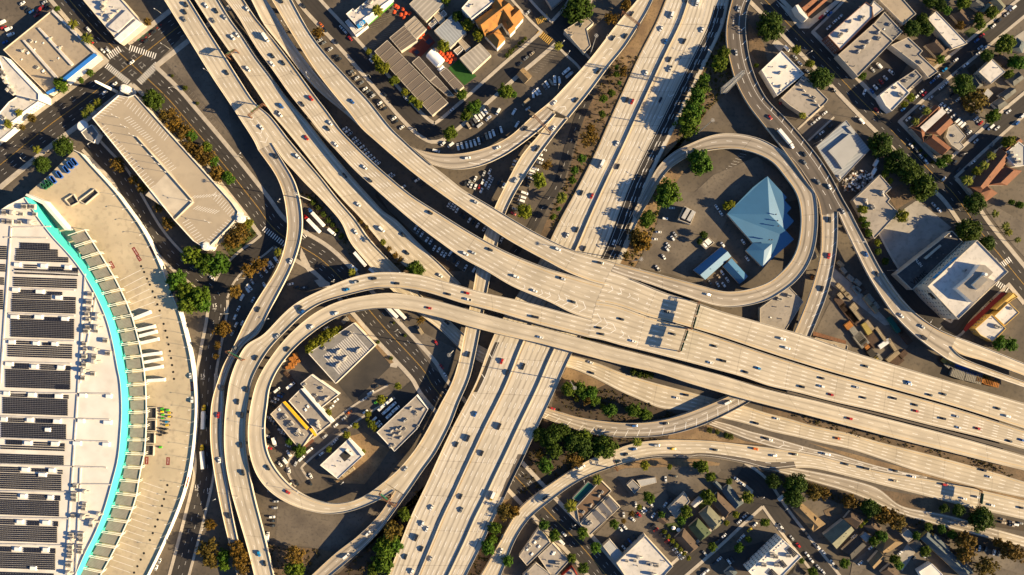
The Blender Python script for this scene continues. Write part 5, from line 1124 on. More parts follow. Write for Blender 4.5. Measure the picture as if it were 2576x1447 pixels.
mk('wall', [(p.x, p.y, 0) for p in wi] + [tuple(p) for p in wi], [(i, (i+1) % n, n + (i+1) % n, n + i) for i in range(n)] + [tuple(range(n, 2*n))], 'stucco', ROOFB)
for s in ('a:1435,520', 'a:1400,345', 'a:1425,440', 'a:1300,727', 'a:1340,727'):
    p = W(*P(s)[0], 10); inst('roof_vent', UNIT_C, ROOFB, (p.x, p.y, 8.8), 0, (1.2, 1.2, 2.5))
house('blue_shed', 'pale blue gabled shed beside the police lot', ['a:165,1185 590,830 740,975 345,1330'], 'blue_metal', 'stucco', 5, 3.2, 0, 'shed')
house('blue_shed', 'smaller pale blue shed near the loop wall', ['a:610,1125 740,1005 990,1275 860,1395'], 'blue_metal', 'stucco', 4.5, 2.4, 0, 'shed')
r_, p_, rf_, a_ = bldg('equipment_house', 'boxy equipment house with rooftop cooling units', 'y:455,765 510,650 605,700 560,805', 6, 'tar_dark', 'stucco', 1.4, 0)
for s in ('y:515,715', 'y:560,735'): p = W(*P(s)[0], 5); g = G(); g.box((p.x, p.y, 4.5), 9, 3.2, 2.6, R(60)); g.obj('cooling_unit', 'steel', rf_)
bldg('fuel_shed', 'open concrete pen holding white tanks', 'a:270,790 395,690 480,770 350,870', 3, 'tar_dark', 'stucco', 2.2)
for s in ('a:335,810', 'a:370,770', 'a:400,745'):
    p = W(*P(s)[0], 2); t_ = thing('storage_tank', {'a:335,810': 'white tank nearest the corner of the concrete pen', 'a:370,770': 'middle white tank in the concrete pen', 'a:400,745': 'white tank farthest from the shed in the concrete pen'}[s], 'tank', (p.x, p.y, 0.8)); g = G(); g.bar((p.x - 1.5, p.y + 1.6, 1.8), (p.x + 1.5, p.y - 1.6, 1.8), 1.9, 1.9); g.obj('shell', 'cloth_white', t_)
    g = G(); g.box((p.x, p.y, 0.8), 1.2, 1.2, 0.3); g.obj('cradle', 'steel', t_)
# ---- workshops inside the left loop
bldg('slatted_workshop', 'grey workshop with light slatted roof panels inside the loop', 'z:750,455 1140,195 1325,385 985,715', 7.5, 'tar_grey', 'stucco', 0.6, 0, 'z:1005,445B+ 1175,435B+ 945,495B 1060,505B+ 1000,560B+ 1110,290A+ 890,412A', parm='stucco_white')
rf_ = BN[-1][2]; pts = BN[-1][1]
g = G(); a0, a1, b0 = [W(*t, 7.5) for t in P('z:870,480 1140,270 1010,640')]
for k in range(18):
    f_ = (k + 0.5) / 18; p = a0.lerp(a1, f_); e = p + (b0 - a0)
    g.bar(Vector((p.x, p.y, 6.95)), Vector((e.x, e.y, 6.95)), 0.85, 0.1)
o = g.obj('slatted_panels', 'tar_white', rf_); o['kind'] = 'stuff'
bldg('flat_workshop', 'tan flat workshop with white edge wall in the loop', 'i:670,5 830,-130 1250,165 985,370', 7, 'tar', 'stucco_white', 0.7, 0, 'i:930,30C 1000,75A 1010,130C 905,185A 1050,240B+ 950,270A 740,15A')
bldg('twin_workshop', 'tan workshop with roof hatches beside the white edge wall', 'i:490,265 675,80 1165,580 920,770 845,660', 7, 'tar', 'stucco_white', 0.7, 0, 'i:660,290C 780,350D+ 745,400D+ 930,580B+ 940,630B+ 620,200C')
bldg('yellow_stripe_workshop', 'workshop with a bright yellow parapet stripe', 'i:215,465 405,285 860,740 670,1010 575,900', 7, 'tar', 'stucco', 0.7, 0, 'i:350,395D+ 450,500A+ 395,530A 545,605A+ 490,635A 640,710B+ 640,780A 710,775A 600,750A')
strip('yellow_stripe', BN[-1][0], 'i:400,285 435,270 790,670 765,705', 7.9, 1.2, 'yellow_wall'); strip('yellow_stripe', BN[-1][0], 'i:800,690 835,680 915,785 890,805', 7.9, 1.2, 'yellow_wall')
strip('white_edge_wall', BN[-2][0], 'i:675,80 715,75 1160,570 1130,600', 8.4, 1.6, 'stucco_white')
strip('tile_canopy', BN[-1][0], 'i:710,960 850,835 880,870 730,990', 5.0, 0.4, 'tile_red')
bldg('faceted_workshop', 'long six-sided grey workshop with many roof pipes', 'i:1820,740 2425,180 2600,390 2430,690 2090,1030', 7.5, 'tar', 'stucco_white', 0.7, 0, 'i:2330,385B 2510,400B 2240,570B 2270,550A 2040,730B 2120,690B 2180,680B 2250,690A 2070,790B 2160,760B 2180,830B 2050,840C 2140,720C 2080,935A 2030,950A 2430,480C 2420,440A 2440,650A')
bldg('white_workshop', 'white-roofed shop with an open roof well inside the loop', 'i:965,1235 1390,840 1630,1080 1235,1447', 6.5, 'tar_white', 'stucco_white', 0.6, 0, 'i:1200,1250C 1280,1180C 1420,1160C 1430,1030C')
strip('well_shade_sheet', BN[-1][0], 'i:1260,1090 1345,1010 1440,1090 1340,1180', 6.1, 0.1, 'near_black'); strip('edge_wall', BN[-1][0], 'i:1345,1010 1365,995 1450,1080 1440,1095', 8.2, 2.2, 'stucco_white'); strip('edge_wall', BN[-1][0], 'i:1385,840 1440,850 1640,1075 1600,1105', 7.6, 1.4, 'stucco_white')  # near-black sheet over the roof paints the shaded depth of the well
# ---- lower middle and right blocks
bldg('shop_row', 'brown and tan flat shop row beside the shaded avenue', 'j:495,290 545,235 760,10 850,100 800,150 625,320 575,380'.replace('495,290 545,235', '550,235'), 6, 'tar_brown', 'stucco', 0.6, 0, 'j:740,145B 670,230B 610,280A 770,110A 740,110C')
bldg('teal_canopy', 'dark teal canopy behind the brown shop row', 'j:515,165 650,20 705,60 570,190', 4, 'teal_box', 'stucco_grey', 0.2, cat='canopy')
bldg('tan_shop', 'small tan shop front at the corner of the brown row', 'j:490,290 550,238 628,320 575,380', 5.5, 'tar_tan', 'stucco', 0.5, 0, 'j:590,320C')
r_, p_, rf_, a_ = bldg('sawtooth_shop', 'saw-toothed grey workshop behind the brown shop row', 'j:580,380 635,325 830,140 925,240 665,480', 6.5, 'tar', 'stucco', 0.5, 0, 'j:665,375A+ 640,350A 800,290C')
for s in ('j:680,290 760,380 805,340 720,260', 'j:730,235 810,330 855,290 770,195', 'j:790,195 865,285 905,245 830,150'):
    q = [W(x, y, 7) for x, y in P(s)]; q = [Vector((p.x, p.y, z)) for p, z in zip(q, (6.1, 6.1, 8.3, 8.3))]
    mk('sawtooth', q + [Vector((q[2].x, q[2].y, 6)), Vector((q[3].x, q[3].y, 6))], [(0, 1, 2, 3), (3, 2, 4, 5), (0, 3, 5), (1, 4, 2)], 'tar', rf_)
bldg('garden_shed', 'grey square shed beside the sandy lot', 'j:980,50 1030,5 1100,70 1045,125', 4.5, 'tar_grey', 'stucco', 0.4, 0, 'j:1045,85C')
bldg('trailer_office', 'long pale trailer office at the top of the sandy lot', 'j:1065,10 1225,-15 1235,30 1100,65', 3.6, 'ribbed_grey', 'stucco', 0.1, cat='trailer')
bldg('flat_garage', 'flat grey garage building above the bungalow row', 'k:-125,255 20,115 65,190 k:-60,340'.replace('k:-60,340', '-60,335'), 5.5, 'tar', 'stucco', 0.5, 2)
house('patio_cover', 'small white-lit patio cover behind the bungalows', 'k:65,215 145,145 175,185 105,245', 'ribbed_grey', 'stucco', 3, 1.0, 0, 'patio cover', vents=0)
house('bungalow', 'slate-roofed bungalow at the street corner, top of the row', ['k:325,95 395,40 525,205 450,260|2.8,0.5', 'k:255,35 290,15 345,75 320,100|1.6,0'], 'shingle_slate', 'stucco', 3.6, 2.8, 0.5)
house('bungalow', 'maroon-roofed bungalow, second in the row from the street corner', ['k:240,185 300,110 455,260 365,340|3.0,0.5'], 'shingle_brown', 'stucco', 3.6, 3.0, 0.5)
house('bungalow', 'sage-roofed bungalow with a front gable, third in the row', ['k:140,295 225,225 355,360 255,445|3.0,0.4', 'k:250,370 290,335 350,370 280,430|2.2,0'], 'shingle_sage', 'stucco', 3.6, 3.0, 0.4)
house('bungalow', 'green-roofed bungalow, fourth in the row', ['k:50,410 135,335 250,460 150,535|3.0,0.4', 'k:150,470 190,440 240,465 185,510|2.0,0'], 'shingle_green', 'stucco', 3.6, 3.0, 0.4)
house('bungalow', 'brown-roofed bungalow at the lower end of the row', ['k:-70,505 15,420 150,575 60,640|3.0,0.4'], 'shingle_brown', 'stucco', 3.6, 3.0, 0.4)
house('garden_hut', 'small brown garden hut by the white patio umbrellas', 'j:1235,350 1290,300 1345,350 1290,390', 'shingle_brown', 'stucco', 3, 1.4, 0, vents=0)
bldg('big_market', 'large pale flat-roofed market at the bottom middle', 'j:890,715 1135,480 1375,745 1250,880 1000,880', 8, 'tar_white', 'stucco', 0.9, 0, 'j:1075,665B+ 1185,725B+ 1230,735A+ 1165,720A+ 1195,810B+ 980,700A 1070,740C 1300,700C 1050,700A')
bldg('grey_annex', 'long narrow grey shed beside the large pale market', 'j:775,570 835,515 945,640 880,705', 5, 'ribbed_grey', 'stucco', 0.3)
bldg('corner_shop', 'grey flat shop with skylights below the sweeping carriageway', 'j:60,660 225,420 330,540 128,740', 6, 'tar', 'stucco', 0.6, 0, 'j:195,540D+ 230,575D+ 130,600D+ 170,640D+ 145,570A+ 230,510A')
bldg('mural_shop', 'flat tan shop with a skylight grid and mural wall', 'j:222,660 345,545 490,700 380,820 330,820', 6, 'tar', 'stucco', 0.6, 0, 'j:350,640D+ 390,715A+ 340,745A 290,690C 400,750C 360,625D+')
bldg('lower_shops', 'pale flat shops at the bottom edge left of the avenue', 'j:90,830 205,715 380,850 100,860', 6, 'tar', 'stucco', 0.6, 2)
bldg('red_shop', 'flat shop with a red side at the bottom edge', 'j:420,830 510,750 560,820 540,850', 5.5, 'tar', 'curb_red', 0.5, 1)
r_, p_, rf_, a_ = bldg('solar_apartments', 'white apartment block with rooftop solar and many roof hatches', 'k:560,785 850,510 1015,660 830,850 620,850', 14, 'roof_white', 'stucco_white', 0.6, 0, 'k:810,585D 830,570D 790,610D 850,550D 870,535D 720,670D 740,650D 700,690D 640,740D 610,780D 660,720D 900,650A+ 800,730A+ 760,640A+ 790,660A+ 690,730A+', win=(3.2, 3.2, 1.4, 1.5))
for s in ('k:885,600 920,575 985,635 945,670', 'k:720,800 760,760 830,830 800,860', 'k:810,710 850,685 895,740 860,760'):
    q = [W(x, y, 14) for x, y in P(s)]; q = [Vector((p.x, p.y, 14.2)) for p in q]; g = G()
    for k in range(4):
        A_, B_, C_, D_ = q[0].lerp(q[1], k / 4), q[0].lerp(q[1], (k + 0.88) / 4), q[3].lerp(q[2], (k + 0.88) / 4), q[3].lerp(q[2], k / 4); g.quad(A_, B_, C_, D_)
    g.obj('solar_panels', 'solar', rf_)
house('bungalow', 'dark cottage beside the solar apartments', ['k:870,840 970,725 1060,800 1000,870|2.4,0.4'], 'shingle_dark', 'stucco', 3.6, 2.4, 0.4)
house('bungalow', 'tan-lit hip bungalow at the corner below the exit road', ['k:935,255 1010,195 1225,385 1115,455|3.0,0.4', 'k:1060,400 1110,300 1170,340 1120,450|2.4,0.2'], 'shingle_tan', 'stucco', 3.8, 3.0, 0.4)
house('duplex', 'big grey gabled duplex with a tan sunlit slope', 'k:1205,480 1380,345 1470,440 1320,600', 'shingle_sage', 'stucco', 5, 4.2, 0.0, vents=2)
house('cottage', 'dark hip cottage beside the grey duplex', 'l:-80,340 -20,270 125,330 30,430', 'shingle_brown', 'stucco', 3.6, 2.6, 0.4)
house('cottage', 'brown cottage under the rusty tree below the exit road', 'l:85,400 170,330 250,420 170,490', 'shingle_brown', 'stucco', 3.6, 2.4, 0.5)
house('cottage', 'small pale shed roof between two dark cottages', 'l:60,490 100,450 155,490 110,540', 'ribbed_grey', 'stucco', 3, 1.0, 0, vents=0)
house('cottage', 'dark long cottage at the left of the garden block', 'l:-95,610 50,475 115,570 -10,690', 'shingle_dark', 'stucco', 3.6, 2.8, 0.4)
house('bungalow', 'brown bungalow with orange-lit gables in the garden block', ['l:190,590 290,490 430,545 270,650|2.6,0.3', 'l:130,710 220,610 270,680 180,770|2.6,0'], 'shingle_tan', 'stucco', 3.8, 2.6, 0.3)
bldg('flat_cottage', 'pale flat cottage above the gravel drive', 'l:410,475 465,425 530,490 470,540', 4, 'tar', 'stucco', 0.2, 0)
house('cottage', 'grey shed below the pale flat cottage', 'l:470,560 560,520 610,580 540,635', 'shingle_grey', 'stucco', 3.2, 1.6, 0.2)
house('motel', 'long blue-grey shingled apartment row at the bottom right', ['l:575,510 640,450 1010,770 940,850|3.0,0.1', 'l:660,520 700,465 830,590 790,640|2.6,0', 'l:870,710 900,655 1025,770 1000,818|2.6,0'], 'shingle_slate', 'stucco_yellow', 5, 3.0, 0.1, 'apartments', vents=3)
bldg('white_house', 'white flat house at the bottom edge beside the apartment row', 'l:560,790 670,720 765,815 700,860 600,860', 6, 'roof_white', 'stucco_white', 0.4, 0)
house('cottage', 'patched brown cottage at the bottom edge', 'l:230,800 320,720 400,800 330,860', 'shingle_brown', 'stucco', 3.6, 2.2, 0.2)
house('cottage', 'slate cottage at the bottom edge left of the solar apartments', 'k:350,800 420,740 470,800 420,850', 'shingle_slate', 'stucco', 3.4, 2.2, 0.3)
# ------------------------------------------------------------ trees and shrubs
LANDMARKS = [(90, 110, 'the blue-edged corner store'), (290, 60, 'the market at the crossing'), (30, 200, 'the white office block'), (400, 420, 'the parking garage'), (230, 330, 'the garage entry pavilion'), (60, 320, 'the left edge boulevard'),
             (500, 720, 'the service road bend'), (560, 930, 'the service road'), (590, 1380, 'the flyover bottom left'), (1000, 200, 'the ribbed school roofs'), (950, 50, 'the school office'), (1240, 90, 'the orange church'), (1180, 370, 'the van parking lot'),
             (1420, 120, 'the grey clinic'), (1480, 300, 'the bare slope'), (1400, 450, 'the hatched slip road'), (1780, 250, 'the freeway verge'), (1760, 400, 'the loop entrance'), (1680, 520, 'the police parking'), (1830, 560, 'the blue-roofed building'), (1900, 690, 'the blue sheds'),
             (1940, 70, 'the mission corner'), (2000, 190, 'the white-roofed workshop'), (2100, 360, 'the blue-grey workshop'), (2130, 90, 'the brick block'), (2230, 150, 'the pale long warehouse'), (2240, 270, 'the pale corner block'), (2360, 100, 'the white apartments'), (2500, 60, 'the top right cottages'), (2490, 190, 'the white cubic house'),
             (2350, 330, 'the parish church'), (2480, 420, 'the brown tile complex'), (2280, 470, 'the scrap shop'), (2250, 570, 'the pale empty lot'), (2440, 660, 'the tall white building'), (2480, 800, 'the yellow building'), (2130, 800, 'the storage yard'), (2250, 800, 'the storage yard'), (2400, 960, 'the split flyover'),
             (720, 600, 'the two parked semitrailers'), (880, 560, 'the dirt strips'), (880, 880, 'the slatted workshop'), (760, 1040, 'the yellow-striped workshop'), (980, 1050, 'the six-sided workshop'), (850, 1160, 'the white shop in the loop'), (760, 1310, 'the cracked empty lot'), (960, 1380, 'the wooded bank'),
             (1450, 980, 'the upper wooded bank'), (1430, 1120, 'the lower wooded bank'), (1290, 1330, 'the lower freeway verge'), (1500, 1280, 'the brown shop row'), (1620, 1200, 'the sandy lot'), (1600, 1300, 'the tan parking lot'), (1420, 1420, 'the mural shop'), (1620, 1420, 'the large pale market'),
             (1800, 1320, 'the bungalow row'), (1900, 1400, 'the solar apartments'), (2040, 1260, 'the tan hip bungalow'), (2160, 1330, 'the garden block'), (2260, 1390, 'the garden block'), (2400, 1400, 'the blue-grey apartment row'), (2500, 1300, 'the tan exit road'), (1180, 680, 'the crossing decks'), (1080, 640, 'the shaded car row'), (1100, 470, 'the shaded deck gap'), (1210, 480, 'the small car lot')]
def place_of(x, y): return min(LANDMARKS, key=lambda l: (l[0] - x) ** 2 + (l[1] - y) ** 2)[2]
COUNTS = {}
LATER = []
def later_label(o, head, x, y, where=None):
    """collect, then number look-alikes left to right so that each label singles one out"""
    LATER.append((o, head, where or place_of(x, y), x, y))
def finish_labels():
    grp = {}
    for e in LATER: grp.setdefault((e[1], e[2]), []).append(e)
    for (head, where), es in grp.items():
        es.sort(key=lambda e: (e[3], e[4]))
        hs = head.split(' '); k = max(i for i, w in enumerate(hs) if w in KINDW); pl = ' '.join(hs[:k] + [KINDW[hs[k]]] + hs[k+1:])
        for i, e in enumerate(es):
            if len(es) == 1: lab = f'{head} {where}'
            elif len(es) == 2: lab = f'{"left" if i == 0 else "right"} of the two {pl} {where}'
            else: lab = f'{"leftmost" if i == 0 else ordn(i) + " from left"} of the {pl} {where}' if i < len(es) - 1 else f'rightmost of the {pl} {where}'
            e[0]['label'] = lab
KINDW = {'tree': 'trees', 'shrub': 'shrubs', 'palm': 'palms', 'car': 'cars', 'SUV': 'SUVs', 'pickup': 'pickups', 'van': 'vans', 'truck': 'trucks', 'bus': 'buses', 'semitrailer': 'semitrailers', 'trailer': 'trailers', 'lamp': 'lamps', 'umbrella': 'umbrellas', 'container': 'containers', 'crate': 'crates', 'forklift': 'forklifts', 'dumpster': 'dumpsters', 'stack': 'stacks', 'gantry': 'gantries', 'fence': 'fences', 'wreck': 'wrecks', 'sign': 'signs', 'pallet': 'pallets'}
def foliage_mat(nm):
    m = bpy.data.materials.new(nm); m.use_nodes = True; nt = m.node_tree; N = nt.nodes; L = nt.links
    b = N['Principled BSDF']; b.inputs['Roughness'].default_value = 0.75
    if 'Specular IOR Level' in b.inputs: b.inputs['Specular IOR Level'].default_value = 0.15
    oi = N.new('ShaderNodeObjectInfo'); geo = N.new('ShaderNodeNewGeometry'); n = N.new('ShaderNodeTexNoise'); n.inputs['Scale'].default_value = 0.55; n.inputs['Detail'].default_value = 5
    L.new(geo.outputs['Position'], n.inputs['Vector'])
    r = N.new('ShaderNodeValToRGB'); r.color_ramp.elements[0].position = 0.3; r.color_ramp.elements[1].position = 0.7
    r.color_ramp.elements[0].color = (0.5, 0.5, 0.5, 1); r.color_ramp.elements[1].color = (1.45, 1.35, 1.1, 1); L.new(n.outputs['Fac'], r.inputs['Fac'])
    x = N.new('ShaderNodeMix'); x.data_type = 'RGBA'; x.blend_type = 'MULTIPLY'; x.inputs['Factor'].default_value = 1.0
    L.new(oi.outputs['Color'], x.inputs['A']); L.new(r.outputs['Color'], x.inputs['B']); L.new(x.outputs['Result'], b.inputs['Base Color'])
    t = N.new('ShaderNodeBsdfTranslucent'); L.new(x.outputs['Result'], t.inputs['Color']); ms = N.new('ShaderNodeMixShader'); ms.inputs[0].default_value = 0.25
    L.new(b.outputs[0], ms.inputs[1]); L.new(t.outputs[0], ms.inputs[2]); L.new(ms.outputs[0], N['Material Output'].inputs['Surface'])
    MT[nm] = m
foliage_mat('foliage')
def crown_mesh(seed, nclump, nleaf, lsize, spread, loose):
    """unit crown: leaf cards in clumps spread through a rounded volume, uneven outline with gaps"""
    rnd = random.Random(seed); V, F = [], []
    for c in range(nclump):
        while True:
            d = Vector((rnd.gauss(0, 1), rnd.gauss(0, 1), rnd.gauss(0, 1)))
            if d.length > 0.1: break
        d.normalize(); rr = rnd.uniform(0.45, 0.86) * (1 + loose * rnd.uniform(-0.35, 0.3))
        cc = Vector((d.x * rr, d.y * rr, d.z * rr * 0.78)); cr = rnd.uniform(0.16, 0.30) * spread
        for l in range(nleaf):
            o = Vector((rnd.gauss(0, 1), rnd.gauss(0, 1), rnd.gauss(0, 1))).normalized()
            p = cc + o * cr * rnd.uniform(0.55, 1.0)
            nrm = (o + Vector((rnd.uniform(-.6, .6), rnd.uniform(-.6, .6), rnd.uniform(-.3, .8)))).normalized()
            a = nrm.orthogonal().normalized(); b = nrm.cross(a); th = rnd.uniform(0, 6.28); ca, sa = math.cos(th), math.sin(th)
            a, b = a * ca + b * sa, b * ca - a * sa
            s = lsize * rnd.uniform(0.65, 1.35); n = len(V)
            V += [p - a * s - b * s * 0.6, p + a * s - b * s * 0.6, p + a * s * 0.7 + b * s * 0.6, p - a * s * 0.7 + b * s * 0.6]; F.append((n, n+1, n+2, n+3))
    return mesh('crown', V, F, 'foliage')
CR = {'d': [crown_mesh(s, 150, 22, 0.066, 1.0, 0.25) for s in (1, 2, 3)], 'm': [crown_mesh(s, 95, 20, 0.078, 1.0, 0.5) for s in (4, 5, 6)],
      'o': [crown_mesh(s, 62, 18, 0.078, 0.95, 0.9) for s in (7, 8, 9)], 's': [crown_mesh(s, 45, 16, 0.10, 1.1, 0.2) for s in (10, 11)]}
CR['y'] = CR['m']
def trunk_mesh(seed, limbs=5):
    rnd = random.Random(seed); V, F = [], []
    def tube(pts, rs, k=6):
        base = len(V)
        for p, r in zip(pts, rs):
            for i in range(k): a = 2 * PI * i / k; V.append((p[0] + r * math.cos(a), p[1] + r * math.sin(a), p[2]))
        for j in range(len(pts) - 1):
            for i in range(k): F.append((base + j*k + i, base + j*k + (i+1) % k, base + (j+1)*k + (i+1) % k, base + (j+1)*k + i))
    tube([(0, 0, 0), (0.02, 0.01, 0.35), (0.0, 0.03, 0.75)], [0.05, 0.036, 0.02])
    for l in range(limbs):
        a = 6.28 * l / limbs + rnd.uniform(-.4, .4); z = rnd.uniform(0.3, 0.5); r = rnd.uniform(0.22, 0.34)
        tube([(0, 0, z), (math.cos(a) * r * .5, math.sin(a) * r * .5, z + 0.14), (math.cos(a) * r, math.sin(a) * r, z + 0.26)], [0.022, 0.016, 0.007], 5)
    return mesh('trunk', V, F, 'bark')
TR = [trunk_mesh(s) for s in (1, 2, 3)]
def palm_meshes(seed, nf):
    rnd = random.Random(seed); V, F = [], []
    for i in range(nf):
        az = 2.4 * i; el = rnd.uniform(-0.35, 0.9); L = rnd.uniform(0.8, 1.05); pts = []
        for k in range(6):
            t = k / 5; r = L * t * math.cos(el * (1 - t * .4)); z = L * (t * math.sin(el) - 0.55 * t * t); pts.append(Vector((math.cos(az) * r, math.sin(az) * r, z)))
        side = Vector((-math.sin(az), math.cos(az), 0))
        for k in range(5):
            w0 = 0.15 * math.sin(PI * (0.12 + 0.8 * k / 5)); w1 = 0.15 * math.sin(PI * (0.12 + 0.8 * (k + 1) / 5))
            for sg in (1, -1):
                n = len(V); V += [pts[k], pts[k+1], pts[k+1] + side * w1 * sg - Vector((0, 0, 0.06)), pts[k] + side * w0 * sg - Vector((0, 0, 0.06))]; F.append((n, n+1, n+2, n+3))
    return mesh('fronds', V, F, 'foliage')
PALM = [palm_meshes(s, 26) for s in (1, 2)]
g = G(); g.cyl((0, 0, 0), 0.045, 1.0, 8, 0.03); PTRUNK = g.mesh('trunk', 'bark')
TCOL = {'d': [(0.042, 0.078, 0.010), (0.036, 0.070, 0.010), (0.050, 0.086, 0.010)], 'm': [(0.060, 0.11, 0.010), (0.050, 0.115, 0.012), (0.075, 0.115, 0.011)], 'y': [(0.125, 0.15, 0.012), (0.11, 0.145, 0.014), (0.14, 0.155, 0.014)],
        'o': [(0.125, 0.082, 0.018), (0.145, 0.090, 0.016), (0.105, 0.080, 0.018)], 's': [(0.055, 0.085, 0.014), (0.075, 0.095, 0.014)], 'p': [(0.13, 0.14, 0.015), (0.10, 0.12, 0.016)]}
TNAME = {'d': ('round_tree', 'dense dark round tree by', 'tree'), 'm': ('leafy_tree', 'green leafy tree by', 'tree'), 'y': ('bright_tree', 'yellow-green tree by', 'tree'), 'o': ('eucalyptus_tree', 'rusty olive tree by', 'tree'),
         's': ('shrub', 'rounded green shrub by', 'shrub'), 'p': ('palm_tree', 'tufted palm by', 'palm tree')}
NT = [0]
def tree(kind, x, y, rpx):
    rnd = random.Random(NT[0] * 13 + 5); NT[0] += 1
    r = rpx * PXM
    nm, head, cat = TNAME[kind]
    if kind == 'p': h = 11.0 + rnd.uniform(-2, 4); cz = h
    elif kind == 's': h = r * 1.25; cz = r * 0.62
    else: h = min(15, 3.0 + r * 1.55); cz = h - r * 0.72
    p = W(x, y, cz)
    root = thing(nm, 'x', cat, (p.x, p.y, 0), {'p': 'palm trees', 's': 'rounded shrubs'}.get(kind, 'street and hillside trees'))
    c = rnd.choice(TCOL[kind]); v = rnd.uniform(0.82, 1.18)
    if kind == 'p':
        inst('trunk', PTRUNK, root, (p.x, p.y, 0), 0, (6, 6, cz)); cr = inst('fronds', rnd.choice(PALM), root, (p.x, p.y, cz - 0.2), rnd.uniform(0, 6), (r * 1.25, r * 1.25, r * 1.1))
    elif kind == 's':
        g_ = inst('stem', TR[0], root, (p.x, p.y, 0), 0, (r, r, r)); cr = inst('foliage', rnd.choice(CR['s']), root, (p.x, p.y, cz), rnd.uniform(0, 6), (r, r, r * 0.8))
    else:
        inst('trunk', rnd.choice(TR), root, (p.x, p.y, 0), rnd.uniform(0, 6), (h * 0.9, h * 0.9, cz + r * 0.3))
        cr = inst('crown', rnd.choice(CR[kind]), root, (p.x, p.y, cz), rnd.uniform(0, 6), (r * 1.12 * rnd.uniform(0.95, 1.08), r * 1.12 * rnd.uniform(0.95, 1.08), r * 0.98))
    cr.color = (c[0] * v, c[1] * v, c[2] * v, 1)
    later_label(root, head, x, y)
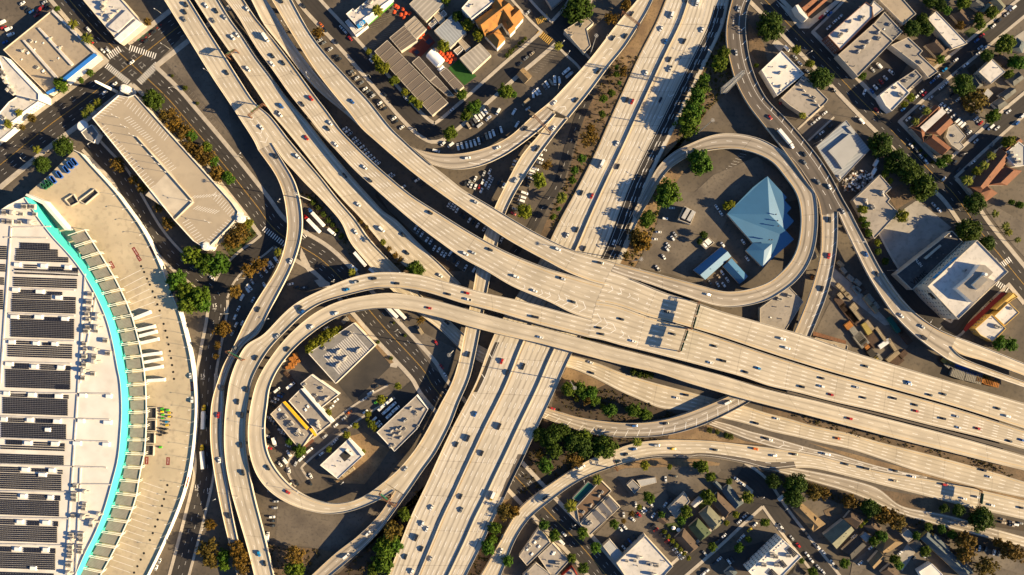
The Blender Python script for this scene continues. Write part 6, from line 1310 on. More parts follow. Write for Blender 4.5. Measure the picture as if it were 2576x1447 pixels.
TREES = {'d': '0:1155,755,72 475,1105,70 320,1240,62 1:1520,120,40 2:500,70,105 3:15,197,100 395,590,80 855,1095,92 985,1225,95 1070,1300,85 1175,1420,92 1090,215,60 1165,150,45 1195,220,50 1650,420,45 1470,640,75 1230,10,50 1300,40,45 7:1560,85,75 1510,300,90 1650,395,60 885,525,28 830,450,25 6:1445,325,28 1415,375,22 10:210,380,50 310,390,70 380,360,60 240,440,40 480,440,80 540,480,80 320,500,60 700,480,90 11:40,740,55 210,760,80 195,860,70 770,940,65 1610,1030,90 1330,945,35 1440,960,45 5:1200,590,65',
 'm': '0:1440,1020,45 1560,1110,40 1610,1215,45 1720,1340,50 460,640,55 680,550,28 612,605,22 430,65,22 4:1450,485,75 1550,550,75 1640,540,85 1330,670,75 1400,740,70 1510,800,80 1420,850,75 1530,850,60 8:1690,1300,50 1690,1370,45 1:1555,715,38 1590,865,45 1640,815,50 1660,790,40 1885,690,55 1465,1005,55 1560,885,20 1435,0,35 2:1600,400,45 1570,480,60 1450,590,40 1430,660,60 1400,720,65 1370,830,75 1330,920,85 1320,990,50 1420,1225,95 6:1180,10,95 1140,60,70 1025,205,62 2:790,510,20 790,560,25 810,625,18 690,745,30 750,700,30 680,860,28 525,1200,35 470,1285,30 455,1360,30 1845,495,20 15,715,25 6:350,130,20 310,190,25 3:710,570,35 1345,75,38 1480,20,50 1600,185,40 1590,130,35 1690,95,45 1790,330,70 1880,470,60 1700,880,55 1820,560,35 1350,1200,40 1310,1230,40 885,1310,30 925,1365,22 1300,450,35 7:715,210,30 740,250,30 760,310,30 1750,1140,55 1830,1155,50 1840,80,25 1900,100,30 9:330,500,40 255,440,30 290,1400,70 1120,990,50 970,1250,80 960,1350,80 880,1410,45 1050,1220,60 1010,1180,60 1800,1090,50 1750,1240,55 1780,1180,40 1900,1340,40 10:430,40,55 510,35,50 600,70,50 620,130,40 740,200,50 920,200,55 1000,230,45 540,80,45 540,400,60 250,620,60 1440,630,50 1385,615,25 1500,705,40 1035,860,45 770,1065,38 240,1065,40 320,1150,45 530,1130,45 630,1240,42 450,1320,35 540,1395,40 1315,970,45 1275,1030,35 1480,860,60 1640,740,25 1510,1235,35 1715,1240,40 1785,1175,25 1910,1050,35 1130,990,25 11:1210,1080,30 1120,1150,30 1310,1100,35 1390,1140,35 580,1360,38 860,1150,45 800,1190,40 960,1330,40 990,1370,35 1190,1270,40 255,1340,22 340,1430,40 i:640,1060,60 700,1030,50 580,980,40',
 'y': '1:910,450,38 935,500,38 965,515,42 1042,607,38 1123,697,30 1180,755,32 1225,790,35 1415,345,45 1600,185,45 1680,260,45 850,390,25 2:205,1360,60 6:95,145,55 1620,105,32 1655,95,32 3:215,375,35 315,480,35 1820,1070,50 1575,1295,35 1080,735,30 1030,790,25 7:715,135,38 1010,185,50 825,385,25 4:1870,240,40 5:400,1190,38 440,1150,42 490,1120,45 540,1080,45 590,1060,38 635,1030,20 9:945,120,38 1070,20,28 845,230,25 750,320,25 685,390,28 545,222,28 550,500,22 870,310,30 895,340,25 840,275,18 810,515,18 10:690,180,25 490,118,20 1000,620,35 1190,630,22 1775,860,45 1690,990,25 1620,1055,22 960,935,22 1150,1120,18 1180,1155,18 1210,1190,18 1240,1225,18 1270,1255,18 1300,1285,18 1335,1320,18 11:700,1075,15 720,1055,15 740,1035,15 765,1010,15',
 'o': '0:1240,880,45 1320,940,60 1390,990,60 1430,1110,60 1500,1150,60 1560,1200,60 1640,1310,60 1290,860,40 880,1230,45 905,1265,40 1005,1360,38 1070,1415,45 1110,165,30 240,890,35 165,960,25 4:1195,115,38 1265,240,45 1800,320,80 1740,380,50 1880,590,55 1770,750,55 1680,1040,65 1640,1160,30 1630,1240,25 8:1580,1070,45 1570,1250,70 1590,1340,60 1790,1250,60 1820,1330,70 1830,1400,50 1:470,245,45 2:750,140,45 860,40,45 580,1040,60 600,970,35 265,1245,40 840,540,35 6:980,380,85 930,330,60 860,480,30 3:1450,190,35 1570,750,95 5:30,545,50 790,225,18 830,265,18 1000,430,22 1050,480,26 1090,510,22 1240,970,30 9:300,1300,75 1030,1110,75 1880,970,60 10:570,130,40 470,570,60 210,535,35 20,970,45 900,985,25 845,1040,20 11:350,820,60 430,830,45 620,890,60 900,1010,75 980,1040,65 860,990,60 1500,1200,85 1480,1290,60 1820,1270,70 1740,1200,40 1880,1290,60 1640,1390,80',
 'p': '0:730,775,32 675,812,28 638,855,32 270,1128,28 55,935,32 135,850,28 650,285,40 545,180,36 1:915,75,40 2:350,345,30 6:375,45,40 3:1120,915,28 1205,835,28 1690,1175,30 1640,1245,32 1510,1360,40 265,870,25 7:1720,165,28 1800,260,30 1820,305,28 1890,365,22 5:958,380,22 725,608,28 160,455,28 10:945,445,34 645,730,36 445,930,44',
 's': '0:1300,573,14 1395,665,22 1490,780,15 1:1893,418,22 1920,390,22 3:1105,1085,13 1153,1137,15 1190,1175,15 1240,1225,15 5:640,345,20 920,1135,18 1020,1255,18 400,50,22 430,80,25 470,120,26 510,170,28 545,215,26 580,250,25 610,290,22 650,330,22 730,380,20 760,410,22 1040,990,12 1125,1085,14 6:565,1105,26 920,1365,32 960,1375,34 1010,1385,34 1050,1390,26 10:1490,355,25 1550,365,22 1650,405,28 1620,395,25 1030,240,40 e:200,580,32 160,620,30 110,660,32 65,705,30 20,745,30'}
for k, s in TREES.items():
    fr = FR['D']
    for tok in s.split():
        if ':' in tok: a, tok = tok.split(':'); fr = FR[a]
        x, y, r = [float(v) for v in tok.split(',')]
        tree(k, fr[0] + x / fr[2], fr[1] + y / fr[2], r / fr[2])
# low scrub on the banks: uncountable ground cover
def scrub(nm, label, polys, n, seed, c, size=(0.5, 1.4)):
    rnd = random.Random(seed); V, F = [], []
    P_ = [[W(x, y) for x, y in P(s)] for s in polys]
    A = [(min(p.x for p in q), max(p.x for p in q), min(p.y for p in q), max(p.y for p in q)) for q in P_]
    ar = [(b[1] - b[0]) * (b[3] - b[2]) for b in A]; tot = sum(ar)
    for q, b, a in zip(P_, A, ar):
        for i in range(int(n * a / tot)):
            x, y = rnd.uniform(b[0], b[1]), rnd.uniform(b[2], b[3])
            if not inside((x, y), q): continue
            s = rnd.uniform(*size)
            for k in range(7):
                o = Vector((rnd.gauss(0, .5), rnd.gauss(0, .5), abs(rnd.gauss(0, .35)))) * s; nn = Vector((rnd.gauss(0, 1), rnd.gauss(0, 1), abs(rnd.gauss(0, 1)) + .3)).normalized(); u = nn.orthogonal().normalized() * s * 0.38; v = nn.cross(u).normalized() * s * 0.3
                m = len(V); pt = Vector((x, y, 0.15)) + o; V += [pt - u - v, pt + u - v, pt + u + v, pt - u + v]; F.append((m, m+1, m+2, m+3))
    o = mk(nm, V, F, 'foliage'); o.color = (*c, 1); tag(o, label, None, None, 'stuff')
scrub('dry_scrub', 'low dry scrub scattered over the bare banks', ['2:640,690 800,420 960,420 850,660 740,900 480,1447 6:310,350 290,150 2:440,1250', '5:350,0 440,0 700,370 850,550 700,470 360,90', '5:640,0 760,170 1000,450 1250,640 1090,600 830,330', '10:180,250 400,322 800,407 1200,388 1150,428 650,547 300,754 60,850 100,560', '10:300,195 320,60 800,50 1100,182 1290,242 900,300 500,255', '11:0,165 600,322 1700,602 1932,740 1240,540 400,338', '9:80,1215 490,1252 420,1460 130,1460', '9:600,1460 780,1290 1090,950 1290,750 1170,1000 1000,1460', '11:0,660 640,850 1050,1017 1680,1190 1600,1240 1000,1070 400,860'], 5200, 3, (0.062, 0.052, 0.018))
scrub('green_scrub', 'green ground cover under the freeway trees', ['2:1590,200 1640,450 1660,620 1480,830 1330,1080 1210,1150 1330,760 1550,300', '6:1130,140 1060,330 930,570 830,540 1000,110', '4:1680,400 1770,290 1870,170 1932,330 1740,490', '9:1932,870 1740,1150 1600,1447 1700,1447 1800,1270'], 1500, 4, (0.075, 0.075, 0.015))
# ------------------------------------------------------------ vehicles
def paint(nm, c, rough=0.3):
    m = bpy.data.materials.new(nm); m.use_nodes = True; b = m.node_tree.nodes['Principled BSDF']; b.inputs['Roughness'].default_value = rough
    n = m.node_tree.nodes.new('ShaderNodeTexNoise'); n.inputs['Scale'].default_value = 0.9; r = m.node_tree.nodes.new('ShaderNodeValToRGB')
    r.color_ramp.elements[0].color = (*[v * 0.86 for v in c], 1); r.color_ramp.elements[1].color = (*c, 1)
    m.node_tree.links.new(n.outputs['Fac'], r.inputs['Fac']); m.node_tree.links.new(r.outputs['Color'], b.inputs['Base Color'])
    if 'Coat Weight' in b.inputs: b.inputs['Coat Weight'].default_value = 0.35
    MT[nm] = m
VC = {'w': ('white', (0.80, 0.80, 0.79)), 's': ('silver', (0.46, 0.47, 0.48)), 'g': ('grey', (0.17, 0.175, 0.18)), 'k': ('black', (0.022, 0.022, 0.025)), 'r': ('red', (0.42, 0.018, 0.015)), 'b': ('blue', (0.02, 0.10, 0.33)),
      'y': ('yellow', (0.72, 0.48, 0.01)), 'o': ('orange', (0.58, 0.13, 0.015)), 'n': ('beige', (0.36, 0.30, 0.22)), 'c': ('bright blue', (0.01, 0.22, 0.50)), 'e': ('bright green', (0.07, 0.42, 0.03))}
for k, (n, c) in VC.items(): paint('paint_' + k, c)
def loft(g, secs, m=0):
    """secs: list of (x, half_width, z_low, z_high) cross sections joined along x"""
    n0 = len(g.v)
    for x, hw, z0, z1 in secs: g.v += [(x, -hw, z0), (x, hw, z0), (x, hw * 0.93, z1), (x, -hw * 0.93, z1)]
    for i in range(len(secs) - 1):
        o = n0 + 4 * i
        for k in range(4): g.f.append((o + k, o + (k+1) % 4, o + 4 + (k+1) % 4, o + 4 + k)); g.m.append(m)
    g.f += [(n0 + 3, n0 + 2, n0 + 1, n0), tuple(len(g.v) - 4 + k for k in range(4))]; g.m += [m, m]
g = G(); n0 = 0
for i in range(12): a = 2 * PI * i / 12; g.v += [(0.33 * math.cos(a), -0.12, 0.33 * math.sin(a)), (0.33 * math.cos(a), 0.12, 0.33 * math.sin(a))]
g.f += [tuple(2 * i for i in range(12)), tuple(2 * i + 1 for i in range(11, -1, -1))] + [(2*i, 2*i+1, (2*i+3) % 24, (2*i+2) % 24) for i in range(12)]; g.m += [0] * 14
WHEEL = g.mesh('wheel', 'rubber')
def car_specs(kind):
    # body loft, roof loft, glass loft, wheelbase half, track half
    if kind == 's': return ([(-2.35, .72, .42, .80), (-2.2, .86, .3, .95), (-1.2, .92, .28, 1.0), (1.0, .92, .28, .98), (1.9, .88, .3, .86), (2.3, .70, .4, .66)], [(-1.15, .70, 1.36, 1.47), (.25, .72, 1.38, 1.49)], [(-1.95, .74, .95, .98), (-1.1, .74, .95, 1.38), (.3, .76, .95, 1.40), (1.15, .74, .92, .97)], 1.4, .82)
    if kind == 'u': return ([(-2.35, .78, .45, 1.0), (-2.25, .92, .35, 1.12), (-1.2, .96, .33, 1.14), (1.0, .96, .33, 1.12), (1.95, .92, .35, 1.02), (2.35, .74, .45, .80)], [(-2.0, .78, 1.66, 1.78), (.3, .80, 1.68, 1.80)], [(-2.28, .80, 1.1, 1.14), (-2.0, .80, 1.1, 1.68), (.35, .82, 1.1, 1.70), (1.15, .80, 1.05, 1.1)], 1.45, .86)
    if kind == 'p': return ([(-2.85, .92, .5, 1.05), (-2.8, .96, .45, 1.08), (-.9, .96, .42, 1.08), (1.5, .96, .42, 1.12), (2.4, .92, .45, 1.02), (2.8, .78, .5, .85)], [(-.65, .78, 1.68, 1.80), (.65, .80, 1.70, 1.82)], [(-.85, .82, 1.06, 1.15), (-.65, .82, 1.06, 1.70), (.7, .84, 1.06, 1.72), (1.45, .82, 1.05, 1.12)], 1.75, .88)
    if kind == 'v': return ([(-2.85, .94, .45, 1.95), (-2.75, .98, .38, 2.15), (1.3, .98, .36, 2.12), (1.9, .96, .38, 1.45), (2.75, .90, .42, 1.05), (2.95, .74, .5, .85)], None, [(1.28, .90, 1.4, 2.08), (1.34, .92, 1.4, 2.10), (2.0, .90, 1.3, 1.40)], 1.75, .88)
CARM = {}
def car_parts(kind, c):
    key = (kind, c)
    if key in CARM: return CARM[key]
    body, roof, glass, wb, tr = car_specs(kind)
    g = G(); loft(g, body)
    if roof: loft(g, roof)
    if kind == 'p': g.box((-1.85, 0, 1.06), 1.75, 1.6, 0.045, m=1)
    b = g.mesh('body', ['paint_' + c, 'black'])
    g = G(); loft(g, glass); w = g.mesh('windows', 'glass')
    g = G()
    for sy in (-1, 1): g.box((body[-1][0] - 0.12, sy * (body[-1][1] - 0.12), body[-1][3] - 0.16), 0.3, 0.24, 0.12)
    hl = g.mesh('headlights', 'cloth_white')
    CARM[key] = (b, w, hl, wb, tr); return CARM[key]
def truck_parts(kind, c):
    key = (kind, c)
    if key in CARM: return CARM[key]
    out = []
    if kind == 't':      # box truck
        g = G(); g.box((-1.1, 0, .95), 5.2, 2.3, 2.5); out.append(('cargo_box', g.mesh('cargo_box', 'cloth_white' if c != 'n' else 'tan_box')))
        g = G(); loft(g, [(1.6, 1.0, .5, 2.3), (2.2, 1.05, .5, 2.35), (2.9, 1.05, .5, 1.5), (3.6, 1.0, .5, 1.25), (3.75, .85, .6, 1.0)]); out.append(('cab', g.mesh('cab', 'paint_' + c)))
        g = G(); loft(g, [(2.15, .95, 1.4, 2.28), (2.25, .97, 1.4, 2.3), (2.95, .95, 1.35, 1.5)]); out.append(('windshield', g.mesh('windshield', 'glass')))
        g = G(); g.box((-.4, 0, .45), 6.6, 1.0, .45); out.append(('chassis', g.mesh('chassis', 'rubber'))); ax = (-2.4, 2.6)
    elif kind == 'T':    # tractor with semitrailer
        g = G(); g.box((-3.6, 0, 1.15), 14.2, 2.55, 2.85); g.box((-3.6, 0, 4.0), 14.0, 2.4, .05); out.append(('trailer_box', g.mesh('trailer_box', 'cloth_white')))
        g = G(); loft(g, [(4.3, 1.15, .7, 3.3), (6.0, 1.2, .7, 3.3), (6.5, 1.2, .7, 2.2), (8.1, 1.0, .7, 1.7), (8.3, .85, .7, 1.5)]); out.append(('cab', g.mesh('cab', 'paint_' + c)))
        g = G(); loft(g, [(5.95, 1.08, 2.1, 3.2), (6.05, 1.1, 2.1, 3.22), (6.55, 1.05, 2.0, 2.2)]); out.append(('windshield', g.mesh('windshield', 'glass')))
        g = G(); g.box((-1.2, 0, .7), 18.0, 1.0, .45); out.append(('chassis', g.mesh('chassis', 'rubber'))); ax = (-9.3, -8.1, 3.6, 4.8, 7.4)
    elif kind == 'R':    # parked trailer without tractor
        g = G(); g.box((0, 0, 1.15), 14.2, 2.55, 2.85); g.box((0, 0, 4.0), 14.0, 2.4, .05); out.append(('trailer_box', g.mesh('trailer_box', 'cloth_white')))
        g = G(); g.box((0, 0, .7), 13.0, 1.0, .45); g.box((4.5, 0, 0), .3, 1.6, .8); out.append(('chassis', g.mesh('chassis', 'rubber'))); ax = (-6, -4.8)
    else:                # shuttle bus
        g = G(); loft(g, [(-3.6, 1.1, .5, 2.6), (-3.5, 1.18, .45, 2.75), (2.4, 1.18, .45, 2.75), (2.9, 1.15, .45, 1.9), (3.7, 1.0, .5, 1.35), (3.8, .85, .6, 1.1)]); out.append(('body', g.mesh('body', 'paint_' + c)))
        g = G(); loft(g, [(2.35, 1.06, 1.8, 2.65), (2.45, 1.08, 1.8, 2.68), (2.95, 1.04, 1.6, 1.9)]); out.append(('windshield', g.mesh('windshield', 'glass')))
        g = G(); g.box((-.9, 0, 2.75), 1.6, 1.2, .25); out.append(('roof_hatch', g.mesh('roof_hatch', 'hvac'))); ax = (-2.3, 2.6)
    CARM[key] = (out, ax); return CARM[key]
KN = {'s': ('car', 'car', 'car'), 'u': ('car', 'SUV', 'car'), 'p': ('pickup_truck', 'pickup', 'pickup'), 'v': ('van', 'van', 'van'), 't': ('box_truck', 'box truck', 'truck'), 'T': ('semitrailer_truck', 'semitrailer truck', 'truck'), 'R': ('parked_trailer', 'trailer', 'trailer'), 'B': ('shuttle_bus', 'shuttle bus', 'bus')}
NCAR = [0]; STUFFCARS = []
RV = random.Random(77)
def vehicle(kind, c, x, y, z, ang, where, grp):
    if kind == 's' and RV.random() < 0.33: kind = 'u'
    p = W(x, y, z + 0.6); pos = (p.x, p.y, z)
    if kind in 'su':
        NCAR[0] += 1
        if NCAR[0] > 300: STUFFCARS.append((kind, c, pos, ang)); return
    nm, word, cat = KN[kind]
    root = thing(nm, 'x', cat, pos, grp, ang)
    def child(n, me, loc=(0, 0, 0), sc=(1, 1, 1)):
        o = bpy.data.objects.new(n, me); COL.objects.link(o); o.parent = root; o.location = loc; o.scale = sc
    if kind in 'supv':
        b, w, hl, wb, tr = car_parts(kind, c)
        child('body', b); child('windows', w); child('headlights', hl)
        for sx in (-1, 1):
            for sy in (-1, 1): child('wheel', WHEEL, (sx * wb, sy * tr, 0.33))
    else:
        parts, ax = truck_parts(kind, c)
        for n, me in parts: child(n, me)
        for a in ax:
            for sy in (-1, 1): child('wheel', WHEEL, (a, sy * 0.95, 0.5), (1.5, 1.6, 1.5))
    later_label(root, f'{VC[c][0]} {word}' + ('' if where.startswith('on ') else ' by'), x, y, where if where.startswith('on ') else where)
def parse(s):
    for (pt, ex, sc) in P(s, True):
        c = 'w'; k = 's'
        for ch in ex:
            if ch in VC and ch not in 'pvtTBRu': c = ch
            elif ch in 'pvtTBRu': k = ch
        yield pt[0], pt[1], c, k
def cars_on(key, s, rev=False):
    d = DECKS[key]
    for x, y, c, k in parse(s):
        z, a = near(d, x, y)
        vehicle(k, c, x, y, z + 0.01, a + (PI if rev else 0) + RV.uniform(-.03, .03), 'on the ' + d.short, 'vehicles driving on the freeways')
cars_on('w1', '0:1405,35k 1395,90k 1390,145g 1712,548k 1:40,960w')
cars_on('w2', '0:1555,40w 1632,82k 1697,130s 1610,155g 1757,283w 1790,262w 1873,520w 1:192,800b 180,860wp 380,1040r 670,1325k 5:772,95w 950,283wv 1110,325k 1140,460k 1390,632w')
cars_on('r1', '1:315,1180w 5:752,302w 1440,990k')
cars_on('wr', '1:150,1180k 5:262,525w 18,890k 8:1680,35k 1645,240r 1655,580w 1730,1000k 4:1775,1185g')
cars_on('w3', '0:1865,65w 1:75,285wt 125,422k 122,482w 205,475k 415,742r 350,787k 560,927w 542,970k 602,1090w 820,1262w 860,1360k 5:1315,158k 1768,437k 1640,460s 1582,468w 6:30,640w 378,655sp 170,748w 462,832k')
cars_on('w4', '1:725,765b 5:1658,77s 6:347,434w 668,537k 1:190,5k')
cars_on('k', '6:1478,776w')
cars_on('n', '6:1168,905k 7:110,1110w 145,1180w 740,1318k 1060,1437b 11:1330,82k 1225,88k 1740,190k 1810,248w 1065,5w')
cars_on('s', '6:655,1027k 675,1075k 908,1127w 825,962k 1215,1075k 1527,1165k 1590,1275kp 1495,1290w 1857,1332c 1762,1360k 7:405,1407k 11:255,25k 405,22w 665,28s 475,85r 720,108k 948,112k 1110,162k 1115,208r 1320,265k 1420,248s 1440,333w 1582,340r 1822,435k 1915,427b', True)
cars_on('lo', '5:752,683sp 890,657k 1062,693k 685,740c 330,877k 348,907b 1590,765r 1450,773k 1600,813wp 6:175,945kv 5:160,1090s 0,1255k 8:1860,45k 1795,140k 1825,240k 1815,465k 1835,675k 9:22,1285c 65,1360k')
cars_on('li', '5:1305,878r 600,920w 418,1023w 238,1190k 9:90,637k 238,820r 6:212,1098w 11:615,265r')
cars_on('ns', '5:1605,1228k 9:1128,645s 2:190,1120kp 315,968w 30,1360s')
cars_on('dg', '9:1028,920n 845,1132w 680,1303wv')
cars_on('c1', '1:1597,1193w 1825,1115w 2:100,970k')
cars_on('c2', '2:322,775w 485,755k 655,535kp 765,287k 858,272k 905,103k')
cars_on('f', '2:1208,115wv 1128,217w 1162,313b 1437,225w 1300,312k 1190,450k 1195,520sp 1012,550w 868,755k 908,767r 1120,755k 795,1083w 1358,572k 678,1240wt 800,1258k 1400,15wt 1315,0k 6:490,288k 420,330w 603,33r 525,10k 768,382w 545,430k 5:1855,1280r 1895,1365k 6:85,1320kp 9:1655,232b 1600,415kv 1515,462k 1835,325kv 1705,528k 1545,855k 1550,955g 1325,938w 1258,1060w 1290,1100w 1210,1165kv 1250,1250k 1130,1310k 1318,1325s 1178,1420w 1785,850yt')
cars_on('e0', '6:590,1287w 600,1367k 10:1240,108w 1312,87k 1840,300k 1915,415k 11:65,265w 525,415o 1625,655k 1670,705w', True)
cars_on('e1', '10:305,190r 925,320b 1160,303k 1628,145wv')
cars_on('e2', '10:740,540s 805,590k 860,537k 922,497b 1093,468s 1215,494y 1535,502k 1838,495o 525,632wv 250,865k 11:45,545w 200,535k 445,535w 590,610k 745,642kv 962,660k 1095,705w 955,735n 1335,765r 1480,870w 1590,860w 1690,920w 1915,940k 9:1850,1265w 1855,1160k')
cars_on('e3', '11:15,425w 445,535wp')
cars_on('h', '2:1712,68s 1692,398s 3:15,885r 140,1060wT 275,1165k 275,1225g 380,1375g 465,1410w')
cars_on('g', '7:465,213k 458,485r 407,733k')
cars_on('h2', '7:568,150s 742,472b 825,622k 1007,935w 1165,1018s 1180,1103kv')
# street traffic and parked vehicles: (bearing in picture degrees, anticlockwise from right)
def parked(s, deg, grp='parked vehicles', z=0.12, where=None):
    for x, y, c, k in parse(s): vehicle(k, c, x, y, z, R(deg) + RV.uniform(-.05, .05) + (PI if RV.random() < .4 else 0), where or place_of(x, y), grp)
def on_street(s, st, grp='vehicles on the streets'):
    for x, y, c, k in parse(s):
        z, a = near(st, x, y); vehicle(k, c, x, y, z + 0.01, a + (PI if RV.random() < .5 else 0), place_of(x, y), grp)
on_street('0:668,222w 775,382w 815,380w 710,300k 690,310r 5:1360,1140r', SA)
on_street('0:1105,310k 865,635w 790,700w 1160,245k 995,470w', SB)
on_street('8:1542,240yT 1533,540yT', SM)
on_street('3:705,915wv 495,680k 140,368wv 242,480w 205,432s 300,540w 820,830r 1080,1100w 1118,1140k 1150,1180s 1192,1222w 7:1290,140w 1250,98s', SE)
on_street('3:400,130r 440,92w 465,105b 545,127w 505,162w 458,208w', SF)
on_street('3:1845,65wv 1800,110s 1745,155k 1700,198w 1615,270r 1575,305b 1600,360s 1635,362w 1588,403w 1418,452w 1375,490k 1332,527c 1278,580wp 1240,615b 1493,490w 1450,525k 1425,560k 1345,628w 1308,662w 1228,737s 1162,690w 1180,708r 1115,737wp 1160,810s 1095,860k 1057,898w 1020,825b', SG)
on_street('3:1680,962wv 1730,968w 1815,843w 1570,1065s 1550,1222w 1500,1270k 1435,1285k 1410,1225k 1325,1350w 1920,875w 1880,930b 1690,1100g', SH)
on_street('7:1685,820n 1625,880s', SJ)
on_street('10:392,1137w 375,1195wv 1455,1282s', SA)
on_street('10:1715,1043w 1760,995sp 1835,1065w 1793,1105y 1740,1155w 1715,1185s 1600,1150w 1550,1190k 1565,1325w 1530,1355k 1470,1415w 1440,1440w', SK)
on_street('10:1695,720w 1740,760w 11:97,1080wp 115,1110k 180,1165s 228,1220r 295,1290w 328,1335w 378,1385s 415,1420w 290,1135k 375,1230wp 420,1275w 485,1350w 525,1390k', SL)
on_street('9:605,130w 570,180w 815,120s 865,70sv 705,218o 825,215w 730,310w 605,315w 520,400s 600,430w 580,455s 405,505wv 345,567wv 300,605s 495,530w 455,565k 250,657w 412,697w 410,750k 310,752k 680,355k 665,262s 905,25k 910,140e', SO)
on_street('1:645,210s 672,240s 710,290r 520,225k 605,315k 490,185o 1130,742w 1475,832w 360,45k 870,460w 970,710k 2:120,95s 150,405n 105,440g 60,485k', SC)
on_street('4:1600,650w 1520,610k 1470,575k', SM)
parked('1:450,270k 480,305s 510,325g 560,372s 605,430k 628,450k 715,545g 735,560n 760,590s 795,625g 822,672w 845,690g 865,705k 880,725s 920,765k 935,780w 950,805n 970,820k 1025,885k 1040,895w 1055,920k 1100,963w', 33)
parked('1:1525,1110wv 1555,1102wv 1590,1095wv 1622,1088wv 1652,1078wv 1682,1065wv 1712,1050kv 1740,1030nv 1767,1020wv 1793,1005wv 1820,990kv 1850,980wv', 105)
parked('1:1605,950nv 1630,930kv 1650,905gv 1668,893wv 1690,875wv 1710,855wv 1732,838wv 1750,820kv 2:180,700wv 202,690wv 245,655gv 265,638wv 295,622nv', 125)
parked('1:1690,945sv 1755,893wv 1412,1085w 1470,1095wv 2:408,540wB 432,568sB 105,775nt 118,822s', 38); parked('1:1828,843wv 2:38,940wv 15,845wv', 58); parked('2:322,610wB 357,607wv 160,715wv', 95); parked('1:1360,1140wv', -15)
parked('2:30,1220w 20,1245s 210,1165w 210,1200wv 205,1227w 175,1275wv 160,1295wv 150,1320wv 140,1345w 125,1370k 115,1400k 185,1018k 155,1062k 240,1130w 65,1190k 120,1080k', -20)
parked('1:1720,1310s 1763,1295w 1655,1350w 1763,1343w 1608,1380s 1580,1385k 1625,1400w 1655,1410w 1685,1415r 1710,1375w 1735,1390w 1757,1408w 1780,1360s 1700,1440w 1830,1380k 1870,1400w', 65)
parked('6:95,10wv 80,42wv 70,68wv 50,90k 20,130s 10,165r', -20); parked('6:1205,123w 1155,203w 1105,305w 1075,358w', -4)
parked('6:1230,322s 1212,352wu 1178,402w 1170,432w 1145,492w 1100,578wp 1545,117w 1577,163w 1745,378w 1775,505w 1590,400w 1585,610w 1560,643n 1625,665w 1552,700w 1597,703w 1490,680g', 125)
parked('1:670,972w 690,990w 710,1010s 738,1048w 757,1068w 775,1088s 800,1110w 820,1135w 838,1158w 857,1180w 880,1200w 900,1222w 920,1235w 1010,1320w 1030,1330s 1215,1360w 1190,1345k 1250,1395k 1110,1412w', 35)
parked('5:1455,97w 1477,108w 1497,122w 1517,140w 1548,170k 1610,215w 1672,255w 1722,280w 1575,185k 1640,235k 1850,370wp', 60)
parked('5:1205,272w 1225,298s 1252,322w 1290,362w 1318,378w 1345,425w 1380,437w 1405,462w 1425,478w 1470,462wv 1345,370k 1520,545s 1580,575wp 1648,585wv 1500,520k 1450,500k 1325,400k 1490,480k', 58)
parked('5:155,515wv 118,547wv 98,562w 70,590wv 35,628s 68,708wv 4:1885,720wv 1870,738wv 1905,680s', 125); parked('4:1910,815w 1828,797wv 1800,882w 1775,945w 1782,1003w 1830,990w 1798,1045k 1753,1068s', 62)
parked('5:262,697w 300,720k 360,725kB', 12); parked('5:450,185bT 418,235rT', 133); parked('5:790,510wR 1025,900wR 1085,910wR', 133); parked('5:575,305wt 740,575wt 885,602wt', 140); parked('5:1430,1385w 1400,1320r 1240,1045nt', 125)
parked('9:155,117w 132,137s 120,168k 195,75k 180,95b 82,395w 90,432k 215,400k 100,258w 118,282s 130,305k 165,325k 185,350s 200,375s 230,425k 240,470s 100,487r', -20); parked('9:160,50wv 265,15wt', 38); parked('9:142,440wt', 105); parked('9:250,528wv 218,582wv 182,610w 232,555k 205,590k', 128)
parked('9:1005,135wB 950,180wB 1030,165wB 980,210wB 1055,193wB 1010,238wB 890,272wv 915,300wv 930,320wv', 42)
parked('9:148,890s 140,938s 122,1007w 125,1038k 125,1073k 110,810s', 3); parked('9:90,1155wt', 85); parked('5:530,1030w 500,1045k', 30)
parked('3:838,497wv 790,527s 810,660w 785,690b 855,617r 885,590s 835,645k', 130); parked('3:930,545wp', 140); parked('3:728,693w', 70)
parked('3:1305,790w 1325,805w 1350,825w 1370,840w 1398,875w 1410,895k 1430,910wv 1450,930wv 1470,945wv 1495,965k 1500,990k 1520,1000w', 42)
parked('3:1385,715k 1435,750w 1460,770k 1480,790k 1500,815k 1520,830k 1545,860k 1570,895w 1590,910s 1605,930r', 42)
parked('3:428,855w 380,897w 340,930s 405,1003w 360,1040k 470,950k 105,770r', 38); parked('3:795,1290wt 810,1225wt', 60)
parked('0:215,75k 240,90b 275,115r 295,75r 315,60r 40,320b 170,25w 335,20s 360,40k 190,60k', 35); parked('0:20,170wv 70,220wv 85,262wv 30,210r', 25)
parked('10:1160,723w 935,915w 843,993w', 92); parked('10:985,965w 1002,948w 1050,913w 958,990r 940,1000k 912,1025w 852,1085w 820,1100w', 135); parked('10:1155,915w 1065,995w 1100,965k 1190,880k', 50)
parked('10:1085,1105r 1065,1075k 1130,1130k 1150,1155k 1170,1190r 1190,1210k 1210,1230k 1228,1248w 1250,1268w 1268,1290w 1288,1315s', 35); parked('10:890,1190b 865,1215k 925,1160k 845,1240w', 130); parked('10:1225,700k', -5)
parked('10:1637,1345w 1660,1330k 1825,1330w 1860,1290s 1780,1355k 1800,1340k 1900,1255w 1845,1310k 1915,1240k', 125)
parked('11:697,1355w 775,1238w 645,1158w 100,855wt 995,1280w 1193,1300w 1100,1320k', 40); parked('11:1595,1245w 1640,1250k 1705,1275w 1740,1285g 1765,1275g', 80); parked('11:1770,1025n 1840,1045n 1870,1065w 1905,1055g 1775,1050n 1840,1072n', -12)
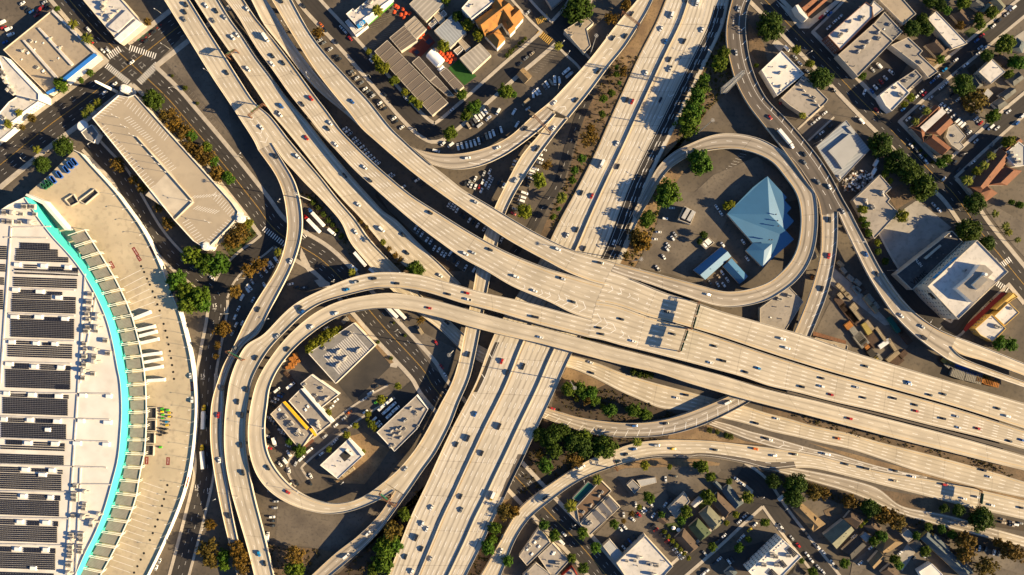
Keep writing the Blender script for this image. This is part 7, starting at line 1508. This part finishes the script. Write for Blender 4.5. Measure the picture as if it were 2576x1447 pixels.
# raised yard: trailers at the docks, cars along the parapet, small plant
for s, a in (('4:1085,932', 20), ('4:1115,1030', 15), ('4:1128,1072', 14), ('4:1142,1126', 14), ('4:1160,1224', 10), ('4:1168,1273', 10), ('4:1172,1329', 9), ('4:1188,1420', 6)): parked(s + 'wR', a, 'trailers at the docks', YZ, 'the turquoise docks')
parked('4:1297,765k', 60, z=YZ); parked('4:1437,1390w 8:1450,125w', 92, z=YZ); parked('8:1205,1340s 1180,1390w', 70, z=YZ)
# the remaining parked cars, past the three hundred nearest to the eye
if STUFFCARS:
    V, F, MI = [], [], []; mats = ['glass', 'rubber'] + ['paint_' + c for c in VC]; ix = {m: i for i, m in enumerate(mats)}
    for kind, c, pos, ang in STUFFCARS:
        body, roof, glass, wb, tr = car_specs(kind); g = G(); i0 = ix['paint_' + c]; loft(g, body, i0); loft(g, roof, i0); loft(g, glass, 0)
        for sx in (-1, 1):
            for sy in (-1, 1): g.box((sx * wb, sy * tr, 0), .62, .22, .6, m=1)
        ca, sa = math.cos(ang), math.sin(ang); n = len(V)
        V += [(pos[0] + v[0] * ca - v[1] * sa, pos[1] + v[0] * sa + v[1] * ca, pos[2] + v[2]) for v in g.v]; F += [tuple(n + i for i in f) for f in g.f]; MI += g.m
    tag(mk('parked_cars', V, F, mats, mi=MI), 'remaining parked cars in the lots and kerbs around the interchange', None, None, 'stuff')
# ------------------------------------------------------------ yards and gardens
for s, m, nm, lb in (('3:1180,430 1330,440 1385,385 1290,530 1260,520', 'dirt_dry', 'garden_plot', 'orange dry garden in front of the brown bungalow'), ('3:1480,245 1545,205 1590,260 1530,300', 'grass', 'lawn', 'small lawn beside the white apartments'),
                   ('3:1590,215 1680,150 1705,200 1610,255', 'grass', 'lawn', 'front lawn of the dark bungalow'), ('3:1680,60 1760,20 1790,90 1720,140', 'grass', 'lawn', 'front lawn of the top right cottage'), ('3:1500,520 1560,480 1590,540 1540,590', 'mulch', 'garden_plot', 'dark garden plot beside the white cubic house'),
                   ('3:1830,300 1932,230 1960,400 1860,400', 'lot_pale', 'yard_slab', 'pale concrete yard at the right edge'), ('3:1700,600 1800,560 1830,620 1740,680', 'lot', 'yard_slab', 'grey yard behind the white cubic house'), ('7:1640,130 1700,100 1960,250 1960,520 1800,350', 'lot', 'parking_lot', 'palm-lined parking lot at the right edge'),
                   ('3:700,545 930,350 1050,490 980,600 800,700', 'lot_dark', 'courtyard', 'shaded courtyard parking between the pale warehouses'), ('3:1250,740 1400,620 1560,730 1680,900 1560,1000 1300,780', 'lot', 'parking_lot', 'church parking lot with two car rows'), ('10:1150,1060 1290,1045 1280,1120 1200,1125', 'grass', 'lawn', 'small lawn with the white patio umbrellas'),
                   ('10:1400,900 1480,850 1500,900 1420,960', 'grass', 'lawn', 'green backyard of the sage bungalow'), ('11:990,1290 1060,1200 1110,1280 1010,1420', 'lot_pale', 'drive', 'gravel drive in the garden block'), ('11:420,960 560,900 560,980 440,1010', 'dirt', 'garden_plot', 'brown backyard of the tan hip bungalow'), ('11:640,1340 800,1230 820,1270 690,1447 620,1447', 'lot', 'drive', 'grey drive beside the dark long cottage'),
                   ('11:1540,1260 1780,1310 1932,1370 1932,1447 1560,1330', 'lot', 'parking_lot', 'small parking lot at the lower right corner'), ('11:1690,990 1960,1060 1960,1120 1690,1080', 'mulch', 'parking_strip', 'dark strip with parked taxis under the carriageway'), ('10:1560,1290 1900,1190 1932,1230 1932,1400 1700,1420', 'lot_dark', 'parking_lot', 'dark parking lot behind the solar apartments'),
                   ('3:30,330 90,390 130,350 60,290', 'walk', 'concrete_plaza', 'pale concrete strip above the white workshop'), ('2:1780,160 1900,330 1932,480 1880,520 1790,380', 'dirt', 'bare_slope', 'reddish bare patch beside the dark ramp'), ('7:480,560 640,700 930,1000 880,1010 640,820 470,700', 'lot_pale', 'yard_slab', 'pale slab among the stacked containers'),
                   ('5:340,420 380,500 410,560 395,610 360,560 330,500', 'walk', 'traffic_island', 'curved concrete corner under the flyover'), ('5:440,670 500,655 560,690 540,720 480,720', 'walk', 'traffic_island', 'pale round corner beside the avenue'), ('5:1030,1250 1085,1290 1060,1330 1010,1320', 'walk', 'traffic_island', 'pale pavement corner at the dead-end street'),
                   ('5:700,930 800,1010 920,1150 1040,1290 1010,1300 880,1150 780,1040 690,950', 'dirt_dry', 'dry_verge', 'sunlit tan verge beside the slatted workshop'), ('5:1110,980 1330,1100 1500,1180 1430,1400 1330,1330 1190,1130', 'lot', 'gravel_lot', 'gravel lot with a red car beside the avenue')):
    lot(nm, lb, s, m)
# ------------------------------------------------------------ lamps, masts, gantries
def lamp_mesh(h, arm, double=False):
    g = G(); g.cyl((0, 0, 0), 0.16, h, 8, 0.09); out = []
    for sg in ((1, -1) if double else (1,)): g.bar((0, 0, h - 0.1), (sg * arm, 0, h + 0.5), 0.12, 0.12)
    pole = g.mesh('pole', 'steel'); g = G()
    for sg in ((1, -1) if double else (1,)): g.box((sg * (arm + 0.3), 0, h + 0.38), 1.1, 0.42, 0.22)
    return pole, g.mesh('lamp_head', 'cloth_white')
LAMP = lamp_mesh(10.0, 2.4); LAMP2 = lamp_mesh(8.0, 1.6, True); LAMPS = lamp_mesh(6.0, 1.6)
def lamp(x, y, z, deg, me=LAMP, head='grey street lamp by', where=None, grp='street lamps'):
    p = W(x, y, z); root = thing('street_lamp', 'x', 'street lamp', (p.x, p.y, z), grp, R(deg))
    for n, m in zip(('pole', 'lamp_head'), me): o = bpy.data.objects.new(n, m); COL.objects.link(o); o.parent = root
    later_label(root, head, x, y, where)
for s, deg, z in (('n:1395,130', 150, .2), ('n:1450,420', 150, .2), ('0:1600,560', 150, .2), ('0:1345,680', 200, .2), ('0:570,1110', 40, .2), ('0:480,1080', 220, .2), ('0:235,1230', 130, .2), ('0:740,1090', 220, .2), ('0:1830,1190', 40, .2), ('1:410,600', 100, 5), ('1:235,215', 120, 6), ('1:1215,990', 200, .2), ('1:870,590', 200, .2), ('2:415,440', 60, .2), ('2:370,360', 50, .2), ('2:345,690', 80, .2), ('2:710,290', 250, 5.5), ('2:1480,420', 150, .3), ('2:1300,1190', 100, 4), ('2:1145,1360', 140, 1.2),
                  ('3:270,430', 30, .2), ('3:215,910', 30, .2), ('3:640,890', 210, .2), ('3:480,690', 220, .2), ('3:1450,1170', 200, .2), ('3:340,1090', 30, .2), ('5:100,960', 10, .2), ('5:590,680', 30, 12), ('5:1125,612', 180, 13), ('5:190,85', 40, .2), ('5:1060,1050', 30, .2), ('9:60,330', 20, 11), ('9:320,812', 30, 11), ('9:660,740', 40, 10), ('10:540,735', 100, 2), ('10:450,1055', 40, .2), ('10:1850,850', 40, .2), ('10:120,740', 60, .2), ('11:90,935', 40, .2), ('7:900,595', 0, .2), ('7:700,385', 180, 9), ('7:1190,960', 230, .2), ('7:1260,1010', 220, .2), ('4:1850,655', 210, .2), ('4:1560,860', 160, .2), ('4:1730,920', 180, .2), ('8:1570,930', 20, .2), ('8:1545,1090', 30, .2), ('8:1800,850', 30, 7), ('8:1640,860', 30, .2)):
    lamp(*P(s)[0], z, deg, head='grey street lamp by' if z < 3 else 'tall parapet lamp by')
for i, (pt, ex, _) in enumerate(P('4:905,30 975,130 1045,228 1102,322 1158,412 1205,505 1250,600 1295,700 1325,790 1355,885 1388,980 1415,1075 1435,1168 1450,1262 8:1462,95 1470,190 1466,285 1458,378 1448,470 1428,565 1412,660 1388,760 1362,860 1330,950 1292,1045 1258,1140 1215,1225', True)):
    lamp(*pt, YZ, 180 + (30 if i < 8 else 5), LAMPS, 'white yard lamp on', 'the truck yard parapet', 'lamps along the truck yard')
for s in 'm:1020,190 m:1095,275 m:1165,350 m:1235,430 m:1320,525 m:1380,590 m:1435,655 p:190,85 p:345,262'.split():
    lamp(*P(s)[0], GH - 1, 150, LAMP2, 'double-armed lamp on', 'the garage roof', 'lamps on the garage roof')
def mast_meshes(h):
    g = G(); g.cyl((0, 0, 0), 0.42, h, 10, 0.2); a = g.mesh('mast', 'steel'); g = G()
    g.cyl((0, 0, h - 0.6), 0.5, 0.5, 12)
    for k in range(8): t = PI * k / 4; g.bar((0, 0, h - .3), (1.1 * math.cos(t), 1.1 * math.sin(t), h - .2), .08); g.box((1.2 * math.cos(t), 1.2 * math.sin(t), h - .5), .6, .4, .35, t)
    return a, g.mesh('lamp_ring', 'steel')
MAST = mast_meshes(44.0)
for s, lb in (('e:1180,815', 'very tall light mast beside the grey clinic'), ('2:1405,1000', 'very tall light mast left of the loop entrance'), ('5:415,68', 'very tall light mast above the two parked semitrailers'), ('5:1492,1196', 'very tall light mast beside the connector flyover'), ('w:470,92', 'very tall light mast on the upper wooded bank'), ('6:905,525', 'very tall light mast at the end of the police lot')):
    p = W(*P(s)[0]); t = thing('light_mast', lb, 'light mast', (p.x, p.y, 0), 'high light masts')
    for n, m in zip(('mast', 'lamp_ring'), MAST): o = bpy.data.objects.new(n, m); COL.objects.link(o); o.parent = t
def truss(g, a, b, w, h, n):
    d = (b - a); u = d.normalized(); s = u.cross(Vector((0, 0, 1))).normalized() * w / 2; up = Vector((0, 0, h))
    for q in (-s, s, -s + up, s + up): g.bar(a + q, b + q, .22)
    for i in range(n):
        p, q = a.lerp(b, i / n), a.lerp(b, (i + 1) / n)
        g.bar(p - s, q - s + up, .14); g.bar(p + s, q + s + up, .14); g.bar(p - s, p + s, .14); g.bar(p - s + up, q + s + up, .14)
def gantry(lb, s, z, base, clear=7.2, th=2.0, panels=(), back=False):
    a, b = [W(x, y, z) for x, y in P(s)]; c = (a + b) / 2
    root = thing('sign_gantry', lb, 'sign gantry', (c.x, c.y, base), 'overhead sign gantries')
    for p in (a, b): g = G(); g.cyl((p.x, p.y, base), .45, z - base + clear + th, 8); g.obj('post', 'rust', root)
    g = G(); truss(g, a + Vector((0, 0, clear)), b + Vector((0, 0, clear)), 1.2, th, max(4, int((b - a).length / 2.2))); g.obj('truss', 'rust', root)
    u = (b - a).normalized(); nr = Vector((-u.y, u.x, 0)) * .8
    for f0, f1, hh in panels:
        p, q = a.lerp(b, f0) + Vector((0, 0, clear + hh / 2 - .6)) + nr, a.lerp(b, f1) + Vector((0, 0, clear + hh / 2 - .6)) + nr
        g = G(); g.bar(p, q, .12, hh); g.obj('sign_panel', 'dumpster_green', root)
gantry('overhead sign gantry across the upper freeway half', 'r:1250,438 1185,668', 13.7, 0, panels=((.12, .48, 4.6), (.56, .95, 4.6)))
gantry('overhead sign gantry across the lower freeway half', 'r:1148,670 1083,860', 13.7, 0, panels=((.05, .5, 4.6), (.58, .95, 4.6)))
gantry('sign gantry across the sweeping lower carriageway', '11:1562,790 1540,945', 0.6, 0, panels=((.1, .6, 4),))
gantry('sign truss at the top across the chevron-painted ramp', '2:822,118 948,215', 4.5, 0)
gantry('sign truss where the curved ramp meets the connector', '2:165,890 285,1015', 9, 0)
gantry('sign truss over the flyover split at left', 'z:85,432 222,505', 7.5, 0, panels=((.1, .9, 3),))
gantry('sign truss over the connector and straight ramp split', 'x:478,182 550,242', 10, 0, panels=((.1, .9, 3),))
gantry('small sign truss over the straight ramp top', 'x:560,252 612,285', 9.5, 0)
gantry('sign gantry across the leftmost freeway deck', '1:-30,890 80,805', 7, 0, panels=((.2, .8, 3),))
gantry('short sign gantry across the second freeway deck', '0:1738,445 1805,402', 8, 0, panels=((.1, .9, 3),))
gantry('thin sign gantry over the sweeping carriageway bend', '10:755,535 785,640', 1, 0, panels=((.2, .7, 3),))
# lattice tower and white pylon
t = thing('lattice_tower', 'tall steel lattice tower beside the dark asphalt ramp', 'tower', W(*P('2:1590,690')[0]))
b = W(*P('2:1590,690')[0]); TH = 54.0
for k in range(4):
    g = G(); sx, sy = ((1, 1), (1, -1), (-1, -1), (-1, 1))[k]; g.bar((b.x + sx * 2.2, b.y + sy * 2.2, 0), (b.x + sx * 1.0, b.y + sy * 1.0, TH), .3); g.obj('leg', 'steel', t)
g = G()
for i in range(18):
    z0, z1 = TH * i / 18, TH * (i + 1) / 18; r0, r1 = 2.2 - 1.2 * i / 18, 2.2 - 1.2 * (i + 1) / 18
    cs = ((1, 1), (1, -1), (-1, -1), (-1, 1))
    for k in range(4):
        a_, c_ = cs[k], cs[(k + 1) % 4]; g.bar((b.x + a_[0] * r0, b.y + a_[1] * r0, z0), (b.x + c_[0] * r1, b.y + c_[1] * r1, z1), .14); g.bar((b.x + a_[0] * r1, b.y + a_[1] * r1, z1), (b.x + c_[0] * r1, b.y + c_[1] * r1, z1), .12); g.bar((b.x + c_[0] * r0, b.y + c_[1] * r0, z0), (b.x + a_[0] * r1, b.y + a_[1] * r1, z1), .14)
g.obj('lattice', 'steel', t)
b = W(*P('0:885,695')[0]); t = thing('white_pylon', 'tall slim white pylon at the garage crossing corner', 'pylon', b)
g = G(); g.box((b.x, b.y, 0), 2.2, 1.2, 31, R(60), taper=.75); g.obj('shaft', 'stucco_white', t); g = G(); g.cyl((b.x, b.y, 31), .8, 1.2, 10, .5); g.obj('cap', 'cloth_white', t)
g = G(); a_, c_ = W(*P('1:680,838')[0], 9.2), W(*P('1:855,1003')[0], 9.2); g.bar(a_, c_, 3.4, 2.2); o = g.obj('straddle_beam', 'conc', DECKS['w4'].root)
for q in (a_, c_): inst('column', COLUMN, DECKS['w4'].root, (q.x, q.y, 0), 0, (1.3, 1.3, 8.2))
# ------------------------------------------------------------ storage yard, crates, umbrellas, small plant
def box_thing(nm, word, x, y, L, Wd, h, deg, m, cat, grp, z=0.06, ribs=True):
    p = W(x, y, z + h); root = thing(nm, 'x', cat, (p.x, p.y, z), grp, R(deg))
    g = G(); g.box((0, 0, 0), L, Wd, h); o = bpy.data.objects.new('body', g.mesh('body', m)); COL.objects.link(o); o.parent = root
    g = G(); k = max(2, int(L / 1.3))
    for i in range(k): g.box((-L / 2 + L * (i + .5) / k, 0, h), .22, Wd * .96, .12)
    o = bpy.data.objects.new('top_ribs', g.mesh('top_ribs', m)); COL.objects.link(o); o.parent = root; o['kind'] = 'stuff'
    later_label(root, word, x, y)
CW = {'tan_box': 'tan', 'crate_grey': 'grey', 'yellow_box': 'yellow', 'teal_box': 'dark teal', 'cloth_white': 'white', 'crate_orange': 'orange', 'near_black': 'black', 'beam_rust': 'rusty brown', 'dumpster_blue': 'blue'}
for ln in '''c:230,210,10,3.4,-52,tan_box c:322,318,8,3.4,-52,tan_box c:262,160,7,3.2,-52,crate_grey c:352,268,6,3,-52,crate_grey c:35,385,14,2.4,-52,tan_box c:25,285,6,3,-52,tan_box c:420,710,14,2.4,-55,tan_box c:592,872,12,2.6,-58,tan_box c:600,1040,12,3.6,40,tan_box c:205,620,10,4.2,-58,yellow_box c:620,565,14,3.6,-55,teal_box c:470,850,10,3.6,35,cloth_white
c:120,790,12,8,-52,crate_grey c:200,885,5,3.6,-52,crate_orange c:355,1085,6,3.6,-52,yellow_box c:395,1050,6,2.8,-52,crate_grey c:290,1010,9,5,-52,soot c:20,460,12,6,-52,beam_rust c:300,790,12,8,-52,beam_rust c:655,1100,10,8,40,beam_rust c:745,1015,8,4.5,40,beam_rust c:785,740,14,5,-52,beam_rust c:700,640,7,3,-52,beam_rust c:255,690,12,2,38,beam_rust c:120,20,6,5,-52,beam_rust c:40,40,8,3,-52,crate_grey c:250,570,9,3,-52,tan_box
7:548,545,6,3.2,-42,tan_box 7:572,592,6,3,-50,crate_grey 7:625,652,6,3.4,-42,crate_grey 7:680,685,6,3.4,-42,crate_grey 7:680,738,5,3.4,-42,crate_grey 7:540,715,5,3.4,-42,tan_box 7:568,745,6,3.2,-50,tan_box 7:588,768,6,3.2,-50,tan_box 7:612,790,6,3.2,-50,tan_box 7:548,785,5,3.2,-50,tan_box 7:555,850,14,5,-52,beam_rust 7:590,900,13,5,-52,beam_rust 7:630,940,12,5,-52,beam_rust 7:610,1010,5,6,-52,crate_orange 7:655,1060,9,5,-52,crate_grey 7:700,1110,9,6,-52,crate_grey 7:345,480,5,6,30,crate_grey
c:1340,1090,5,4,-40,beam_rust c:1390,1120,6,3,-40,yellow_box c:1470,1145,6,3,-40,yellow_box c:1425,1170,5,3.4,-40,crate_grey c:1510,1190,5,3.4,-40,crate_grey c:1345,1130,5,3,-40,beam_rust c:1595,1290,12,9,-20,crate_grey c:1640,1225,12,4,-20,dumpster_blue c:1820,1350,14,9,-15,crate_grey c:1990,1390,14,6,-15,crate_orange c:2090,1440,12,5,-15,crate_orange c:1820,1300,14,3,-15,dumpster_blue c:1960,1350,12,3,-15,yellow_box
z:575,577,3.2,2.6,20,crate_orange z:600,548,3.4,2.6,20,crate_orange z:612,574,3.2,2.6,20,crate_orange z:632,550,3.2,2.4,20,crate_orange z:628,520,4,2.6,20,crate_orange z:645,492,4,2.6,20,crate_orange z:660,525,4.4,2.4,20,crate_orange z:640,465,3.4,2.4,20,crate_orange z:605,500,3.4,2.4,20,crate_orange z:560,625,3,3,-50,beam_rust z:585,650,3,3,-50,beam_rust z:610,690,3,3,-50,beam_rust z:632,715,3,3,-50,beam_rust z:1065,175,6,3.4,40,crate_grey i:1350,1380,6,2.6,35,tan_box i:1440,1310,5,2.6,35,tan_box'''.split():
    f_, r_ = ln.split(':'); v = r_.split(','); fr = FR[f_]; small = f_ == 'z'
    box_thing('crate' if small else 'storage_container', f"{CW[v[5]]} {'crate' if small else 'container'} by", fr[0] + float(v[0]) / fr[2], fr[1] + float(v[1]) / fr[2], float(v[2]), float(v[3]), 1.3 if small or v[5] == 'beam_rust' else 2.6, float(v[4]), v[5], 'crate' if small else 'container', 'crates in the loop' if small else 'containers in the storage yard')
# excavator in the yard
p = W(*P('a:1960,1290')[0]); t = thing('excavator', 'orange excavator parked between the two ramps', 'excavator', (p.x, p.y, 0), None, R(50))
def kid(root, n, g, m, loc=(0, 0, 0)): o = bpy.data.objects.new(n, g.mesh(n, m)); COL.objects.link(o); o.parent = root; o.location = loc; return o
for sy in (-1, 1): g = G(); g.box((0, sy * 1.2, 0), 4.2, .7, .9); kid(t, 'track', g, 'rubber')
g = G(); g.box((-.4, 0, .9), 3.6, 2.8, 1.5, taper=.9); kid(t, 'body', g, 'crate_orange'); g = G(); g.box((.7, .8, 2.3), 1.4, 1.2, 1.2); kid(t, 'cab', g, 'glass'); g = G(); g.bar((1, -.3, 2.2), (4.6, -.3, 4.2), .5); g.bar((4.6, -.3, 4.2), (7, -.3, 1.4), .4); g.box((7.2, -.3, .4), 1.1, 1.1, 1); kid(t, 'boom', g, 'crate_orange')
# umbrellas
g = G(); n = 8; g.v += [(0, 0, 3.0)] + [(1.7 * math.cos(2*PI*i/n), 1.7 * math.sin(2*PI*i/n), 2.35) for i in range(n)]; g.f += [(0, 1+i, 1+(i+1) % n) for i in range(n)]; g.m += [0] * n; UMB = {m: g.mesh('canopy', m) for m in ('umbrella_red', 'cloth_white')}
g = G(); g.cyl((0, 0, 0), .05, 2.95, 6); g.cyl((0, 0, 0), .4, .1, 8); UPOLE = g.mesh('pole', 'steel')
def umbrella(s, m, word):
    for (pt, ex, _) in P(s, True):
        p = W(*pt, 2.5); t = thing('patio_umbrella', 'x', 'umbrella', (p.x, p.y, .08), 'patio umbrellas'); 
        for n, me in (('canopy', UMB[m]), ('pole', UPOLE)): o = bpy.data.objects.new(n, me); COL.objects.link(o); o.parent = t
        later_label(t, word, *pt)
umbrella('d:930,135 900,220 968,200 1030,200 945,265 800,180 820,90 850,110 1330,415 1225,515 1190,560', 'umbrella_red', 'red patio umbrella near'); umbrella('d:1600,815 1625,850 1650,805 1680,845 1555,865 1590,905 1665,890 1635,935 1715,885 1495,790 1525,815', 'umbrella_red', 'red lunch umbrella near'); umbrella('j:1378,417 1420,433', 'cloth_white', 'white patio umbrella by')
# dumpsters and forklifts on the raised yard
def open_box(root, L, Wd, h, m):
    for n, c, sx, sy in (('end_panel', (-L/2, 0, 0), .12, Wd), ('end_panel', (L/2, 0, 0), .12, Wd), ('side_panel', (0, -Wd/2, 0), L, .12), ('side_panel', (0, Wd/2, 0), L, .12)): g = G(); g.box(c, sx, sy, h); kid(root, n, g, m)
    g = G(); g.box((0, 0, 0), L, Wd, .1); kid(root, 'floor_plate', g, 'near_black')
for s, m, w in (('m:632,563', 'dumpster_blue', 'blue'), ('m:598,590', 'dumpster_blue', 'blue'), ('m:562,628', 'dumpster_blue', 'blue'), ('m:505,672', 'dumpster_blue', 'blue'), ('m:450,715', 'dumpster_blue', 'blue'), ('m:428,748', 'dumpster_green', 'green'), ('m:405,765', 'dumpster_green', 'green'), ('m:380,780', 'dumpster_green', 'green'), ('m:395,735', 'dumpster_green', 'green'), ('m:360,765', 'dumpster_green', 'green')):
    x, y = P(s)[0]; p = W(x, y, YZ + 1.5); t = thing('dumpster', 'x', 'dumpster', (p.x, p.y, YZ + .02), 'dumpsters on the truck yard', R(-52)); open_box(t, 6.2 if w == 'blue' else 3.2, 2.4 if w == 'blue' else 1.8, 1.9, m); later_label(t, f'open {w} dumpster on', x, y, 'the raised truck yard')
FK = {'e': 'green', 'y': 'yellow', 'k': 'black', 'c': 'bright blue'}
for (pt, ex, _) in P('8:1225,190e 1268,200e 1225,212y 1282,222y 1230,235e 1282,250y 1232,262b 1262,290c 1265,315y 1220,340k 1252,345k 1222,362k 1248,375k 1212,388k 1213,480e 1240,200e', True):
    c = ex if ex in FK else 'e'; p = W(*pt, YZ); t = thing('forklift', 'x', 'forklift', (p.x, p.y, YZ), 'forklifts on the truck yard', R(random.choice((0, 5, 180))))
    g = G(); g.box((-.2, 0, .35), 2.4, 1.5, .9, taper=.85); kid(t, 'body', g, 'paint_' + c); g = G(); g.box((-.1, 0, 2.0), 1.3, 1.3, .1); kid(t, 'roof_guard', g, 'paint_' + c); g = G(); g.box((1.2, -.4, .2), .15, .15, 2.4); g.box((1.2, .4, .2), .15, .15, 2.4); g.box((1.8, 0, .25), 1.1, .9, .08); kid(t, 'mast', g, 'metal_dark')
    for sx in (-.8, .8):
        for sy in (-.7, .7): o = bpy.data.objects.new('wheel', WHEEL); COL.objects.link(o); o.parent = t; o.location = (sx, sy, .33)
    later_label(t, f'{FK[c]} forklift on', *pt, 'the raised truck yard')
# scrap heap: uncountable
rnd = random.Random(9); g = G(); sp = [W(*t) for t in P('3:540,1385 640,1300 700,1280 800,1330 880,1310 760,1410 690,1447 580,1447')]
bx = (min(p.x for p in sp), max(p.x for p in sp), min(p.y for p in sp), max(p.y for p in sp))
for i in range(420):
    x, y = rnd.uniform(bx[0], bx[1]), rnd.uniform(bx[2], bx[3])
    if inside((x, y), sp): g.box((x, y, 0), rnd.uniform(.6, 2.8), rnd.uniform(.5, 1.6), rnd.uniform(.4, 1.8), rnd.uniform(0, 3.14), m=rnd.choice((0, 0, 1, 2, 3, 4)))
tag(g.obj('scrap_heap', ['scrap', 'hvac', 'cloth_white', 'rust', 'near_black']), 'heap of scrap metal beside the long workshop', None, None, 'stuff')
# road lettering: 15 MPH on the service road
for s, deg in (('4:1620,860', 95), ('4:1705,890', -85), ('4:1530,1390', 90), ('4:1630,1390', -88), ('8:1485,780', 88), ('8:1578,805', -4)):
    p = W(*P(s)[0]); a = R(deg - 90 if deg > 0 else 0); text('15', SM.root, (p.x, p.y, .26), a, 4.2, 'lane_white', 'speed_lettering'); text('MPH', SM.root, (p.x, p.y - 2.6, .26), a, 1.5, 'lane_white', 'speed_lettering')
for k in range(6):
    for s0, s1, c in (('n:1165,355', 'n:1380,165', 'bike_green'), ('n:1200,360', 'n:1390,200', 'curb_red')):
        a_, b_ = W(*P(s0)[0]), W(*P(s1)[0]); p = a_.lerp(b_, (k + .5) / 6); inst('lane_marking_square', STRIPE[c], SB.root, (p.x, p.y, .232 if c == 'bike_green' else .236), R(40), (1.6, 1.0, 1))
finish_labels()
